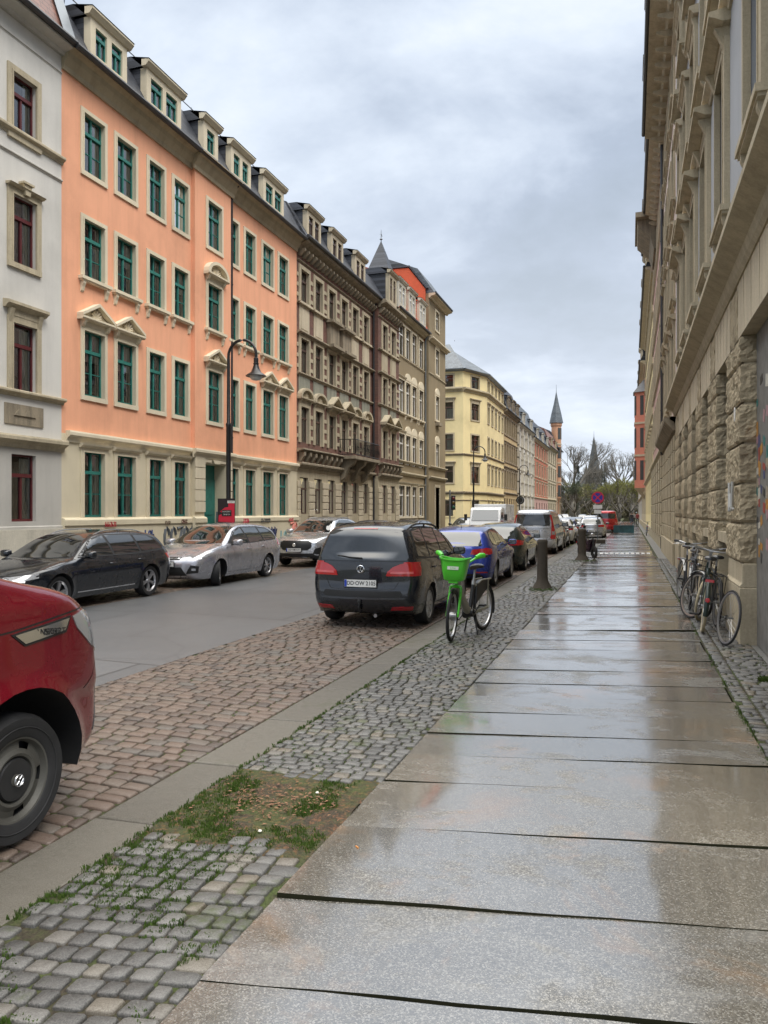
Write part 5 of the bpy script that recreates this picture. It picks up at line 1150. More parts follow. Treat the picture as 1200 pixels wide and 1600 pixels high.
    def decal(s, name, mode, poly, mat, parent, off=.004, gs=.05, label=None, smooth=True, res=.05):
        if mode in ('L', 'R'): poly = [(s.L/2-a, b) for a, b in poly]
        P = []; n_ = len(poly)
        for i in range(n_):
            a, b = np.array(poly[i], float), np.array(poly[(i+1) % n_], float); k = max(1, int(np.linalg.norm(b-a)/res))
            for t in range(k): P.append(a+(b-a)*t/k)
        P = np.array(P); lo, hi = P.min(0), P.max(0); gx, gz = np.meshgrid(np.arange(lo[0], hi[0], gs), np.arange(lo[1], hi[1], gs)); G_ = np.stack([gx.ravel(), gz.ravel()], 1)
        if len(G_): G_ = G_[inside(P, G_)]
        if len(G_): dd, _ = segdist(P, G_, True); G_ = G_[dd > gs*.3]
        al = [Vector(p) for p in P]+[Vector(p) for p in G_]; nb = len(P)
        vo, eo, fo, ov, oe, of = delaunay_2d_cdt(al, [(i, (i+1) % nb) for i in range(nb)], [], 1, 1e-6)
        V, VN = [], []
        for v in vo: h, nn = s.hit(mode, v[0], v[1], off); V.append(h); VN.append(nn)
        F_ = [tuple(f) for f in fo]; src = {}
        for i, o in enumerate(ov):
            for k in o: src[k] = i
        lp = [src[i] for i in range(nb)]; b0 = len(V)
        for i in lp: V.append(V[i]-VN[i]*(off+.006))
        for i in range(nb): j = (i+1) % nb; F_.append((lp[i], lp[j], b0+j, b0+i))
        mb = MB(); mb.v = [tuple(v) for v in V]; mb.f = F_; mb.m = [0]*len(F_); mb.sm = [smooth]*len(F_)
        o = mb.build(name, mat, parent, fix=True)
        if label: o['label'] = label
        return o
    def seam(s, mode, pts, w_=.007, off=.0022, m=2):
        if mode in ('L', 'R'): pts = [(s.L/2-a, b) for a, b in pts]
        Q = crom(pts, .06); A, Bq = [], []
        T = np.gradient(Q, axis=0)
        for q, t in zip(Q, T):
            t = t/(np.linalg.norm(t)+1e-9); nn = np.array([-t[1], t[0]])*w_/2; A.append(tuple(s.hit(mode, *(q+nn), off)[0])); Bq.append(tuple(s.hit(mode, *(q-nn), off)[0]))
        n_ = len(A); s.extra.add(A+Bq, [(i, i+1, n_+i+1, n_+i) for i in range(n_-1)], m, True)
    def finish(s, parent, paint, lower=None):
        mb = MB(); mb.v = [tuple(v) for v in s.V]; mb.f = list(s.F); mb.m = list(s.mt); mb.sm = [True]*len(s.F)
        b = len(mb.v); mb.v += s.extra.v; mb.f += [tuple(b+i for i in f) for f in s.extra.f]; mb.m += s.extra.m; mb.sm += s.extra.sm
        return mb.build('body', [paint, lower or M['plastic'], M['blackink']], parent)
def wheel_mesh(r, w_, style, rimmat='alloy'):
    def tyre(b):
        rr = r*(.70 if style != 'steel' else .64); b.lathe([(rr, -w_/2+.01), (rr+.012, -w_/2), (r*.93, -w_/2-.004), (r-.012, -w_/2+.018), (r, -w_/2+.045), (r, w_/2-.045), (r-.012, w_/2-.018), (r*.93, w_/2+.004), (rr+.012, w_/2), (rr, w_/2-.01), (rr*.98, 0), (rr, -w_/2+.01)], axis='Y', n=40)
        if style == 'steel': b.lathe([(rr+.05, -w_/2-.004), (rr+.055, -w_/2-.008), (rr+.06, -w_/2-.004)], axis='Y', n=40)
    def rim(b):
        rr = r*(.70 if style != 'steel' else .64)+.004; y = -w_/2+.012
        b.lathe([(rr-.028, y+.03), (rr-.012, y), (rr, y-.004), (rr, y+.012)], axis='Y', n=40, m=0)
        b.lathe([(.01, y+.09), (rr-.02, y+.09), (rr-.02, y+.03)], axis='Y', n=32, m=1)
        b.lathe([(.0, y+.004), (.028, y+.004), (.045, y+.014), (.06, y+.045)], axis='Y', n=20, m=0)
        if style == 'steel':
            b.lathe([(.0, y+.01), (.05, y+.004), (.11, y+.006), (rr*.50, y+.02), (rr*.52, y+.04)], axis='Y', n=32, m=1)
            # pressed silver wheel with dished centre and round hand holes near the edge
            n_ = 80; r0, r1 = rr*.5, rr*.97
            for k in range(n_):
                a0, a1 = 2*pi*k/n_, 2*pi*(k+1)/n_; hole = (k % 16) in (0, 1, 2, 3, 4)
                rad = [r0, rr*.55, rr*.61, rr*.72] + ([] if hole else [rr*.86, r1]); hh = [.038, .010, .004, .02, .03, .024]
                for i in range(len(rad)-1):
                    q = [(rad[i], hh[i], a0), (rad[i+1], hh[i+1], a0), (rad[i+1], hh[i+1], a1), (rad[i], hh[i], a1)]; b.add([(u*cos(a), y+h_, u*sin(a)) for u, h_, a in q], [(0, 1, 2, 3)], 0, True)
            return
        ns = {'five': 5, 'seven': 7, 'ten': 10, 'double': 5, 'cover': 9}[style]
        for k in range(ns):
            for dd in ((-.13, .13) if style == 'double' else (0,)):
                a = 2*pi*k/ns + .2; wd0, wd1 = (.022, .020) if style == 'double' else ((.035, .05) if style in ('five', 'cover') else (.02, .028))
                r0, r1 = .045, rr-.012; a1 = a+dd*1.0; a0 = a+dd*.3; t0 = (-sin(a0), cos(a0)); t1 = (-sin(a1), cos(a1)); p0 = (r0*cos(a0), r0*sin(a0)); p1 = (r1*cos(a1), r1*sin(a1)); vs = []
                for (p, t, wd, yy) in ((p0, t0, wd0, y+.012), (p1, t1, wd1, y+.006)):
                    vs += [(p[0]-t[0]*wd, yy+.03, p[1]-t[1]*wd), (p[0]-t[0]*wd*.7, yy, p[1]-t[1]*wd*.7), (p[0]+t[0]*wd*.7, yy, p[1]+t[1]*wd*.7), (p[0]+t[0]*wd, yy+.03, p[1]+t[1]*wd)]
                b.add(vs, [(0, 1, 5, 4), (1, 2, 6, 5), (2, 3, 7, 6)], 0)
    return ('wheel', r, w_, style), tyre, ('rim', r, w_, style, rimmat), rim, rimmat
def add_wheels(e, car, sp):
    wd = sp.get('tw', .21)
    for i, ax in enumerate(car.axs):
        for sg in (-1, 1):
            k1, f1, k2, f2, rm = wheel_mesh(sp['wr'], wd, sp.get('rim', 'five'), sp.get('rimmat', 'alloy'))
            yy = sg*(sp['W']/2-wd/2-sp.get('inset', .02)); steer = sp.get('steer', 0) if i == 0 else 0
            w_ = put('wheel', k1, f1, M['rubber'], e, (ax, yy, sp['wr'])); w_.rotation_euler = (0, sp.get('wrot', .3)+i*.5, (pi if sg > 0 else 0)+steer)
            put('rim', k2, f2, [M[rm], M['plastic']], w_, (0, 0, 0))
def plate(e, car, txt, mode, z, sx=1.0, y=0):
    x = (-car.L/2 if mode == 'B' else car.L/2); h, n_ = car.hit(mode, y, z, .0); q = MB(); q.box(-.26, .26, -.012, .0, -.055, .055); o = q.build('number_plate', M['plate'], e)
    sg = -1 if mode == 'B' else 1; o.location = (h.x+sg*.015, y, z); o.rotation_euler = (0, 0, -pi/2 if mode == 'B' else pi/2)
    b = MB(); b.box(-.258, -.222, -.0135, -.0125, -.052, .052); b.build('euro_band', M['plateblue'], o)
    t = text_obj('plate_text', txt, .088, M['blackink'], o, .0004, 1.0, sx=.92, bold=.0012); t.rotation_euler = (pi/2, 0, 0); t.location = (.016, -.0134, 0)
    r = MB(); r.box(-.275, .275, -.008, .006, -.07, .07); r.build('plate_holder', M['plastic'], o); return o
def mirrors(e, car, s0, z, paint, size=1.0, y=None):
    x = car.L/2-s0
    for sg, md in ((1, 'L'), (-1, 'R')):
        h, n_ = car.hit(md, x, z-.02, 0); q = MB(); yy = h.y+sg*.16*size; k = size
        ring = []; V = []
        for i, (dx, f) in enumerate(((-.055, .82), (-.045, 1.0), (0, 1.0), (.05, .82), (.085, .4))):
            for a in np.linspace(0, 2*pi, 14, endpoint=False):
                ca, sa = cos(a), sin(a); p = .55; V.append((x+dx*k, yy+.115*k*f*math.copysign(abs(ca)**p, ca), z+.035+.075*k*f*math.copysign(abs(sa)**p, sa)))
        q.add(V, [(i*14+j, i*14+(j+1) % 14, (i+1)*14+(j+1) % 14, (i+1)*14+j) for i in range(4) for j in range(14)] + [tuple(range(56, 70))], 0, True)
        q.add(V[:14], [tuple(range(14))], 1); q.tube([(x, h.y-.02*sg, z-.02), (x, yy-.05*sg*k, z-.01)], [.03, .022], 6, 2)
        q.build('mirror', [paint, M['cglass2'], M['plastic']], e)
def handle(e, car, s_, z, mat):
    for md, sg in (('L', 1), ('R', -1)):
        h, n_ = car.hit(md, car.L/2-s_, z, 0); q = MB(); q.tube([(-.09, 0, 0), (-.07, sg*.03, 0), (.07, sg*.03, .004), (.09, 0, .004)], [.012, .014, .014, .012], 6); o = q.build('door_handle', mat, e); o.location = h
def rails(e, car, s0, s1, y, mat, hgt=.05, r=.014):
    for sg in (-1, 1):
        pts = []
        for t in np.linspace(0, 1, 9):
            x = car.L/2-(s0+(s1-s0)*t); h, n_ = car.hit('T', x, sg*y, 0); pts.append((h.x, h.y, h.z+hgt*min(1, 5*t, 5*(1-t))+(.0 if 0 < t < 1 else -.01)))
        q = MB(); q.tube(pts, r, 6); mid = pts[4]; q.tube([(mid[0], mid[1], mid[2]-hgt-.01), mid], r, 5); q.build('roof_rail', mat, e)
def sym(poly): return [(-a, b) for a, b in reversed(poly)]
def both(car, name, poly, mat, e, off=.004, label=None):
    for md in 'LR': car.decal(name, md, poly, mat, e, off, label=label)
def ends(car, name, mode, poly, mat, e, off=.005):
    for p in (poly, sym(poly)): car.decal(name, mode, p, mat, e, off, gs=.04)
def emblem(e, car, mode, z, r=.055):
    h, n_ = car.hit(mode, 0, z, .0); q = MB(); q.lathe([(r*.80, -.010), (r*.88, -.016), (r, -.012), (r, .0)], axis='Y', n=28); q.lathe([(0, -.006), (r*.8, -.008)], axis='Y', n=28, m=1)
    def st(a, b): q.tube([(a[0]*r, -.012, a[1]*r), (b[0]*r, -.012, b[1]*r)], r*.075, 5)
    for sg in (-1, 1): st((sg*.34, .78), (0, .12)); st((sg*.80, .30), (sg*.36, -.72)); st((sg*.36, -.72), (0, -.06))
    o = q.build('round_badge', [M['chrome'], M['blackink']], e); sg = -1 if mode == 'B' else 1; o.location = (h.x, 0, z); o.rotation_euler = (0, 0, -pi/2 if mode == 'B' else pi/2)
    tilt = math.asin(max(-1, min(1, n_.z))); o.rotation_euler = Matrix.Rotation(o.rotation_euler.z, 3, 'Z').to_euler(); return o
def wiper(e, car, mode, a, b):
    p = [car.hit(mode, a[0]+(b[0]-a[0])*t, a[1]+(b[1]-a[1])*t, .022)[0] for t in (0, .25, .5, .75, 1)]; q = MB(); q.tube(p, [.012, .010, .008, .007, .006], 5); q.build('wiper', M['plastic'], e)
# ---------------- models
MODELS = {
 'minivan': dict(L=4.40, W=1.80, belt=1.03, beltslope=.012, xf=.87, xr=3.55, wr=.32, ar=.365, tumble=.26, tumble2=.28, rim='cover', zb=.22, crease=.60, crease2=.93, bow=.09, rk=.09, rt=.5, fk=.2,
   top=[(.14, .24), (.03, .34), (0, .52), (.03, .68), (.14, .82), (.42, .93), (.95, 1.04), (1.15, 1.10), (1.6, 1.38), (1.95, 1.53), (2.4, 1.60), (3.0, 1.635), (3.7, 1.62), (4.10, 1.575), (4.2, 1.5), (4.30, 1.2), (4.345, 1.04), (4.355, .9), (4.36, .70), (4.395, .60), (4.40, .48), (4.37, .34), (4.28, .25)]),
 'estate': dict(L=4.70, W=1.83, belt=.92, beltslope=.02, xf=.90, xr=3.71, wr=.335, ar=.375, tumble=.42, tumble2=.35, rim='double', zb=.20, crease=.55, crease2=.82, bow=.12, fk=.2, rk=.14,
   top=[(.12, .20), (.02, .30), (0, .45), (.02, .6), (.12, .68), (.5, .80), (1.0, .90), (1.38, .95), (1.9, 1.24), (2.25, 1.37), (2.7, 1.425), (3.3, 1.43), (3.9, 1.385), (4.2, 1.33), (4.32, 1.26), (4.52, 1.0), (4.6, .93), (4.66, .82), (4.68, .6), (4.70, .45), (4.66, .3), (4.56, .22)]),
 'hatch': dict(L=4.25, W=1.79, belt=.93, beltslope=.022, xf=.86, xr=3.49, wr=.32, ar=.36, tumble=.40, tumble2=.30, rim='five', zb=.20, crease=.55, crease2=.84, bow=.10, fk=.2, rk=.13,
   top=[(.12, .20), (.02, .30), (0, .45), (.02, .62), (.14, .72), (.5, .84), (.95, .93), (1.2, .98), (1.75, 1.28), (2.1, 1.41), (2.5, 1.46), (3.1, 1.45), (3.6, 1.40), (3.86, 1.34), (3.96, 1.26), (4.1, 1.02), (4.16, .94), (4.18, .82), (4.2, .68), (4.24, .58), (4.25, .45), (4.21, .3), (4.12, .22)]),
 'suv': dict(L=4.35, W=1.81, belt=1.03, beltslope=.02, xf=.88, xr=3.46, wr=.35, ar=.41, tumble=.36, tumble2=.3, rim='five', zb=.27, clad=.40, cladarch=.045, crease=.66, crease2=.9, bow=.12, fk=.2,
   top=[(.12, .26), (.02, .36), (0, .55), (.02, .76), (.1, .88), (.4, .97), (.95, 1.05), (1.25, 1.10), (1.75, 1.40), (2.1, 1.54), (2.6, 1.62), (3.2, 1.61), (3.7, 1.55), (3.95, 1.48), (4.05, 1.38), (4.18, 1.14), (4.25, 1.0), (4.28, .85), (4.33, .68), (4.35, .52), (4.3, .36), (4.2, .29)]),
 'van': dict(L=5.0, W=1.90, belt=1.10, beltslope=.0, xf=.92, xr=4.10, wr=.33, ar=.375, tumble=.17, tumble2=.08, rim='cover', zb=.26, crease=.68, crease2=.98, bow=.07, rk=.06, rt=.35, fk=.2, rk2=1.0,
   top=[(.14, .26), (.03, .36), (0, .55), (.04, .78), (.14, .94), (.4, 1.06), (.78, 1.17), (.95, 1.24), (1.5, 1.68), (1.75, 1.82), (2.1, 1.88), (3.0, 1.92), (4.2, 1.92), (4.7, 1.89), (4.82, 1.82), (4.9, 1.5), (4.95, 1.1), (4.965, .9), (4.97, .68), (5.0, .6), (5.0, .46), (4.96, .34), (4.88, .28)]),
 'transporter': dict(L=4.90, W=1.93, belt=1.30, beltslope=.0, xf=.83, xr=3.95, wr=.355, ar=.50, tumble=.19, tumble2=.05, rim='steel', zb=.28, crease=.73, creaseamt=.9, bow=.08, rk=.05, rt=.35, fk=.13, ft=.7, rk2=1.0, gs=.035, flare=.035, tw=.225,
   top=[(.16, .27), (.03, .36), (-.0, .55), (.0, .74), (.02, .9), (.05, 1.08), (.14, 1.22), (.38, 1.34), (.7, 1.42), (.95, 1.50), (1.5, 1.80), (1.85, 1.91), (2.2, 1.95), (3.2, 1.97), (4.4, 1.97), (4.68, 1.94), (4.77, 1.86), (4.82, 1.5), (4.86, 1.1), (4.88, .75), (4.90, .5), (4.86, .34), (4.8, .28)])}
def make(model, name, label, cat, paint, loc, rz, glass='cglass', plate_r=None, plate_f=None, group=None, over=None, **k):
    sp = dict(MODELS[model]); sp.update(over or {}); sp.update(k); c = Car(sp); e = empty(name, loc, rz, label, cat, group); P_ = paint; g = M[glass]; L = sp['L']; z = sp['belt']
    add_wheels(e, c, sp)
    zr = c.top[:, 1].max()
    return c, e, sp, g
def paintm(nm, c, **k): return m_carpaint(nm, c, **k)
GRP_R = 'cars parked along the right kerb'; GRP_L = 'cars parked along the left kerb'
def dress_estate(c, e, g, paint, hatch=False, rail=None):
    L = c.L; k = L/4.70
    if not hatch:
        W_ = [[(1.58, .985), (2.05, 1.26), (2.45, 1.345), (2.52, .965)], [(2.59, .965), (2.53, 1.35), (3.35, 1.34), (3.42, .985)], [(3.49, .99), (3.43, 1.335), (3.9, 1.30), (4.12, 1.20), (4.28, 1.06), (4.22, 1.02)]]
        both(c, 'side_window', [(1.52, .985), (2.03, 1.285), (2.45, 1.375), (3.35, 1.37), (3.92, 1.33), (4.18, 1.23), (4.34, 1.06), (4.25, .99), (3.4, .955), (2.5, .94)], M['plastic'] if not rail else M['plastic'], e, .003)
        for w_ in W_: both(c, 'side_window', w_, g, e, .006)
        c.decal('windscreen', 'F', [(-.68, .97), (-.52, 1.37), (.52, 1.37), (.68, .97), (.4, .955), (-.4, .955)], g, e); c.decal('rear_window', 'B', [(-.58, 1.0), (-.5, 1.26), (.5, 1.26), (.58, 1.0)], g, e)
        for md in 'LR':
            c.seam(md, [(1.42, .93), (1.35, .6), (1.40, .32)]); c.seam(md, [(2.56, .95), (2.58, .6), (2.55, .3)]); c.seam(md, [(3.46, .97), (3.62, .75), (3.40, .5), (3.25, .3)]); c.seam(md, [(1.4, .31), (3.25, .31)]); c.seam(md, [(.55, .79), (1.0, .86), (1.42, .93)])
        handle(e, c, 2.42, .80, paint); handle(e, c, 3.38, .83, paint); mirrors(e, c, 1.62, .97, paint)
        ends(c, 'tail_light', 'B', [(.45, .78), (.5, .92), (.85, .94), (.85, .78)], M['redlamp'], e); both(c, 'tail_light', [(4.3, .90), (4.62, .92), (4.66, .78), (4.4, .79)], M['redlamp'], e, .006)
    else:
        both(c, 'side_window', [(1.3, .985), (1.72, 1.235), (2.05, 1.36), (2.5, 1.40), (3.1, 1.385), (3.5, 1.33), (3.72, 1.18), (3.62, 1.02), (2.3, .955)], M['plastic'], e, .003)
        for w_ in ([(1.4, .99), (1.9, 1.29), (2.25, 1.36), (2.32, .975)], [(2.39, .975), (2.33, 1.37), (3.0, 1.36), (3.08, .995)], [(3.14, 1.0), (3.08, 1.355), (3.45, 1.30), (3.64, 1.17), (3.56, 1.03)]): both(c, 'side_window', w_, g, e, .006)
        c.decal('windscreen', 'F', [(-.68, .99), (-.5, 1.40), (.5, 1.40), (.68, .99), (.4, .975), (-.4, .975)], g, e); c.decal('rear_window', 'B', [(-.64, 1.0), (-.54, 1.33), (.54, 1.33), (.64, 1.0)], g, e)
        for md in 'LR': c.seam(md, [(1.25, .95), (1.2, .6), (1.28, .3)]); c.seam(md, [(2.36, .96), (2.38, .6), (2.36, .3)]); c.seam(md, [(3.1, .98), (3.35, .78), (3.15, .55), (3.0, .3)]); c.seam(md, [(1.28, .3), (3.0, .3)])
        handle(e, c, 2.2, .83, paint); handle(e, c, 3.05, .86, paint); mirrors(e, c, 1.45, .98, paint)
        ends(c, 'tail_light', 'B', [(.38, .80), (.42, .92), (.84, .96), (.84, .80)], M['redlamp'], e); both(c, 'tail_light', [(3.9, .92), (4.12, .96), (4.2, .82), (4.0, .81)], M['redlamp'], e, .006)
        c.seam('B', [(-.62, .96), (-.60, .55), (.60, .55), (.62, .96)])
# ---- black minivan
BLK = paintm('black_car_paint', (.004, .006, .011), metal=.15, flake=.25)
sx_right = -4.04
def on_right(ry, sp, z=ROAD+.015, x=sx_right): return (x, ry + sp['L']/2, z)
sp = MODELS['minivan']; c, e, sp, g = make('minivan', 'black_minivan', 'black minivan with raindrops and number plate DD OW 2105, parked beside the green bicycle', 'minivan', BLK, (0, 0, 0), pi/2, group=GRP_R)
e.location = on_right(11.15, sp, x=-4.02); e.rotation_euler.z = pi/2 + .01
both(c, 'side_window', [(1.22, 1.07), (1.72, 1.40), (2.0, 1.50), (2.45, 1.565), (3.6, 1.575), (4.02, 1.53), (4.16, 1.14), (4.1, 1.09), (2.5, 1.03)], M['blackink'], e, .003)
for w_ in ([(1.66, 1.085), (2.04, 1.46), (2.44, 1.535), (2.50, 1.06)], [(2.57, 1.06), (2.51, 1.54), (3.30, 1.545), (3.34, 1.08)], [(3.41, 1.085), (3.37, 1.545), (3.95, 1.51), (4.08, 1.13)], [(1.30, 1.085), (1.58, 1.09), (1.86, 1.38)]): both(c, 'side_window', w_, g, e, .006)
c.decal('rear_window', 'B', [(-.70, 1.07), (-.73, 1.12), (-.60, 1.50), (-.55, 1.53), (.55, 1.53), (.60, 1.50), (.73, 1.12), (.70, 1.07)], g, e, .005); c.decal('windscreen', 'F', [(-.72, 1.12), (-.56, 1.52), (.56, 1.52), (.72, 1.12)], g, e)
ends(c, 'tail_light', 'B', [(.40, .83), (.42, .90), (.50, .97), (.62, 1.02), (.86, 1.045), (.87, .83)], M['redlamp'], e, .012); both(c, 'tail_light', [(4.06, 1.04), (4.34, 1.045), (4.37, .83), (4.16, .83)], M['redlamp'], e, .012)
ends(c, 'lamp_reflector', 'B', [(.46, .865), (.47, .895), (.80, .90), (.80, .865)], m_simple('pink_lamp_part', (.62, .12, .13), .2, 0, 1), e, .016)
ends(c, 'bumper_reflector', 'B', [(.46, .30), (.5, .355), (.80, .36), (.78, .30)], M['reddecal'], e, .008)
c.decal('bumper_slot', 'B', [(-.66, .54), (-.62, .60), (.62, .60), (.66, .54), (.60, .50), (-.60, .50)], M['blackink'], e, .004); c.decal('bumper_trim', 'B', [(-.70, .490), (-.58, .498), (.58, .498), (.70, .49), (.66, .47), (-.66, .47)], paintm('glossy_trim', (.05, .055, .065)), e, .014)
c.decal('spoiler_lamp', 'B', [(-.2, 1.552), (-.2, 1.566), (.2, 1.566), (.2, 1.552)], M['reddecal'], e, .006)
for md in 'LR': c.seam(md, [(1.2, 1.04), (1.16, .7), (1.2, .33)]); c.seam(md, [(2.54, 1.04), (2.56, .7), (2.52, .3)]); c.seam(md, [(3.38, 1.06), (3.48, .8), (3.28, .55), (3.12, .3)]); c.seam(md, [(1.2, .3), (3.12, .3)])
c.seam('B', [(-.86, 1.06), (0, 1.055), (.86, 1.06)], .006); c.seam('B', [(-.82, .80), (-.60, .76), (-.52, .63), (.52, .63), (.60, .76), (.82, .80)], .009)
handle(e, c, 2.42, .90, BLK); handle(e, c, 3.3, .92, BLK); mirrors(e, c, 1.72, 1.08, BLK); rails(e, c, 1.9, 4.0, .62, M['plastic'], .055, .016); emblem(e, c, 'B', .935, .062); plate(e, c, 'DD·OW 2105', 'B', .715); wiper(e, c, 'B', (-.02, 1.10), (.42, 1.13))
for sg in (-1, 1): ends(c, 'head_light', 'F', [(.45, .62), (.5, .78), (.82, .84), (.8, .66)], M['lamp'], e) if sg > 0 else None
q = MB(); q.tube([(0, 0, .30), (-.12, 0, .30), (-.14, 0, .34), (-.14, 0, .42)], .024, 8); q.lathe([(0, -.03), (.026, -.02), (.03, 0), (.026, .02), (0, .03)], (-.14, 0, .44), n=12); o = q.build('tow_ball', M['plastic'], e); o.location = (-sp['L']/2, 0, .0)
q = MB(); q.tube([(0, -.2, .16), (-.3, -.2, .15)], .03, 8); o = q.build('exhaust_pipe', M['alloy'], e); o.location = (-sp['L']/2+.35, 0, .05)
c.finish(e, BLK)
# ---- red transporter, front corner in view at the left edge
RED = paintm('dark_red_van_paint', (.14, .0015, .009), metal=.3, flake=.2)
c, e, sp, g = make('transporter', 'red_van', 'dark red van with steel wheel, cut off by the left edge of the photo', 'van', RED, (0, 0, 0), pi/2, group=GRP_R)
e.location = (-4.12, 4.13 - 2.45, ROAD+.02)
both(c, 'side_window', [(1.35, 1.36), (1.72, 1.70), (2.1, 1.76), (2.35, 1.76), (2.37, 1.34)], g, e); both(c, 'side_window', [(2.5, 1.22), (2.5, 1.74), (3.6, 1.74), (3.6, 1.22)], g, e); both(c, 'side_window', [(3.72, 1.22), (3.72, 1.74), (4.6, 1.72), (4.68, 1.22)], g, e)
c.decal('windscreen', 'F', [(-.80, 1.56), (-.68, 1.87), (.68, 1.87), (.80, 1.56)], g, e)
both(c, 'head_light', [(.40, 1.195), (.36, 1.12), (.22, 1.0), (.10, .93), (.06, .95), (.07, 1.10), (.13, 1.19), (.26, 1.215)], M['lamp'], e, .008); ends(c, 'head_light', 'F', [(.45, .90), (.5, 1.12), (.84, 1.15), (.86, .95)], M['lamp'], e, .008)
bl = [(.46, 1.045), (.46, .975), (.80, .915), (.88, .975), (.80, .985)]; both(c, 'badge_strip', [(.435, 1.19), (.48, 1.125), (.80, 1.095), (.87, 1.15)], M['chrome'], e, .010)
c.decal('badge_rim', 'R', [(.415, 1.203), (.465, 1.113), (.80, 1.082), (.895, 1.157)], M['blackink'], e, .006)
t = text_obj('badge_text', 'TRANSPORT', .05, M['blackink'], e, .0006, 1.0, bold=.0008); h, n_ = c.hit('R', c.L/2-.645, 1.137, .013); t.matrix_basis = Matrix.Translation(h) @ Matrix.Rotation(radians(5.0), 4, 'Y') @ Matrix.Rotation(radians(-4), 4, 'Z') @ Matrix.Rotation(pi/2, 4, 'X')
for md in 'LR':
    c.seam(md, [(.08, 1.20), (.2, 1.232), (.5, 1.215), (.95, 1.17), (1.25, 1.19)], .009); c.seam(md, [(1.32, 1.2), (1.36, .85), (1.42, .33)]); c.seam(md, [(2.42, 1.8), (2.43, 1.0), (2.43, .33)]); c.seam(md, [(.1, .93), (.2, .80), (.30, .74)], .006)
both(c, 'bumper_insert', [(.03, .86), (.035, .55), (.09, .42), (.15, .44), (.09, .60), (.065, .86)], M['plastic'], e, .006); both(c, 'indicator', [(.045, .755), (.06, .72), (.05, .66), (.035, .68)], M['amber'], e, .008)
c.decal('grille', 'F', [(-.5, .82), (-.5, .96), (.5, .96), (.5, .82)], M['blackink'], e); mirrors(e, c, 1.5, 1.28, M['plastic'], 1.25); handle(e, c, 2.25, 1.02, RED); emblem(e, c, 'F', .89, .07)
for w_ in [o for o in e.children if o.name.startswith('wheel')]:
    q = MB(); r = .034; y_ = -.118; q.lathe([(r*.82, y_), (r*.9, y_-.004), (r, y_)], axis='Y', n=24); 
    for sg in (-1, 1):
        for a, b in (((sg*.34, .78), (0, .12)), ((sg*.80, .30), (sg*.36, -.72)), ((sg*.36, -.72), (0, -.06))): q.tube([(a[0]*r, y_, a[1]*r), (b[0]*r, y_, b[1]*r)], r*.09, 4)
    q.build('hub_badge', M['alloy'], w_)
for w_ in [o for o in e.children if o.name.startswith('wheel')]:
    for r_ in w_.children:
        if r_.name.startswith('rim'): r_.data.materials[0] = M['shaded_steelcap']
c.finish(e, RED)
# ---- left side: black estate, silver estate, silver SUV
def on_left(py, x=-10.75, z=ROAD+.015): return (x, py, z)
BK2 = paintm('midnight_car_paint', (.008, .011, .016), metal=.3)
c, e, sp, g = make('estate', 'black_estate_car', 'glossy black estate car with silver twin-spoke wheels, second vehicle from the left edge', 'car', BK2, (0, 0, 0), -pi/2, group=GRP_L, wrot=.1)
ax = YX(90, -9.92); e.location = (-10.82, ax+sp['xf']-0 - 0 + (sp['L']/2 - sp['xf']*2) + sp['xf']-sp['xf'], ROAD+.015); e.location[1] = ax - sp['xf'] + sp['L']/2; e.rotation_euler.z = -pi/2 + .02
dress_estate(c, e, g, BK2); rails(e, c, 2.3, 3.95, .52, M['alloy'], .035, .012)
ends(c, 'head_light', 'F', [(.42, .60), (.44, .68), (.80, .72), (.8, .60)], M['lamp'], e); both(c, 'head_light', [(.14, .62), (.2, .70), (.42, .735), (.40, .66)], M['lamp'], e, .006); c.decal('grille', 'F', [(-.33, .35), (-.38, .66), (.38, .66), (.33, .35)], M['blackink'], e); both(c, 'door_trim', [(1.42, .30), (1.42, .32), (3.2, .32), (3.2, .30)], M['chrome'], e)
both(c, 'window_trim', [(1.5, .955), (1.5, .968), (3.3, .948), (4.2, .99), (4.2, .978), (3.3, .935)], M['plastic'], e, .007); both(c, 'tank_badge', [(1.25, .66), (1.25, .70), (1.34, .70), (1.34, .66)], M['plastic'], e)
c.finish(e, BK2)
SIL = paintm('silver_grey_car_paint', (.40, .40, .43), metal=.6)
c, e, sp, g = make('estate', 'silver_estate_car', 'silver grey estate car parked between the black estate and the silver SUV', 'car', SIL, (0, 0, 0), -pi/2, glass='cglass2', group=GRP_L, L=4.56, W=1.82, rim='seven', steer=.45, top=[(.12, .20), (.02, .30), (0, .45), (.03, .62), (.14, .74), (.5, .88), (.95, .97), (1.25, 1.02), (1.85, 1.32), (2.2, 1.45), (2.65, 1.505), (3.25, 1.50), (3.85, 1.45), (4.12, 1.38), (4.25, 1.3), (4.42, 1.05), (4.48, .96), (4.51, .84), (4.53, .6), (4.56, .45), (4.52, .3), (4.42, .22)], xf=.90, xr=3.55, belt=.96, crease2=.86, wr=.32, ar=.36)
ax = YX(342, -9.75); e.location = (-10.62, ax - .90 + 2.28, ROAD+.015)
both(c, 'side_window', [(1.42, 1.02), (1.95, 1.32), (2.4, 1.43), (3.35, 1.425), (3.85, 1.375), (4.1, 1.26), (4.22, 1.10), (4.1, 1.04), (2.5, .985)], M['plastic'], e, .003)
for w_ in ([(1.60, 1.03), (2.02, 1.30), (2.42, 1.395), (2.50, 1.01)], [(2.57, 1.01), (2.50, 1.40), (3.28, 1.395), (3.36, 1.03)], [(3.42, 1.035), (3.35, 1.39), (3.82, 1.345), (4.05, 1.24), (4.14, 1.11), (4.08, 1.06)]): both(c, 'side_window', w_, g, e, .006)
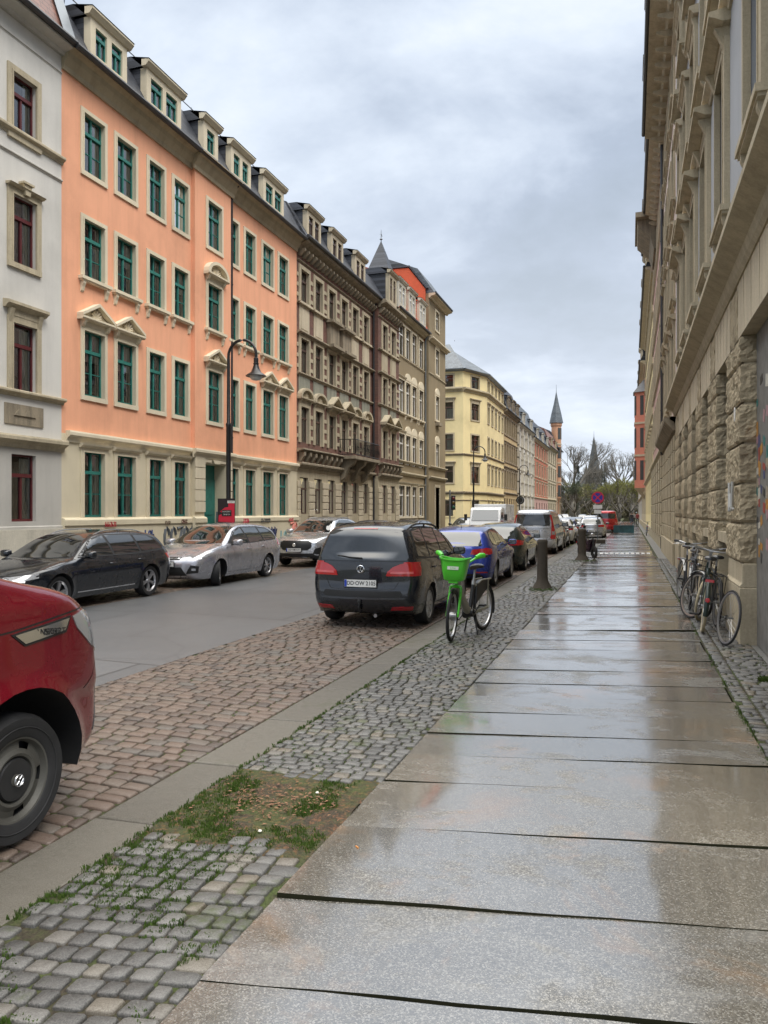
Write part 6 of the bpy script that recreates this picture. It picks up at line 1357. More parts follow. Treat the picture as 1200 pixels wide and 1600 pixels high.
c.decal('windscreen', 'F', [(-.72, 1.035), (-.54, 1.44), (.54, 1.44), (.72, 1.035), (.4, 1.015), (-.4, 1.015)], M['cglass'], e); c.decal('rear_window', 'B', [(-.58, 1.03), (-.5, 1.3), (.5, 1.3), (.58, 1.03)], g, e)
for md in 'LR': c.seam(md, [(1.35, .98), (1.28, .6), (1.35, .3)]); c.seam(md, [(2.53, .99), (2.55, .6), (2.52, .3)]); c.seam(md, [(3.38, 1.01), (3.5, .78), (3.3, .55), (3.1, .3)]); c.seam(md, [(1.35, .3), (3.1, .3)]); c.seam(md, [(.5, .85), (.95, .93), (1.35, .98)])
handle(e, c, 2.38, .86, SIL); handle(e, c, 3.25, .89, SIL); mirrors(e, c, 1.6, 1.01, SIL, 1.1); both(c, 'tail_light', [(4.18, .90), (4.22, 1.06), (4.34, 1.08), (4.44, .92), (4.46, .82)], M['redlamp'], e, .006)
ends(c, 'head_light', 'F', [(.40, .66), (.46, .76), (.82, .86), (.82, .70)], M['lamp'], e, .006); both(c, 'head_light', [(.16, .68), (.2, .76), (.62, .90), (.56, .80)], M['lamp'], e, .006)
c.decal('grille', 'F', [(-.52, .30), (-.40, .50), (.40, .50), (.52, .30)], M['blackink'], e, .005); c.decal('grille', 'F', [(-.34, .67), (-.38, .74), (.38, .74), (.34, .67)], M['blackink'], e, .005); c.decal('grille_trim', 'F', [(-.33, .70), (-.35, .715), (.35, .715), (.33, .70)], M['chrome'], e, .012); ends(c, 'grille', 'F', [(.50, .34), (.62, .55), (.78, .52), (.76, .36)], M['blackink'], e, .005); plate(e, c, 'DD·BL 386', 'F', .575); ends(c, 'fog_light', 'F', [(.64, .42), (.64, .47), (.72, .47), (.72, .42)], M['lamp'], e, .01)
c.finish(e, SIL)
SV2 = paintm('bright_silver_car_paint', (.55, .56, .58), metal=.7)
c, e, sp, g = make('suv', 'silver_suv', 'bright silver SUV with wide black grille, front towards the camera', 'car', SV2, (0, 0, 0), -pi/2, glass='cglass2', group=GRP_L)
e.location = (-10.55, 22.9+2.17, ROAD+.015)
both(c, 'side_window', [(1.45, 1.12), (1.95, 1.42), (2.4, 1.53), (3.2, 1.53), (3.75, 1.42), (3.9, 1.2), (2.4, 1.08)], g, e); c.decal('windscreen', 'F', [(-.70, 1.12), (-.53, 1.52), (.53, 1.52), (.70, 1.12)], M['cglass'], e); c.decal('rear_window', 'B', [(-.6, 1.1), (-.5, 1.4), (.5, 1.4), (.6, 1.1)], g, e)
c.decal('grille', 'F', [(-.44, .56), (-.56, .66), (-.58, .80), (-.45, .87), (.45, .87), (.58, .80), (.56, .66), (.44, .56)], M['blackink'], e, .008); c.decal('lower_intake', 'F', [(-.74, .30), (-.62, .46), (.62, .46), (.74, .30)], M['plastic'], e, .006); c.decal('skid_trim', 'F', [(-.5, .30), (-.5, .335), (.5, .335), (.5, .30)], M['chrome'], e, .014)
ends(c, 'head_light', 'F', [(.56, .74), (.54, .84), (.84, .92), (.84, .76)], M['lamp'], e, .01); both(c, 'head_light', [(.14, .78), (.18, .88), (.5, .93), (.45, .82)], M['lamp'], e, .01); ends(c, 'fog_intake', 'F', [(.6, .45), (.68, .62), (.82, .66), (.80, .42)], M['blackink'], e, .01)
q = MB(); h, n_ = c.hit('F', 0, .73, .01); q.lathe([(0, -.012), (.055, -.012), (.065, 0)], axis='Y', n=8, smooth=False); o = q.build('round_badge', M['chrome'], e); o.location = (h.x, 0, .73); o.rotation_euler.z = pi/2
plate(e, c, 'DD·HM 419', 'F', .575); mirrors(e, c, 1.65, 1.12, SV2, 1.1); rails(e, c, 2.0, 3.6, .55, M['alloy'], .04); c.finish(e, SV2)
# ---- blue and dark green hatchbacks, silver van
BLU = paintm('blue_car_paint', (.012, .035, .26), metal=.5)
c, e, sp, g = make('hatch', 'blue_hatchback', 'bright blue hatchback parked in front of the black minivan', 'car', BLU, (0, 0, 0), pi/2, glass='cglass2', group=GRP_R, rim='five'); e.location = on_right(17.9, sp); dress_estate(c, e, g, BLU, True); ends(c, 'bumper_reflector', 'B', [(.5, .36), (.5, .39), (.78, .39), (.78, .36)], M['reddecal'], e); plate(e, c, 'DD·RT 72', 'B', .50)
q = MB(); h, n_ = c.hit('T', -c.L/2+.75, 0, 0); q.tube([h, h+Vector((-.10, 0, .17))], [.008, .003], 5); q.build('aerial', M['plastic'], e); emblem(e, c, 'B', .90, .045); c.decal('bumper_lower', 'B', [(-.7, .24), (-.62, .34), (.62, .34), (.7, .24)], M['plastic'], e); c.finish(e, BLU)
GRN = paintm('dark_green_car_paint', (.022, .032, .026), metal=.5)
c, e, sp, g = make('hatch', 'dark_green_hatchback', 'dark green hatchback parked between the blue hatchback and the silver van', 'car', GRN, (0, 0, 0), pi/2, glass='cglass2', group=GRP_R, rim='seven', L=4.1); e.location = on_right(23.4, sp, x=-4.0); dress_estate(c, e, g, GRN, True); plate(e, c, 'DD·KS 83', 'B', .50); c.finish(e, GRN)
SVN = paintm('silver_van_paint', (.44, .45, .47), metal=.55)
c, e, sp, g = make('van', 'silver_van', 'tall silver van with large dark rear window, parked beyond the dark green hatchback', 'van', SVN, (0, 0, 0), pi/2, group=GRP_R); e.location = on_right(33.0, sp, x=-4.0)
c.decal('rear_window', 'B', [(-.72, 1.24), (-.70, 1.72), (.70, 1.72), (.72, 1.24), (.4, 1.2), (-.4, 1.2)], g, e); both(c, 'side_window', [(1.35, 1.18), (1.8, 1.62), (2.2, 1.68), (2.25, 1.16)], g, e); both(c, 'side_window', [(2.35, 1.16), (2.35, 1.70), (3.5, 1.70), (3.5, 1.16)], g, e); both(c, 'side_window', [(3.62, 1.16), (3.62, 1.70), (4.7, 1.68), (4.78, 1.2)], g, e)
c.decal('windscreen', 'F', [(-.76, 1.28), (-.62, 1.76), (.62, 1.76), (.76, 1.28)], g, e); ends(c, 'tail_light', 'B', [(.76, .66), (.77, 1.1), (.80, 1.74), (.90, 1.74), (.93, 1.1), (.93, .66)], M['redlamp'], e, .012); both(c, 'tail_light', [(4.82, .68), (4.80, 1.2), (4.74, 1.70), (4.84, 1.70), (4.93, 1.2), (4.97, .7)], M['redlamp'], e, .012)
ends(c, 'reversing_light', 'B', [(.80, .84), (.80, 1.0), (.90, 1.0), (.90, .84)], M['lamp'], e, .016); plate(e, c, 'DD·WZ 910', 'B', .98); c.seam('B', [(-.74, 1.13), (0, 1.1), (.74, 1.13)], .012); c.seam('B', [(-.8, .64), (0, .62), (.8, .64)], .012); mirrors(e, c, 1.5, 1.2, M['plastic'], 1.2); wiper(e, c, 'B', (0, 1.24), (.5, 1.28)); c.finish(e, SVN)
# ---- farther cars: one of each build, then copies with their own paint
far_cols = {'dark': paintm('graphite_car_paint', (.03, .032, .036)), 'white': paintm('white_car_paint', (.62, .62, .62), metal=0), 'grey': paintm('grey_car_paint', (.16, .165, .17)), 'navy': paintm('navy_car_paint', (.012, .016, .045)), 'lightsilver': paintm('light_silver_car_paint', (.40, .41, .43)), 'red': paintm('crimson_car_paint', (.35, .01, .015))}
protos = {}
for nm, base in (('hatch', 'hatch'), ('estate', 'estate')):
    c, e, sp, g = make(base, 'parked_car', 'x', 'car', far_cols['grey'], (0, -500, 0), 0, glass='cglass2', gs=.11); dress_estate(c, e, g, far_cols['grey'], base == 'hatch')
    ends(c, 'head_light', 'F', [(.42, .62), (.44, .72), (.80, .78), (.8, .64)], M['lamp'], e); c.decal('grille', 'F', [(-.4, .38), (-.45, .58), (.45, .58), (.4, .38)], M['blackink'], e); plate(e, c, 'DD·A 12', 'B', .52); c.finish(e, far_cols['grey']); protos[nm] = (e, sp['L'])
def far_car(kind, col, x, yc, rz, label, group):
    e0, L = protos[kind]; e = copy_tree(e0); e.location = (x, yc, ROAD+.015); e.rotation_euler.z = rz; tag(e, label, 'car', group)
    for ch in e.children:
        if ch.name.startswith(('body', 'mirror', 'door_handle')):
            ch.data = _cc.setdefault((ch.data.name, col), ch.data.copy()); ch.data.materials[0] = far_cols[col]
    return e
_cc = {}
far = [('hatch', 'dark', -4.0, 40.6, pi/2, 'graphite car first beyond the silver van', GRP_R), ('hatch', 'white', -3.95, 46.0, pi/2, 'white hatchback behind the second bollard', GRP_R), ('estate', 'navy', -4.0, 51.5, pi/2, 'navy estate beyond the white hatchback', GRP_R), ('hatch', 'lightsilver', -2.55, 56.0, pi/2, 'pale silver car behind the no-stopping sign', GRP_R),
       ('estate', 'grey', -4.0, 58.5, pi/2, 'grey estate before the side street in the right row', GRP_R), ('hatch', 'red', -2.4, 76, pi/2, 'crimson car under the far trees', GRP_R), ('hatch', 'white', -4.0, 82, pi/2, 'white car far down the right row', GRP_R), ('estate', 'dark', -4.0, 92, pi/2, 'dark estate farthest in the right row', GRP_R),
       ('hatch', 'grey', -10.6, 30.5, -pi/2, 'grey hatchback behind the silver SUV', GRP_L), ('estate', 'navy', -10.6, 36.5, -pi/2, 'navy estate mostly hidden behind the black minivan', GRP_L), ('hatch', 'dark', -10.6, 50.5, -pi/2, 'dark hatchback by the taupe house', GRP_L), ('hatch', 'lightsilver', -10.6, 84, -pi/2, 'light silver car before the beige house', GRP_L), ('estate', 'white', -10.6, 91, -pi/2, 'white estate before the narrow white house', GRP_L), ('hatch', 'lightsilver', -10.6, 98, -pi/2, 'light silver hatchback before the red house', GRP_L), ('hatch', 'white', -10.5, 106, -pi/2, 'white car before the sandstone house', GRP_L), ('estate', 'lightsilver', -10.5, 116, -pi/2, 'pale silver estate near the brick turret', GRP_L), ('hatch', 'white', -10.4, 128, -pi/2, 'white car farthest down the left row', GRP_L), ('estate', 'grey', -8.2, 140, -pi/2, 'grey car on the road far away', GRP_L)]
for a in far: far_car(*a)
for e0, _ in protos.values():
    for o in list(e0.children_recursive): bpy.data.objects.remove(o)
    bpy.data.objects.remove(e0)
# ---- white box truck facing the camera
tx0 = XY(757, 47)
e = empty('white_truck', (tx0, 47+1.0, ROAD), -pi/2, 'white delivery truck with square cab standing behind the blue hatchback', 'truck')
WHT = paintm('white_truck_paint', (.66, .67, .68), metal=0)
q = MB(); q.add([(x, y, z) for y in (-.98, .98) for x, z in ((1.0, .45), (1.05, 1.0), (.92, 1.28), (.55, 2.02), (.35, 2.12), (-.9, 2.12), (-.9, .45))], [(i, (i+1) % 7, 7+(i+1) % 7, 7+i) for i in range(7)]+[tuple(range(7)), tuple(range(13, 6, -1))]); q.build('cab', WHT, e, bevel=.05)
q = MB(); q.add([(.945, -.85, 1.30), (.945, .85, 1.30), (.61, .80, 1.98), (.61, -.80, 1.98)], [(0, 1, 2, 3)]); q.build('windscreen', M['cglass2'], e)
for sg in (-1, 1): q = MB(); q.add([(.75, sg*.985, 1.25), (.45, sg*.985, 1.85), (-.3, sg*.985, 1.85), (-.3, sg*.985, 1.2)], [(0, 1, 2, 3)]); q.build('side_window', M['cglass'], e)
q = MB(); q.box(-4.6, -.95, -1.05, 1.05, .75, 2.35); q.build('box_body', WHT, e, bevel=.03); q = MB(); q.box(-4.6, .9, -.6, .6, .4, .74); q.build('chassis', M['plastic'], e)
q = MB(); q.box(1.03, 1.07, -.6, .6, .62, .9); q.build('grille', M['blackink'], e)
for sg in (-1, 1): q = MB(); q.box(1.0, 1.06, sg*.7-.14, sg*.7+.14, .68, .9); q.build('head_light', M['lamp'], e); q = MB(); q.box(.6, .68, sg*1.28-.09, sg*1.28+.09, 1.3, 1.7); q.tube([(.62, sg*.98, 1.5), (.64, sg*1.2, 1.5)], .02, 5); q.build('mirror', M['plastic'], e)
for x in (.15, -3.3):
    for sg in (-1, 1):
        k1, f1, k2, f2, rm = wheel_mesh(.38, .25, 'seven'); w_ = put('wheel', k1, f1, M['rubber'], e, (x, sg*.83, .38)); w_.rotation_euler.z = pi if sg > 0 else 0; put('rim', k2, f2, [M['alloy'], M['plastic']], w_, (0, 0, 0))
# ---- red van far off by the planter
FRV = far_cols['red']; c, e, sp, g = make('van', 'far_red_van', 'small dark red van standing behind the teal planter', 'van', FRV, (-1.95, 70.5, ROAD+.02), pi/2, gs=.11); c.decal('rear_window', 'B', [(-.72, 1.24), (-.70, 1.70), (.70, 1.70), (.72, 1.24)], g, e); both(c, 'side_window', [(1.35, 1.18), (1.8, 1.62), (2.2, 1.68), (2.25, 1.16)], g, e); c.finish(e, FRV)
# ================================================================ bicycles
M['lime'] = m_plain('bright_green_paint', (.08, .55, .03), .35, 0, .4, var=.06); M['limeframe'] = m_plain('grey_beige_frame', (.27, .26, .21), .4, .2, var=.08); M['spoke'] = m_plain('steel_spokes', (.38, .38, .38), .3, .8)
M['saddle'] = m_plain('black_saddle', (.015, .015, .016), .35, 0, .3); M['cream_tyre'] = m_plain('cream_tyre_wall', (.42, .36, .24), .7)
def bwheel(parent, x, r=.34, tw=.02, tyre='rubber', rimm='alloy', name='wheel', hub=.02):
    mb = MB()
    prof = [(r-tw+tw*cos(a)*1.0, tw*sin(a)*.95) for a in np.linspace(0, 2*pi, 9)]
    mb.lathe(prof, axis='Y', n=40); w_ = mb.build(name, M[tyre], parent); w_.location = (x, 0, r)
    q = MB(); rr = r-tw*2+.004; q.lathe([(rr, -.012), (rr, .012), (rr-.022, .010), (rr-.022, -.010), (rr, -.012)], axis='Y', n=40); q.build('rim', M[rimm], w_)
    q = MB()
    for k in range(28):
        a = 2*pi*k/28; b = a+(.5 if k % 2 else -.5); s_ = .03 if k % 4 < 2 else -.03; q.tube([(.018*cos(b), s_*.9, .018*sin(b)), ((rr-.012)*cos(a), 0, (rr-.012)*sin(a))], .0013, 3, cap=False)
    q.tube([(0, -.055, 0), (0, .055, 0)], hub, 10); q.build('spokes', M['spoke'], w_); return w_
def fender(parent, x, r, mat, a0=-.3, a1=2.6, w_=.028, name='mudguard'):
    q = MB(); n_ = 14; V = []
    for i in range(n_+1):
        a = a0+(a1-a0)*i/n_
        for yy, rr in ((-w_, r+.012), (-w_*.6, r+.024), (0, r+.028), (w_*.6, r+.024), (w_, r+.012)): V.append((x+rr*cos(a), yy, r+rr*sin(a)-.0))
    q.add(V, [(i*5+j, i*5+j+1, (i+1)*5+j+1, (i+1)*5+j) for i in range(n_) for j in range(4)], 0, True); return q.build(name, mat, parent)
def bicycle(name, label, loc, rz, lean, paint, steer=0.0, sc=1.0, rack=True, fend=None, reflect=True, grips='saddle', low=True, basket=None, tyre='rubber', loc_parent=None, barh=1.05, group='bicycles leaning on the rusticated house'):
    e = empty(name, loc, rz, label, 'bicycle', group); e.rotation_euler = (Matrix.Rotation(rz, 3, 'Z') @ Matrix.Rotation(lean, 3, 'X')).to_euler(); e.scale = (sc, sc, sc)
    r = .345; fx, rx_ = .55, -.55; bb = (-.05, 0, .29); head_t = (.33, 0, .86); head_b = (.40, 0, .66); st = (-.20, 0, .82)
    q = MB(); q.tube([bb, head_b], .019, 8); q.tube([bb, st], .016, 8); q.tube([(st[0]+.03, 0, .70) if low else (st[0], 0, .80), head_t if not low else (.36, 0, .78)], .015, 8)
    for s_ in (-1, 1): q.tube([bb, (rx_, s_*.05, r)], .011, 6); q.tube([(st[0]+.02, 0, .76), (rx_, s_*.05, r)], .009, 6)
    q.tube([head_b, head_t], .022, 8); q.build('frame', paint, e)
    rear = bwheel(e, rx_, r, tyre=tyre)
    fr = empty('steering', head_b, 0, parent=e); bpy.data.objects.remove(fr)
    ax = Vector((head_t[0]-head_b[0], 0, head_t[2]-head_b[2])).normalized(); S_ = Matrix.Translation(head_b) @ Matrix.Rotation(steer, 4, ax) @ Matrix.Translation(-Vector(head_b))
    before = set(e.children)
    q = MB()
    for s_ in (-1, 1): q.tube([(head_b[0]-.005, 0, .665), (.415, s_*.05, .64), (.46, s_*.05, .50), (fx, s_*.05, r)], [.014, .014, .012, .009], 6)
    q.build('fork', paint, e); bwheel(e, fx, r, tyre=tyre)
    q = MB(); q.tube([head_t, (.31, 0, barh-.04)], .013, 8); q.tube([(.16, -.29, barh), (.24, -.27, barh+.01), (.35, -.12, barh-.02), (.33, 0, barh-.03), (.35, .12, barh-.02), (.24, .27, barh+.01), (.16, .29, barh)], .011, 8)
    for s_ in (-1, 1): q.tube([(.27, s_*.2, barh), (.30, s_*.25, barh-.03), (.22, s_*.31, barh-.03)], .005, 4)
    q.build('handlebar', M['spoke'], e)
    for s_ in (-1, 1): q = MB(); q.tube([(.13, s_*.295, barh-.002), (.22, s_*.275, barh+.008)], .017, 8); q.build('grip', M[grips], e)
    if fend: fender(e, fx, r, fend, .1, 2.35)
    q = MB(); q.lathe([(0, .03), (.03, .03), (.034, 0), (.02, -.04)], (.44, 0, .78), 'X', 12); q.build('front_lamp', M['alloy'], e)
    if basket:
        q = MB(); 
        for z in (.72, .79, .86, .93): k = .13+.03*(z-.72)/.2; q.tube([(.42, -k, z), (.62, -k, z), (.62, k, z), (.42, k, z), (.42, -k, z)], .004, 4)
        for t in np.linspace(0, 1, 9): q.tube([(.42+.2*t, -.13, .72), (.42+.2*t, -.16, .93)], .003, 3); q.tube([(.42+.2*t, .13, .72), (.42+.2*t, .16, .93)], .003, 3); q.tube([(.62, -.13+.26*t, .72), (.62, -.16+.32*t, .93)], .003, 3)
        q.build('basket', basket, e)
    for o in set(e.children) - before: o.matrix_basis = S_ @ o.matrix_basis
    q = MB(); q.tube([(st[0]+.01, 0, .80), (st[0]-.03, 0, .93)], .0135, 8); q.build('seat_post', M['spoke'], e)
    q = MB(); V = []
    for x, w_, z in ((-.36, .03, .955), (-.33, .075, .965), (-.26, .075, .965), (-.18, .035, .955), (-.08, .018, .95), (-.05, .008, .945)):
        for yy, zz_ in ((-w_, -.03), (-w_, -.005), (-w_*.5, .012), (0, .014), (w_*.5, .012), (w_, -.005), (w_, -.03)): V.append((x, yy, z+zz_))
    q.add(V, [(i*7+j, i*7+j+1, (i+1)*7+j+1, (i+1)*7+j) for i in range(5) for j in range(6)]+[tuple(range(7)), tuple(range(41, 34, -1))]+[(i*7+6, i*7, (i+1)*7, (i+1)*7+6) for i in range(5)], 0, True); q.build('saddle', M['saddle'], e)
    if fend: fender(e, rx_, r, fend, .5, 3.4)
    if rack:
        q = MB(); 
        for s_ in (-1, 1): q.tube([(-.28, s_*.055, .72), (-.84, s_*.06, .72)], .006, 5); q.tube([(-.75, s_*.06, .72), (rx_, s_*.06, r)], .005, 5); q.tube([(-.45, s_*.06, .72), (rx_, s_*.06, r)], .005, 5)
        for x in (-.4, -.6, -.84): q.tube([(x, -.06, .72), (x, .06, .72)], .005, 5)
        q.tube([(-.3, 0, .725), (-.84, 0, .725)], .006, 5); q.build('luggage_rack', M['spoke'] if rack == 1 else M['black'], e)
    if reflect:
        q = MB(); q.box(-.865, -.85, -.05, .05, .68, .715); q.build('tail_light', M['redlamp'], e); q = MB(); q.lathe([(0, -.008), (.028, -.008), (.03, 0)], (rx_-.378, 0, .46), 'X', 12); q.build('reflector', M['redlamp'], e)
    q = MB(); q.lathe([(.055, -.05), (.09, -.05), (.09, -.044), (.055, -.044)], bb, 'Y', 20)
    for s_, a in ((-1, .7), (1, .7+pi)): q.tube([(bb[0], s_*.06, bb[2]), (bb[0]+.17*cos(a), s_*.07, bb[2]+.17*sin(a))], .010, 6); q.box(bb[0]+.17*cos(a)-.04, bb[0]+.17*cos(a)+.04, s_*.08-.0, s_*.17, bb[2]+.17*sin(a)-.012, bb[2]+.17*sin(a)+.012)
    q.build('cranks', M['plastic'], e)
    q = MB(); q.box(rx_+.02, bb[0]-.02, -.052, -.046, .24, .27) if False else q.tube([(bb[0], -.047, bb[2]+.08), (rx_, -.047, r+.03)], .004, 4); q.tube([(bb[0], -.047, bb[2]-.08), (rx_, -.047, r-.03)], .004, 4); q.build('chain', M['plastic'], e)
    q = MB(); q.tube([(.36, .02, .93), (.42, .03, .84), (.38, .03, .72), (.25, .02, .60), (0, .02, .40)], .003, 4); q.build('brake_cable', M['plastic'], e)
    return e
GF = m_plain('dark_green_bike_paint', (.012, .03, .022), .3, .3, .5); BF = m_plain('black_bike_paint', (.012, .012, .013), .3, .2, .5); MG = m_plain('dark_mudguard', (.018, .03, .026), .35, .2); SF = m_plain('silver_mudguard', (.45, .45, .44), .3, .6)
bicycle('bicycle', 'dark green city bicycle with cream tyre and red rear lamp leaning by the wall', (1.02, 12.42, 0), pi/2-.06, .12, GF, steer=-.3, sc=1.12, fend=MG, tyre='cream_tyre', rack=2)
bicycle('bicycle', 'black bicycle facing the camera between the dark green one and the white-guarded one', (.97, 13.9, 0), -pi/2-.05, -.09, BF, steer=.55, sc=1.12, fend=SF, basket=M['black'])
bicycle('bicycle', 'farthest leaning bicycle with white front mudguard', (1.0, 15.7, 0), -pi/2+.1, -.09, BF, steer=-.25, sc=1.12, fend=m_plain('white_mudguard', (.6, .6, .58), .4), rack=1)
bicycle('bicycle', 'black bicycle with thin tyres squeezed closest to the wall behind the dark green one', (1.20, 13.0, 0), pi/2+.04, .07, BF, steer=.15, sc=1.1, rack=2, reflect=False)
bicycle('bicycle', 'small blue-grey bicycle leaning on the pale yellow house far ahead', (1.1, 58.5, 0), pi/2, .1, m_plain('blue_bike_paint', (.12, .2, .3), .4), group='bicycles leaning far along the house walls')
# lone wheel leaning on the pier base
e = empty('loose_bicycle_wheel', (1.16, 10.75, .0), 0, 'single bicycle wheel without a bike leaning against the near stone pier base', 'wheel'); w_ = bwheel(e, 0, .365, .014, hub=.014)
w_.location = (0, 0, 0); e.rotation_euler = (Matrix.Rotation(pi/2+.26, 3, 'Z') @ Matrix.Rotation(.17, 3, 'X')).to_euler(); w_.location = (0, 0, .365)
q = MB()
for k in range(7): a = 2*pi*k/7; q.lathe([(.030-.002*k, .02+.004*k), (.034-.002*k, .02+.004*k), (.034-.002*k, .022+.004*k)], axis='Y', n=14)
q.build('sprocket', M['plastic'], w_)
# ---- green hire bike
fxy, rxy = Vector((-2.40, 10.36)), Vector((-2.15, 11.45)); mid = (fxy+rxy)/2; rz = atan2(fxy.y-rxy.y, fxy.x-rxy.x)
e = empty('green_hire_bike', (mid.x, mid.y, .0), rz, 'bright green hire bicycle with front basket standing on the cobbles', 'bicycle'); e.scale = (1.06,)*3; r = .335
q = MB()
V = []; path = [(.34, .80, .045, .03), (.28, .70, .055, .035), (.16, .52, .062, .045), (.02, .36, .060, .05), (-.12, .30, .055, .045), (-.22, .30, .04, .04)]
n_ = 14
for i, (x, z, wv, wy) in enumerate(path):
    t = Vector(path[min(i+1, 5)][:2])-Vector(path[max(i-1, 0)][:2]); t.normalize(); nx, nz = -t.y, t.x
    for k in range(n_): a = 2*pi*k/n_; V.append((x+nx*wv*cos(a), wy*sin(a), z+nz*wv*cos(a)))
q.add(V, [(i*n_+k, i*n_+(k+1) % n_, (i+1)*n_+(k+1) % n_, (i+1)*n_+k) for i in range(5) for k in range(n_)]+[tuple(range(n_)), tuple(range(5*n_, 6*n_))], 0, True)
q.tube([(.34, 0, .68), (.31, 0, .90)], .032, 10); 
for s_ in (-1, 1): q.tube([(-.10, s_*.045, .31), (-.55, s_*.06, r)], [.028, .022], 8); q.tube([(-.20, s_*.02, .66), (-.38, s_*.055, .74), (-.66, s_*.07, .74)], .012, 6); q.tube([(-.60, s_*.06, .735), (-.55, s_*.06, r)], .010, 6)
q.build('frame', M['limeframe'], e)
q = MB(); q.tube([(-.08, 0, .30), (-.20, 0, .68)], .030, 10); q.build('seat_tube', M['black'], e); q = MB(); q.tube([(-.19, 0, .62), (-.215, 0, .74)], .030, 10); q.tube([(-.20, 0, .68), (-.27, 0, .92)], .017, 10); q.build('seat_post', M['spoke'], e)
q = MB(); V = []
for x, w_, z in ((-.42, .03, .945), (-.39, .085, .955), (-.30, .085, .955), (-.22, .04, .945), (-.12, .022, .94), (-.09, .01, .935)):
    for yy, zz_ in ((-w_, -.04), (-w_, -.008), (-w_*.5, .012), (0, .014), (w_*.5, .012), (w_, -.008), (w_, -.04)): V.append((x, yy, z+zz_))
q.add(V, [(i*7+j, i*7+j+1, (i+1)*7+j+1, (i+1)*7+j) for i in range(5) for j in range(6)]+[tuple(range(7)), tuple(range(41, 34, -1))]+[(i*7+6, i*7, (i+1)*7, (i+1)*7+6) for i in range(5)], 0, True); q.build('saddle', M['saddle'], e)
bwheel(e, -.55, r, .024, hub=.03)
q = MB(); q.poly_xz([(-.20, .40), (-.24, .70), (-.44, .735), (-.70, .735), (-.62, .60), (-.40, .50)], -.045, .045); q.build('battery_box', M['black'], e, bevel=.015); fender(e, -.55, r, M['black'], .6, 3.5, .035)
q = MB(); q.tube([(-.14, 0, .28), (-.12, .06, .24), (-.02, .15, .012)], [.016, .014, .011], 6); q.tube([(-.12, .0, .26), (-.14, -.06, .24), (-.22, -.14, .012)], [.016, .014, .011], 6); q.build('kickstand', M['black'], e)
q = MB(); q.lathe([(.0, -.07), (.085, -.07), (.085, -.05), (.05, .07), (0, .07)], (-.06, 0, .31), 'Y', 18); q.tube([(-.06, -.08, .31), (.08, -.09, .22)], .012, 6); q.tube([(-.06, .08, .31), (-.20, .09, .40)], .012, 6); q.box(.04, .13, -.18, -.1, .21, .235); q.box(-.25, -.16, .1, .18, .39, .415); q.build('cranks', M['black'], e)
HB = Vector((.355, 0, .66)); HT = Vector((.31, 0, .90)); S_ = Matrix.Translation(HB) @ Matrix.Rotation(.26, 4, (HT-HB).normalized()) @ Matrix.Translation(-HB); before = set(e.children)
w_ = bwheel(e, .55, r, .024, hub=.05); w_.children[1].data.materials[0] = M['spoke']
q = MB()
for s_ in (-1, 1): q.tube([(.36, s_*.01, .72), (.385, s_*.07, .70), (.41, s_*.075, .60), (.55, s_*.075, r-.01)], [.02, .019, .018, .014], 8)
q.tube([(.375, -.075, .705), (.375, .075, .705)], .022, 8); q.build('fork', M['lime'], e)
fender(e, .55, r, M['black'], 1.2, 2.5, .03)
q = MB(); q.tube([(.33, 0, .84), (.30, 0, .98)], .02, 8); q.tube([(.16, -.32, 1.12), (.24, -.24, 1.10), (.29, -.10, 1.0), (.29, .10, 1.0), (.24, .24, 1.10), (.16, .32, 1.12)], .016, 8); q.build('handlebar', M['lime'], e)
for s_ in (-1, 1):
    q = MB(); q.tube([(.09, s_*.36, 1.125), (.19, s_*.29, 1.112)], [.021, .023], 8); q.build('grip', M['black'], e); q = MB(); q.tube([(.14, s_*.32, 1.13), (.20, s_*.28, 1.125), (.25, s_*.23, 1.10)], [.034, .040, .028], 9); q.build('brake_housing', M['lime'], e)
q = MB(); V = []; ns = 28
def rrect(t, hx, hy, p=4.0):
    a = 2*pi*t; return (hx*math.copysign(abs(cos(a))**(2/p), cos(a)), hy*math.copysign(abs(sin(a))**(2/p), sin(a)))
prof = [(.10, .11, .80), (.115, .135, .815), (.135, .165, .95), (.15, .19, 1.06), (.165, .205, 1.07), (.165, .205, 1.085), (.145, .185, 1.085), (.125, .155, .95), (.10, .125, .83), (.0, .0, .825)]
for hx, hy, z in prof:
    for k in range(ns): x, y = rrect((k+.5)/ns, hx, hy); dz = .028*(abs(y)/.2)**2*(1 if z > 1 else 0); V.append((.50+x*1.05, y, z+dz))
q.add(V, [(i*ns+k, i*ns+(k+1) % ns, (i+1)*ns+(k+1) % ns, (i+1)*ns+k) for i in range(len(prof)-1) for k in range(ns)]+[tuple(range(ns))], 0, True); q.box(.34, .60, -.06, .06, .77, .80); bk = q.build('basket', M['lime'], e)
q = MB(); q.box(-.075, .075, -.002, .002, -.022, .022); lab = q.build('white_sticker', m_plain('white_basket_sticker', (.62, .66, .58), .5), bk, bevel=.01); lab.matrix_basis = Matrix.Translation((.649, 0, .975)) @ Matrix.Rotation(-.13, 4, 'Y') @ Matrix.Rotation(pi/2, 4, 'Z')
tx = text_obj('basket_lettering', 'Lime', .038, M['lime'], bk, .0005); tx.matrix_basis = lab.matrix_basis @ Matrix.Translation((0, -.0032, 0)) @ Matrix.Rotation(pi/2, 4, 'X')
for o in set(e.children) - before: o.matrix_basis = S_ @ o.matrix_basis
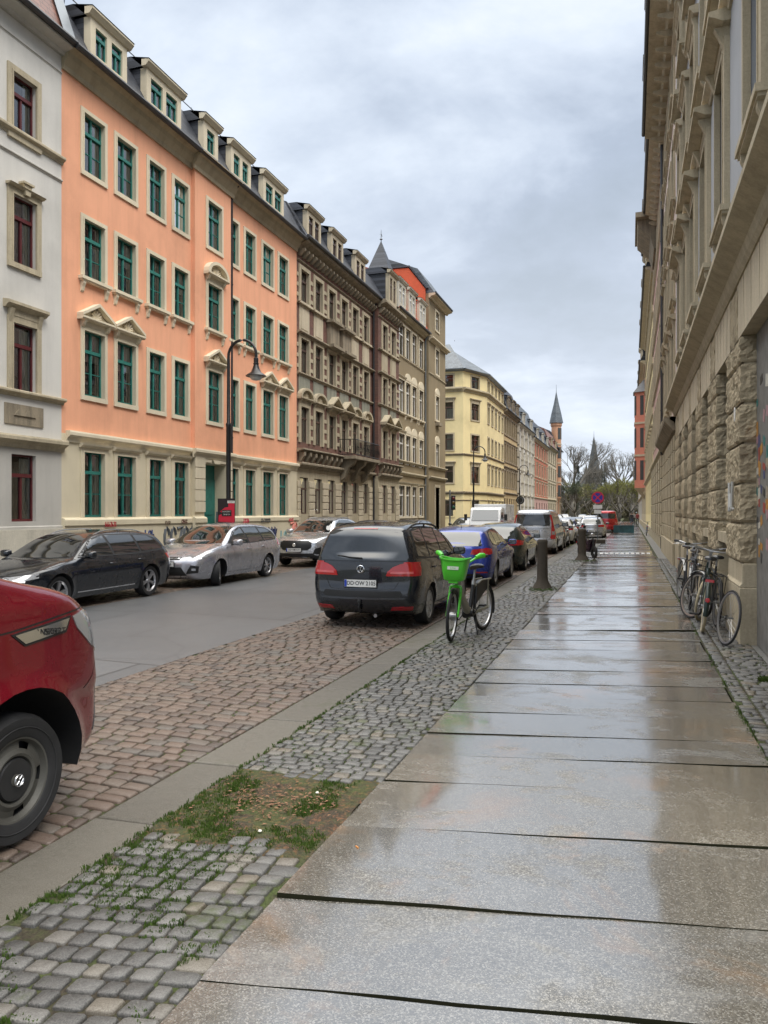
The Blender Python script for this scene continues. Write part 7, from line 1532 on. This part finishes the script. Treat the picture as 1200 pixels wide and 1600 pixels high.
# ================================================================ bollards, scooter, sign, planter
M['bollard'] = m_stone('weathered_bollard', (.08, .068, .055), .5, (.02, .022, .015)); 
def bollard(loc, label, r, h_):
    q = MB(); q.lathe([(r*1.9, 0), (r*1.75, .03), (r*1.15, .16), (r*1.02, .25), (r*.95, h_*.9), (r*1.0, h_*.93), (r*1.0, h_*.97), (r*.85, h_), (0, h_)], n=22, smooth=True); o = q.build('bollard', M['bollard']); o.location = loc; tag(o, label, 'bollard', 'bollards on the cobbled strip'); return o
bollard((-1.98, 18.15, 0), 'dark stone bollard nearest the camera, beyond the green bicycle', .125, 1.15); bollard((-1.72, 29.2, 0), 'dark bollard standing just before the parked scooter', .14, 1.16)
e = empty('scooter', (-1.62, 30.6, 0), -pi/2+.5, 'black motor scooter parked right behind the farther bollard', 'scooter')
SCP = paintm('scooter_paint', (.03, .012, .03), metal=.3)
q = MB(); 
for sec in ([(-.75, .5, .06), (-.6, .72, .15), (-.3, .74, .17), (-.1, .55, .16), (-.05, .3, .15), (-.3, .25, .13), (-.6, .35, .12)],):
    q.add([(x, -y, z) for x, z, y in sec]+[(x, y, z) for x, z, y in sec], [(i, (i+1) % 7, 7+(i+1) % 7, 7+i) for i in range(7)]+[tuple(range(7)), tuple(range(13, 6, -1))])
q.box(-.1, .35, -.16, .16, .24, .30); q.add([(.30, -.17, .28), (.30, .17, .28), (.48, .19, .75), (.48, -.19, .75), (.36, -.12, .28), (.36, .12, .28), (.56, .13, .75), (.56, -.13, .75)], [(0, 1, 2, 3), (4, 7, 6, 5), (0, 3, 7, 4), (1, 5, 6, 2), (3, 2, 6, 7), (0, 4, 5, 1)]); q.build('body', SCP, e, bevel=.03)
q = MB(); q.add([(-.78, -.13, .78), (-.78, .13, .78), (-.12, .1, .75), (-.12, -.1, .75), (-.7, -.1, .88), (-.7, .1, .88), (-.2, .09, .82), (-.2, -.09, .82)], [(0, 1, 2, 3), (4, 7, 6, 5), (0, 4, 5, 1), (1, 5, 6, 2), (2, 6, 7, 3), (3, 7, 4, 0)]); q.build('seat', M['saddle'], e, bevel=.02)
for x in (.62, -.55): q = MB(); q.lathe([(.12, -.04), (.2, -.05), (.24, -.03), (.25, 0), (.24, .03), (.2, .05), (.12, .04), (.12, -.04)], (x, 0, .25), 'Y', 24); q.build('wheel', M['rubber'], e)
q = MB(); q.tube([(.62, 0, .25), (.5, 0, .85), (.44, 0, 1.0)], .035, 8); q.tube([(.36, -.34, 1.02), (.44, -.1, 1.0), (.44, .1, 1.0), (.36, .34, 1.02)], .018, 8); q.tube([(.44, -.2, 1.0), (.42, -.3, 1.2)], .008, 5); q.lathe([(0, 0), (.06, 0), (.05, .02)], (.42, -.3, 1.22), 'X', 10); q.build('handlebar', M['black'], e)
q = MB(); q.lathe([(0, .03), (.07, .02), (.09, -.05)], (.52, 0, .9), 'X', 14); q.build('head_light', M['lamp'], e); q = MB(); q.box(-.82, -.78, -.08, .08, .56, .62); q.build('tail_light', M['redlamp'], e)
SXp = XY(934, 45); e = empty('no_stopping_sign', (SXp, 45, 0), 0, 'round red and blue no-stopping sign on a grey post beside the cars', 'sign')
q = MB(); q.tube([(0, 0, 0), (0, 0, 2.95)], .035, 10); q.build('post', M['zinc'], e); q = MB(); q.box(-.42, .42, -.28, .28, 0, .22); q.build('base', M['bollard'], e, bevel=.03)
BLs = m_simple('sign_blue', (.04, .03, .32), .4); RDs = m_simple('sign_red', (.55, .02, .05), .4)
q = MB(); q.lathe([(0, -.05), (.35, -.05), (.35, -.04), (0, -.04)], (0, 0, 2.62), 'Y', 32); sg_ = q.build('sign_disc', BLs, e); q = MB(); q.lathe([(.27, -.055), (.35, -.055), (.35, -.052), (.27, -.052)], (0, 0, 2.62), 'Y', 32)
for sg in (1, -1): a = pi/4*sg; d = Vector((cos(a), 0, sin(a))); p = Vector((-sin(a), 0, cos(a))); c_ = Vector((0, -.054-.001*sg, 2.62)); q.add([c_+d*.28+p*.032, c_-d*.28+p*.032, c_-d*.28-p*.032, c_+d*.28-p*.032], [(0, 1, 2, 3)])
q.build('red_ring', RDs, sg_); q = MB(); q.box(-.25, .25, -.05, -.04, 1.98, 2.2); q.build('supplementary_plate', M['plate'], e); q = MB(); q.box(-.2, .2, -.05, -.04, 1.7, 1.93); q.build('supplementary_plate', M['plate'], e)
e = empty('planter', (-.52, 65.2, 0), 0, 'long dark teal wooden planter with sparse flowers on the pavement ahead', 'planter'); q = MB(); q.box(-.8, .8, -.35, .35, .05, .68)
for i in range(5): q.box(-.8+.34*i, -.8+.34*i+.06, -.37, -.351, .05, .68)
q.build('box', m_plain('teal_planks', (.02, .07, .085), .6, var=.6, sc=2), e); q = MB(); q.box(-.76, .76, -.31, .31, .55, .66); q.build('earth', M['soil'], e)
q = MB()
for _ in range(70): x, y = R.uniform(-.7, .7), R.uniform(-.28, .28); h_ = R.uniform(.08, .3); q.tube([(x, y, .62), (x+R.uniform(-.04, .04), y, .64+h_)], .006, 3); q.lathe([(0, -.03), (.035, 0), (0, .03)], (x, y, .66+h_), n=5)
q.build('flowers', m_plain('pink_brown_flowers', (.32, .16, .12), .7, var=.8, sc=9), e)
# ---- post by the doorway, right edge
e = empty('wooden_post', (1.225, 7.55, 0), .2, 'yellow-green weathered wooden post at the right edge by the doorway', 'post'); q = MB(); q.box(-.035, .035, -.03, .03, 0, .86); q.build('post', m_stone('mossy_wood', (.33, .30, .12), .5, (.07, .07, .05)), e, bevel=.006); q = MB(); q.tube([(.03, -.035, .55), (.08, -.05, .62), (.14, -.03, .60)], .012, 6); q.build('iron_hook', M['black'], e)
# ================================================================ street lamps
def lamp(X, Y, top, label, arm=.98):
    e = empty('street_lamp', (X, Y, GZ), 0, label, 'street lamp', 'curved street lamps along the left pavement'); h_ = top-GZ
    q = MB(); q.lathe([(.13, 0), (.13, .08), (.10, .12), (.10, .9), (.075, 1.0), (.075, h_*.62), (.085, h_*.62+.03), (.085, h_*.62+.09), (.055, h_*.62+.14), (.05, h_-arm/2-.1)], n=14); r = arm/2
    pts = [(0, 0, h_-r-.12)]+[(r-r*cos(a), 0, h_-r+r*sin(a)) for a in np.linspace(0, pi, 16)]+[(arm, 0, h_-r-.1)]; q.tube(pts, [.05]+[.045]*16+[.04], 10); q.build('pole', M['black'], e)
    z = h_-r-.1; q = MB(); q.lathe([(.05, .0), (.075, -.02), (.075, -.17), (.09, -.18), (.09, -.21), (.075, -.22), (.11, -.34), (.16, -.46), (.30, -.55), (.33, -.58), (.32, -.59), (.10, -.52)], (arm, 0, z), n=28); q.build('lamp_shade', M['black'], e)
    q = MB(); q.lathe([(.20, -.56), (.19, -.64), (.13, -.70), (0, -.73)], (arm, 0, z), n=20); q.build('lamp_glass', m_simple('frosted_glass', (.5, .52, .52), .3, 0, .5), e); return e
LX = -12.2; l1 = lamp(LX, YX(357, LX), ZP(533, LX, YX(357, LX)), 'tall black curved street lamp carrying a red poster, in front of the orange house')
lamp(-12.7, YX(740, -12.7), ZP(698, -12.7, YX(740, -12.7)), 'black curved street lamp in front of the yellow corner house'); lamp(-12.5, YX(812, -12.5), ZP(727, -12.5, YX(812, -12.5)), 'black curved street lamp in front of the narrow white house')
yl = YX(357, LX); pz0, pz1 = ZP(817, LX, yl), ZP(779, LX, yl)
e = empty('poster', (LX, yl-.13, (pz0+pz1)/2), .12, 'red and black event poster strapped round the nearest street lamp', 'poster'); hh = (pz1-pz0)/2; q = MB(); q.box(-.29, .29, -.012, .0, -hh, hh); q.build('board', m_simple('poster_black', (.02, .012, .014), .5), e)
PR = m_simple('poster_red', (.58, .015, .045), .5); PW = m_simple('poster_white', (.7, .68, .64), .5)
q = MB(); q.box(.07, .28, -.016, -.0125, -hh+.03, hh-.12); q.add([(-.2, -.0145, -.02), (-.05, -.0145, .1), (.07, -.0145, .12), (.07, -.0145, -hh+.03), (-.27, -.0145, -hh+.04), (-.25, -.0145, -.14), (-.12, -.0145, -.1)], [(0, 1, 2, 3, 4, 5, 6)]); q.build('red_print', PR, e)
q = MB(); q.box(-.15, .18, -.0225, -.0170, -.17, .02); q.build('black_panel', M['blackink'], e); q = MB(); q.box(.04, .29, -.021, -.017, hh-.15, hh-.07); q.build('white_label', PW, e)
for z, s_ in ((-.03, 'KONZERT'), (-.12, '24 05 19')): t = text_obj('poster_text', s_, .06, PW, e, .0005); t.rotation_euler = (pi/2, 0, 0); t.location = (.015, -.0232, z)
t = text_obj('poster_text', 'TICKETS', .045, M['blackink'], e, .0005); t.rotation_euler = (pi/2, 0, 0); t.location = (.165, -.0218, hh-.11)
# traffic light, blue-white street sign, works barrier
tX = -13.0; tY = YX(703, tX); e = empty('traffic_light', (tX, tY, GZ), .3, 'dark traffic light on a pale post at the side street corner', 'traffic light'); q = MB(); q.tube([(0, 0, 0), (0, 0, 3.4)], .06, 8); q.build('post', M['zinc'], e)
q = MB(); q.box(.1, .42, -.05, .25, 1.9, 3.0); q.box(.08, .12, -.05, .2, 2.0, 2.9); hs_ = q.build('signal_head', M['black'], e, bevel=.02)
for z, c in ((2.78, (.12, .01, .01)), (2.45, (.12, .07, .01)), (2.12, (.01, .08, .04))): q = MB(); q.lathe([(0, -.02), (.10, -.01), (.11, 0)], (.26, -.055, z), 'Y', 14); q.build('lens', m_simple('lens', c, .2, 0, .6), hs_)
tX = -12.9; tY = YX(813, tX); e = empty('round_street_sign', (tX, tY, GZ), 0, 'dark round sign on a white post before the narrow white house', 'sign'); q = MB(); q.tube([(0, 0, 0), (0, 0, 3.6)], .06, 8); q.build('post', M['plate'], e); q = MB(); q.lathe([(0, -.06), (.5, -.06), (.5, -.03), (0, -.03)], (0, 0, 3.2), 'Y', 20); q.lathe([(.3, -.07), (.36, -.07), (.36, -.06)], (0, 0, 3.2), 'Y', 20, 1); q.build('sign_disc', [M['blackink'], M['zinc']], e)
bY = 56; bX = XY(792, bY); e = empty('works_barrier', (bX, bY, ROAD), 0, 'road works barrier with two amber warning lamps behind the dark green hatchback', 'barrier'); q = MB(); q.box(-.6, .6, -.02, .02, .75, .95); q.box(-.5, -.44, -.2, .2, 0, .75); q.box(.44, .5, -.2, .2, 0, .75); q.build('board', M['plate'], e)
for x in (-.3, .3): q = MB(); q.lathe([(0, -.05), (.1, -.05), (.1, .05), (0, .05)], (x, 0, 1.08), 'Y', 14); q.build('warning_lamp', M['amber'], e)
# ================================================================ people, far down the pavement
def person(loc, rz, label, top, legs, pose=0.0, sit=False):
    S_ = .17; vs = [(0, 0, .95), (0, 0, 1.15), (0, .01, 1.38), (0, .01, 1.47), (0, .015, 1.58), (0, .02, 1.70)]; ed = [(0, 1), (1, 2), (2, 3), (3, 4), (4, 5)]; rad = [.13, .12, .14, .055, .085, .07]
    def chain(root, pts, rr):
        p = root
        for q_, r_ in zip(pts, rr): vs.append(q_); rad.append(r_); ed.append((p, len(vs)-1)); p = len(vs)-1
    for s_ in (-1, 1):
        st = .16*s_*pose
        chain(0, [(s_*.09, 0, .88), (s_*.10, st*.6+.03, .48), (s_*.10, st, .08), (s_*.11, st+.13, .04)], [.09, .06, .042, .035])
        chain(2, [(s_*.17, 0, 1.37), (s_*.21, -st*.3, 1.10), (s_*.20, -st*.8+.1, .86), (s_*.20, -st*.8+.13, .76)], [.055, .042, .033, .035])
    me = bpy.data.meshes.new('person'); me.from_pydata(vs, ed, []); o = bpy.data.objects.new('tmp', me); COL.objects.link(o)
    m = o.modifiers.new('s', 'SKIN'); m.use_smooth_shade = True
    for i, r_ in enumerate(rad): me.skin_vertices[0].data[i].radius = (r_, r_*.85)
    me.skin_vertices[0].data[0].use_root = True; sb = o.modifiers.new('u', 'SUBSURF'); sb.levels = 1; sb.render_levels = 1
    bpy.context.view_layer.update(); out = bpy.data.meshes.new_from_object(o.evaluated_get(bpy.context.evaluated_depsgraph_get())); bpy.data.objects.remove(o)
    out.materials.clear(); [out.materials.append(m_) for m_ in (m_plain('skin', (.42, .26, .18), .6), top, legs, m_plain('hair', (.04, .025, .015), .7))]
    for p in out.polygons:
        z = p.center.z; p.material_index = 2 if z < .95 else (3 if z > 1.63 or (z > 1.52 and p.center.y < -.02) else (0 if z > 1.45 or (abs(p.center.x) > .15 and z < .84) else 1)); p.use_smooth = True
    out.name = 'person'; b = obj_from('person', out); b.location = loc; b.rotation_euler.z = rz; return tag(b, label, 'person', 'people far down the pavement')
cl = [m_plain('cloth', c, .8) for c in ((.03, .03, .035), (.25, .05, .05), (.4, .38, .36), (.05, .07, .12))]
person((.15, 96, 0), .3, 'person in a dark jacket walking beyond the planter', cl[0], cl[3], 1); person((.85, 101, 0), 0, 'person in a red top farther along the pavement by the wall', cl[1], cl[0], .7); person((.45, 108, 0), pi, 'person in a pale coat farthest down the pavement', cl[2], cl[0], 1)
# ================================================================ church and trees at the end of the street
e = empty('church', (XY(928, 420), 420, 0), .2, 'dark stone church tower with tall pointed spire beyond the trees', 'church'); zt = ZP(737, XY(928, 420), 420); zs = ZP(679, XY(928, 420), 420)
CH = m_stone('dark_church_stone', (.07, .072, .07), .4); CS2 = m_plain('church_slate', (.05, .06, .066), .6)
q = MB(); q.lathe([(4.3, 0), (4.3, zt-3), (4.5, zt-2.8), (4.0, zt-2.4), (3.8, zt)], n=4, smooth=False)
for k in range(4): a = pi/2*k; q.lathe([(.7, zt-6), (.7, zt+1), (.02, zt+5)], (4.0*cos(a), 4.0*sin(a), 0), n=6, smooth=False)
q.build('tower', CH, e); q = MB(); q.lathe([(3.4, zt), (2.2, zt+(zs-zt)*.35), (.12, zs-1), (.03, zs+2.0)], n=8, smooth=False)
q.build('spire', CS2, e)
for k in range(4):
    a = pi/2*k+pi/4; q = MB(); q.poly_xz([(-.8, 0), (.8, 0), (.8, 5), (0, 6.4), (-.8, 5)], -.2, .0); o = q.build('belfry_opening', M['room'], e); o.location = (3.12*cos(a), 3.12*sin(a), zt-10); o.rotation_euler.z = a+pi/2
q = MB(); q.box(-6, 6, 4, 40, 0, 14); q.add([(-6.5, 3.8, 14), (6.5, 3.8, 14), (0, 3.8, 24), (-6.5, 41, 14), (6.5, 41, 14), (0, 41, 24)], [(0, 1, 2), (3, 5, 4), (0, 2, 5, 3), (1, 4, 5, 2)]); q.build('nave', CH, e)
BARK = m_plain('grey_bark', (.13, .118, .10), .9, var=.3); 
def leafm(nm, c): n = N(nm); a = n.n('ShaderNodeAttribute'); a.attribute_name = 'rnd'; return n.bsdf(n.ramp(a.outputs['Fac'], [(0, mul(c, .5)), (.5, c), (1, mul(c, 1.7))]), .7, spec=.2)
LF = {'olive': leafm('olive_foliage', (.13, .135, .035)), 'spring': leafm('spring_foliage', (.17, .175, .045)), 'dark': leafm('dark_foliage', (.045, .06, .035)), 'brown': leafm('budding_twigs', (.14, .125, .075))}
def branches(rr, mb, p, d, l, r, depth, tips, spread=.55, up=.12):
    q_ = p + d*l*.5 + Vector((rr.uniform(-1, 1), rr.uniform(-1, 1), rr.uniform(-.3, .6)))*l*.07; e_ = p + d*l; mb.tube([p, q_, e_], [r, r*.85, r*.68], 5 if depth > 2 else 3, cap=False)
    if depth == 0: tips.append(e_); return
    for k in range(3 if depth > 1 else rr.choice((3, 4))):
        a = Vector((rr.gauss(0, 1), rr.gauss(0, 1), rr.gauss(0, .7))); nd = (d + a*spread*.6 + Vector((0, 0, up))).normalized(); branches(rr, mb, e_ if k else q_.lerp(e_, .6), nd, l*rr.uniform(.62, .85), r*.6, depth-1, tips, spread, up)
def tree(name, label, px, Y, ytop, kind, seed, group='trees at the end of the street', leaf=None, dens=60, X=None, wid=1.0):
    X = XY(px, Y) if X is None else X; ht = ZP(ytop, X, Y); rr = random.Random(seed); e = empty(name, (X, Y, -.05), rr.random()*6, label, 'tree', group); mb = MB(); tips = []
    if kind == 'conifer':
        mb.tube([(0, 0, 0), (0, 0, ht*.98)], [ht*.018, .02], 6); mb.build('trunk', BARK, e); V, Fc, RN = [], [], []
        for i in range(int(dens*26)):
            t = rr.random()**.8; z = ht*(.12+.88*t); rad = ht*.20*wid*(1-t)**.85+.15; lay = .75+.25*sin(z*5.5/ht*6); a = rr.random()*2*pi; r_ = rad*lay*rr.random()**.4; x, y = r_*cos(a), r_*sin(a); s_ = rr.uniform(.12, .4)*ht/14; b0 = len(V); c = rr.random()
            dz = -.25*s_; V += [(x-s_*sin(a)*.4, y+s_*cos(a)*.4, z), (x+s_*cos(a), y+s_*sin(a), z+dz), (x+s_*sin(a)*.4, y-s_*cos(a)*.4, z), (x-s_*.5*cos(a), y-s_*.5*sin(a), z+.1*s_)]; Fc.append((b0, b0+1, b0+2, b0+3)); RN += [c]*4
    else:
        t0 = ht*(.24 if kind != 'wide' else .16); r0 = ht*.022; mb.tube([(0, 0, -.1), (rr.uniform(-.1, .1), 0, t0*.5), (0, 0, t0)], [r0*1.25, r0, r0*.9], 8); nb = 5
        for k in range(nb): a = 2*pi*k/nb+rr.random(); branches(rr, mb, Vector((0, 0, t0*(.8+.3*rr.random()))), Vector((cos(a)*.75*wid, sin(a)*.75*wid, 1)).normalized(), ht*.21, r0*.62, 4, tips, .6 if kind != 'bare' else .5, .15)
        zmx = max(p.z for p in tips); kz = ht/zmx; mb.v = [(x*kz, y*kz, z*kz) for x, y, z in mb.v]; tips = [p*kz for p in tips]; mb.build('trunk', BARK, e, fix=False)
        V, Fc, RN = [], [], []
        if kind == 'bare':
            tw = MB()
            for p in tips:
                for _ in range(4): d = Vector((rr.gauss(0, 1), rr.gauss(0, 1), rr.uniform(0, 1.3))).normalized()*rr.uniform(.5, 1.1)*ht*.045; tw.tube([p, p+d*.5+Vector((0, 0, .05)), p+d], [.02, .013, .008], 3, cap=False)
            tw.build('crown', BARK, e, fix=False); return e
        for p in tips:
            c0 = rr.random()
            if rr.random() < .12: continue
            for _ in range(dens//6):
                q_ = p+Vector((rr.gauss(0, 1), rr.gauss(0, 1), rr.gauss(0, .8)))*ht*.035; s_ = rr.uniform(.5, 1.2)*ht*.010; a, b_ = Vector((rr.gauss(0, 1), rr.gauss(0, 1), rr.gauss(0, 1))).normalized(), Vector((rr.gauss(0, 1), rr.gauss(0, 1), rr.gauss(0, 1))).normalized(); b0 = len(V); V += [q_-a*s_, q_+b_*s_, q_+a*s_, q_-b_*s_]; Fc.append((b0, b0+1, b0+2, b0+3)); RN += [min(1, max(0, c0*.6+rr.random()*.4))]*4
    me = bpy.data.meshes.new('crown'); me.from_pydata([tuple(v) for v in V], [], Fc); me.materials.append(LF[leaf]); set_rnd(me, RN); me.update(); obj_from('crown', me, e); return e
tree('bare_tree', 'tall bare tree rising just right of the brick turret', 893, 185, 688, 'bare', 1)
tree('bare_tree', 'bare tree between the turret and the church, lower than its neighbour', 904, 205, 726, 'bare', 2)
tree('conifer', 'dark conifer left of the church spire', 903, 190, 727, 'conifer', 3, leaf='dark', dens=90); tree('conifer', 'slim dark conifer right of the church spire', 945, 200, 722, 'conifer', 4, leaf='dark', dens=90)
tree('bare_tree', 'broad bare tree above the olive crowns right of the church', 968, 215, 700, 'bare', 5, wid=1.4); tree('bare_tree', 'bare tree touching the salmon house at the right', 988, 190, 706, 'bare', 6, wid=1.2)
for i, (px, Y, yt, lf, lb) in enumerate(((880, 168, 752, 'olive', 'olive leafed tree beside the brick turret base'), (899, 160, 755, 'dark', 'dark leafed tree left below the church'), (922, 172, 762, 'brown', 'brown budding tree straight below the church spire'), (948, 158, 755, 'olive', 'olive tree right below the church spire'), (968, 150, 752, 'spring', 'yellow-green tree above the red van'), (985, 165, 748, 'spring', 'yellow-green tree near the salmon house'), (1000, 175, 745, 'olive', 'olive tree half behind the salmon house'))):
    tree('leafy_tree', lb, px, Y, yt, 'wide', 20+i, leaf=lf, dens=84, wid=1.3)
V, Fc, RN = [], [], []; rr = random.Random(77)
for _ in range(15000):
    px = rr.uniform(835, 1012); Y = rr.uniform(225, 250); X = XY(px, Y); top_ = 8.0+2.0*noise.noise(Vector((X*.12, 2, 0)))+1.5*noise.noise(Vector((X*.5, 7, 0))); z = top_*rr.random()**.8; s_ = rr.uniform(.2, .6); a, b_ = [Vector((rr.gauss(0, 1), rr.gauss(0, 1), rr.gauss(0, 1))).normalized()*s_ for _ in (0, 1)]; p = Vector((X, Y, z)); b0 = len(V); V += [tuple(p-a), tuple(p+b_), tuple(p+a), tuple(p-b_)]; Fc.append((b0, b0+1, b0+2, b0+3)); RN += [min(1, max(0, .5+.5*noise.noise(p*.25)+rr.uniform(-.2, .2)))]*4
me = bpy.data.meshes.new('woodland'); me.from_pydata(V, [], Fc); me.materials.append(LF['brown']); set_rnd(me, RN); me.update(); tag(obj_from('woodland', me), 'far wood closing the street below the church', 'woodland', kind='stuff')
# ---- the pavement falls gently from the house wall towards the kerb
def fall(x): return .021*(min(x, .9)-.9) if x > -3.07 else 0
for o in list(bpy.data.objects):
    if o.parent is not None or o.type not in ('MESH', 'EMPTY'): continue
    nm = o.name.split('.')[0]
    if nm in ('cobblestone_strip', 'kerb', 'granite_slab_pavement', 'cobble_bed', 'pavement_bed', 'bare_earth', 'grass', 'leaf_litter', 'pavement_ahead', 'drain_cover', 'crossing_marking'):
        n_ = len(o.data.vertices); co = np.empty(n_*3); o.data.vertices.foreach_get('co', co); co = co.reshape(-1, 3)
        m = co[:, 0] > -3.07; co[m, 2] += .021*(np.minimum(co[m, 0], .9)-.9); o.data.vertices.foreach_set('co', co.ravel()); o.data.update()
    elif -3.0 < o.location.x < .9 and 0 < o.location.y < 140 and nm not in ('camera', 'sun', 'parked_car', 'far_red_van') and o.location.length > .01:
        o.location.z += fall(o.location.x)
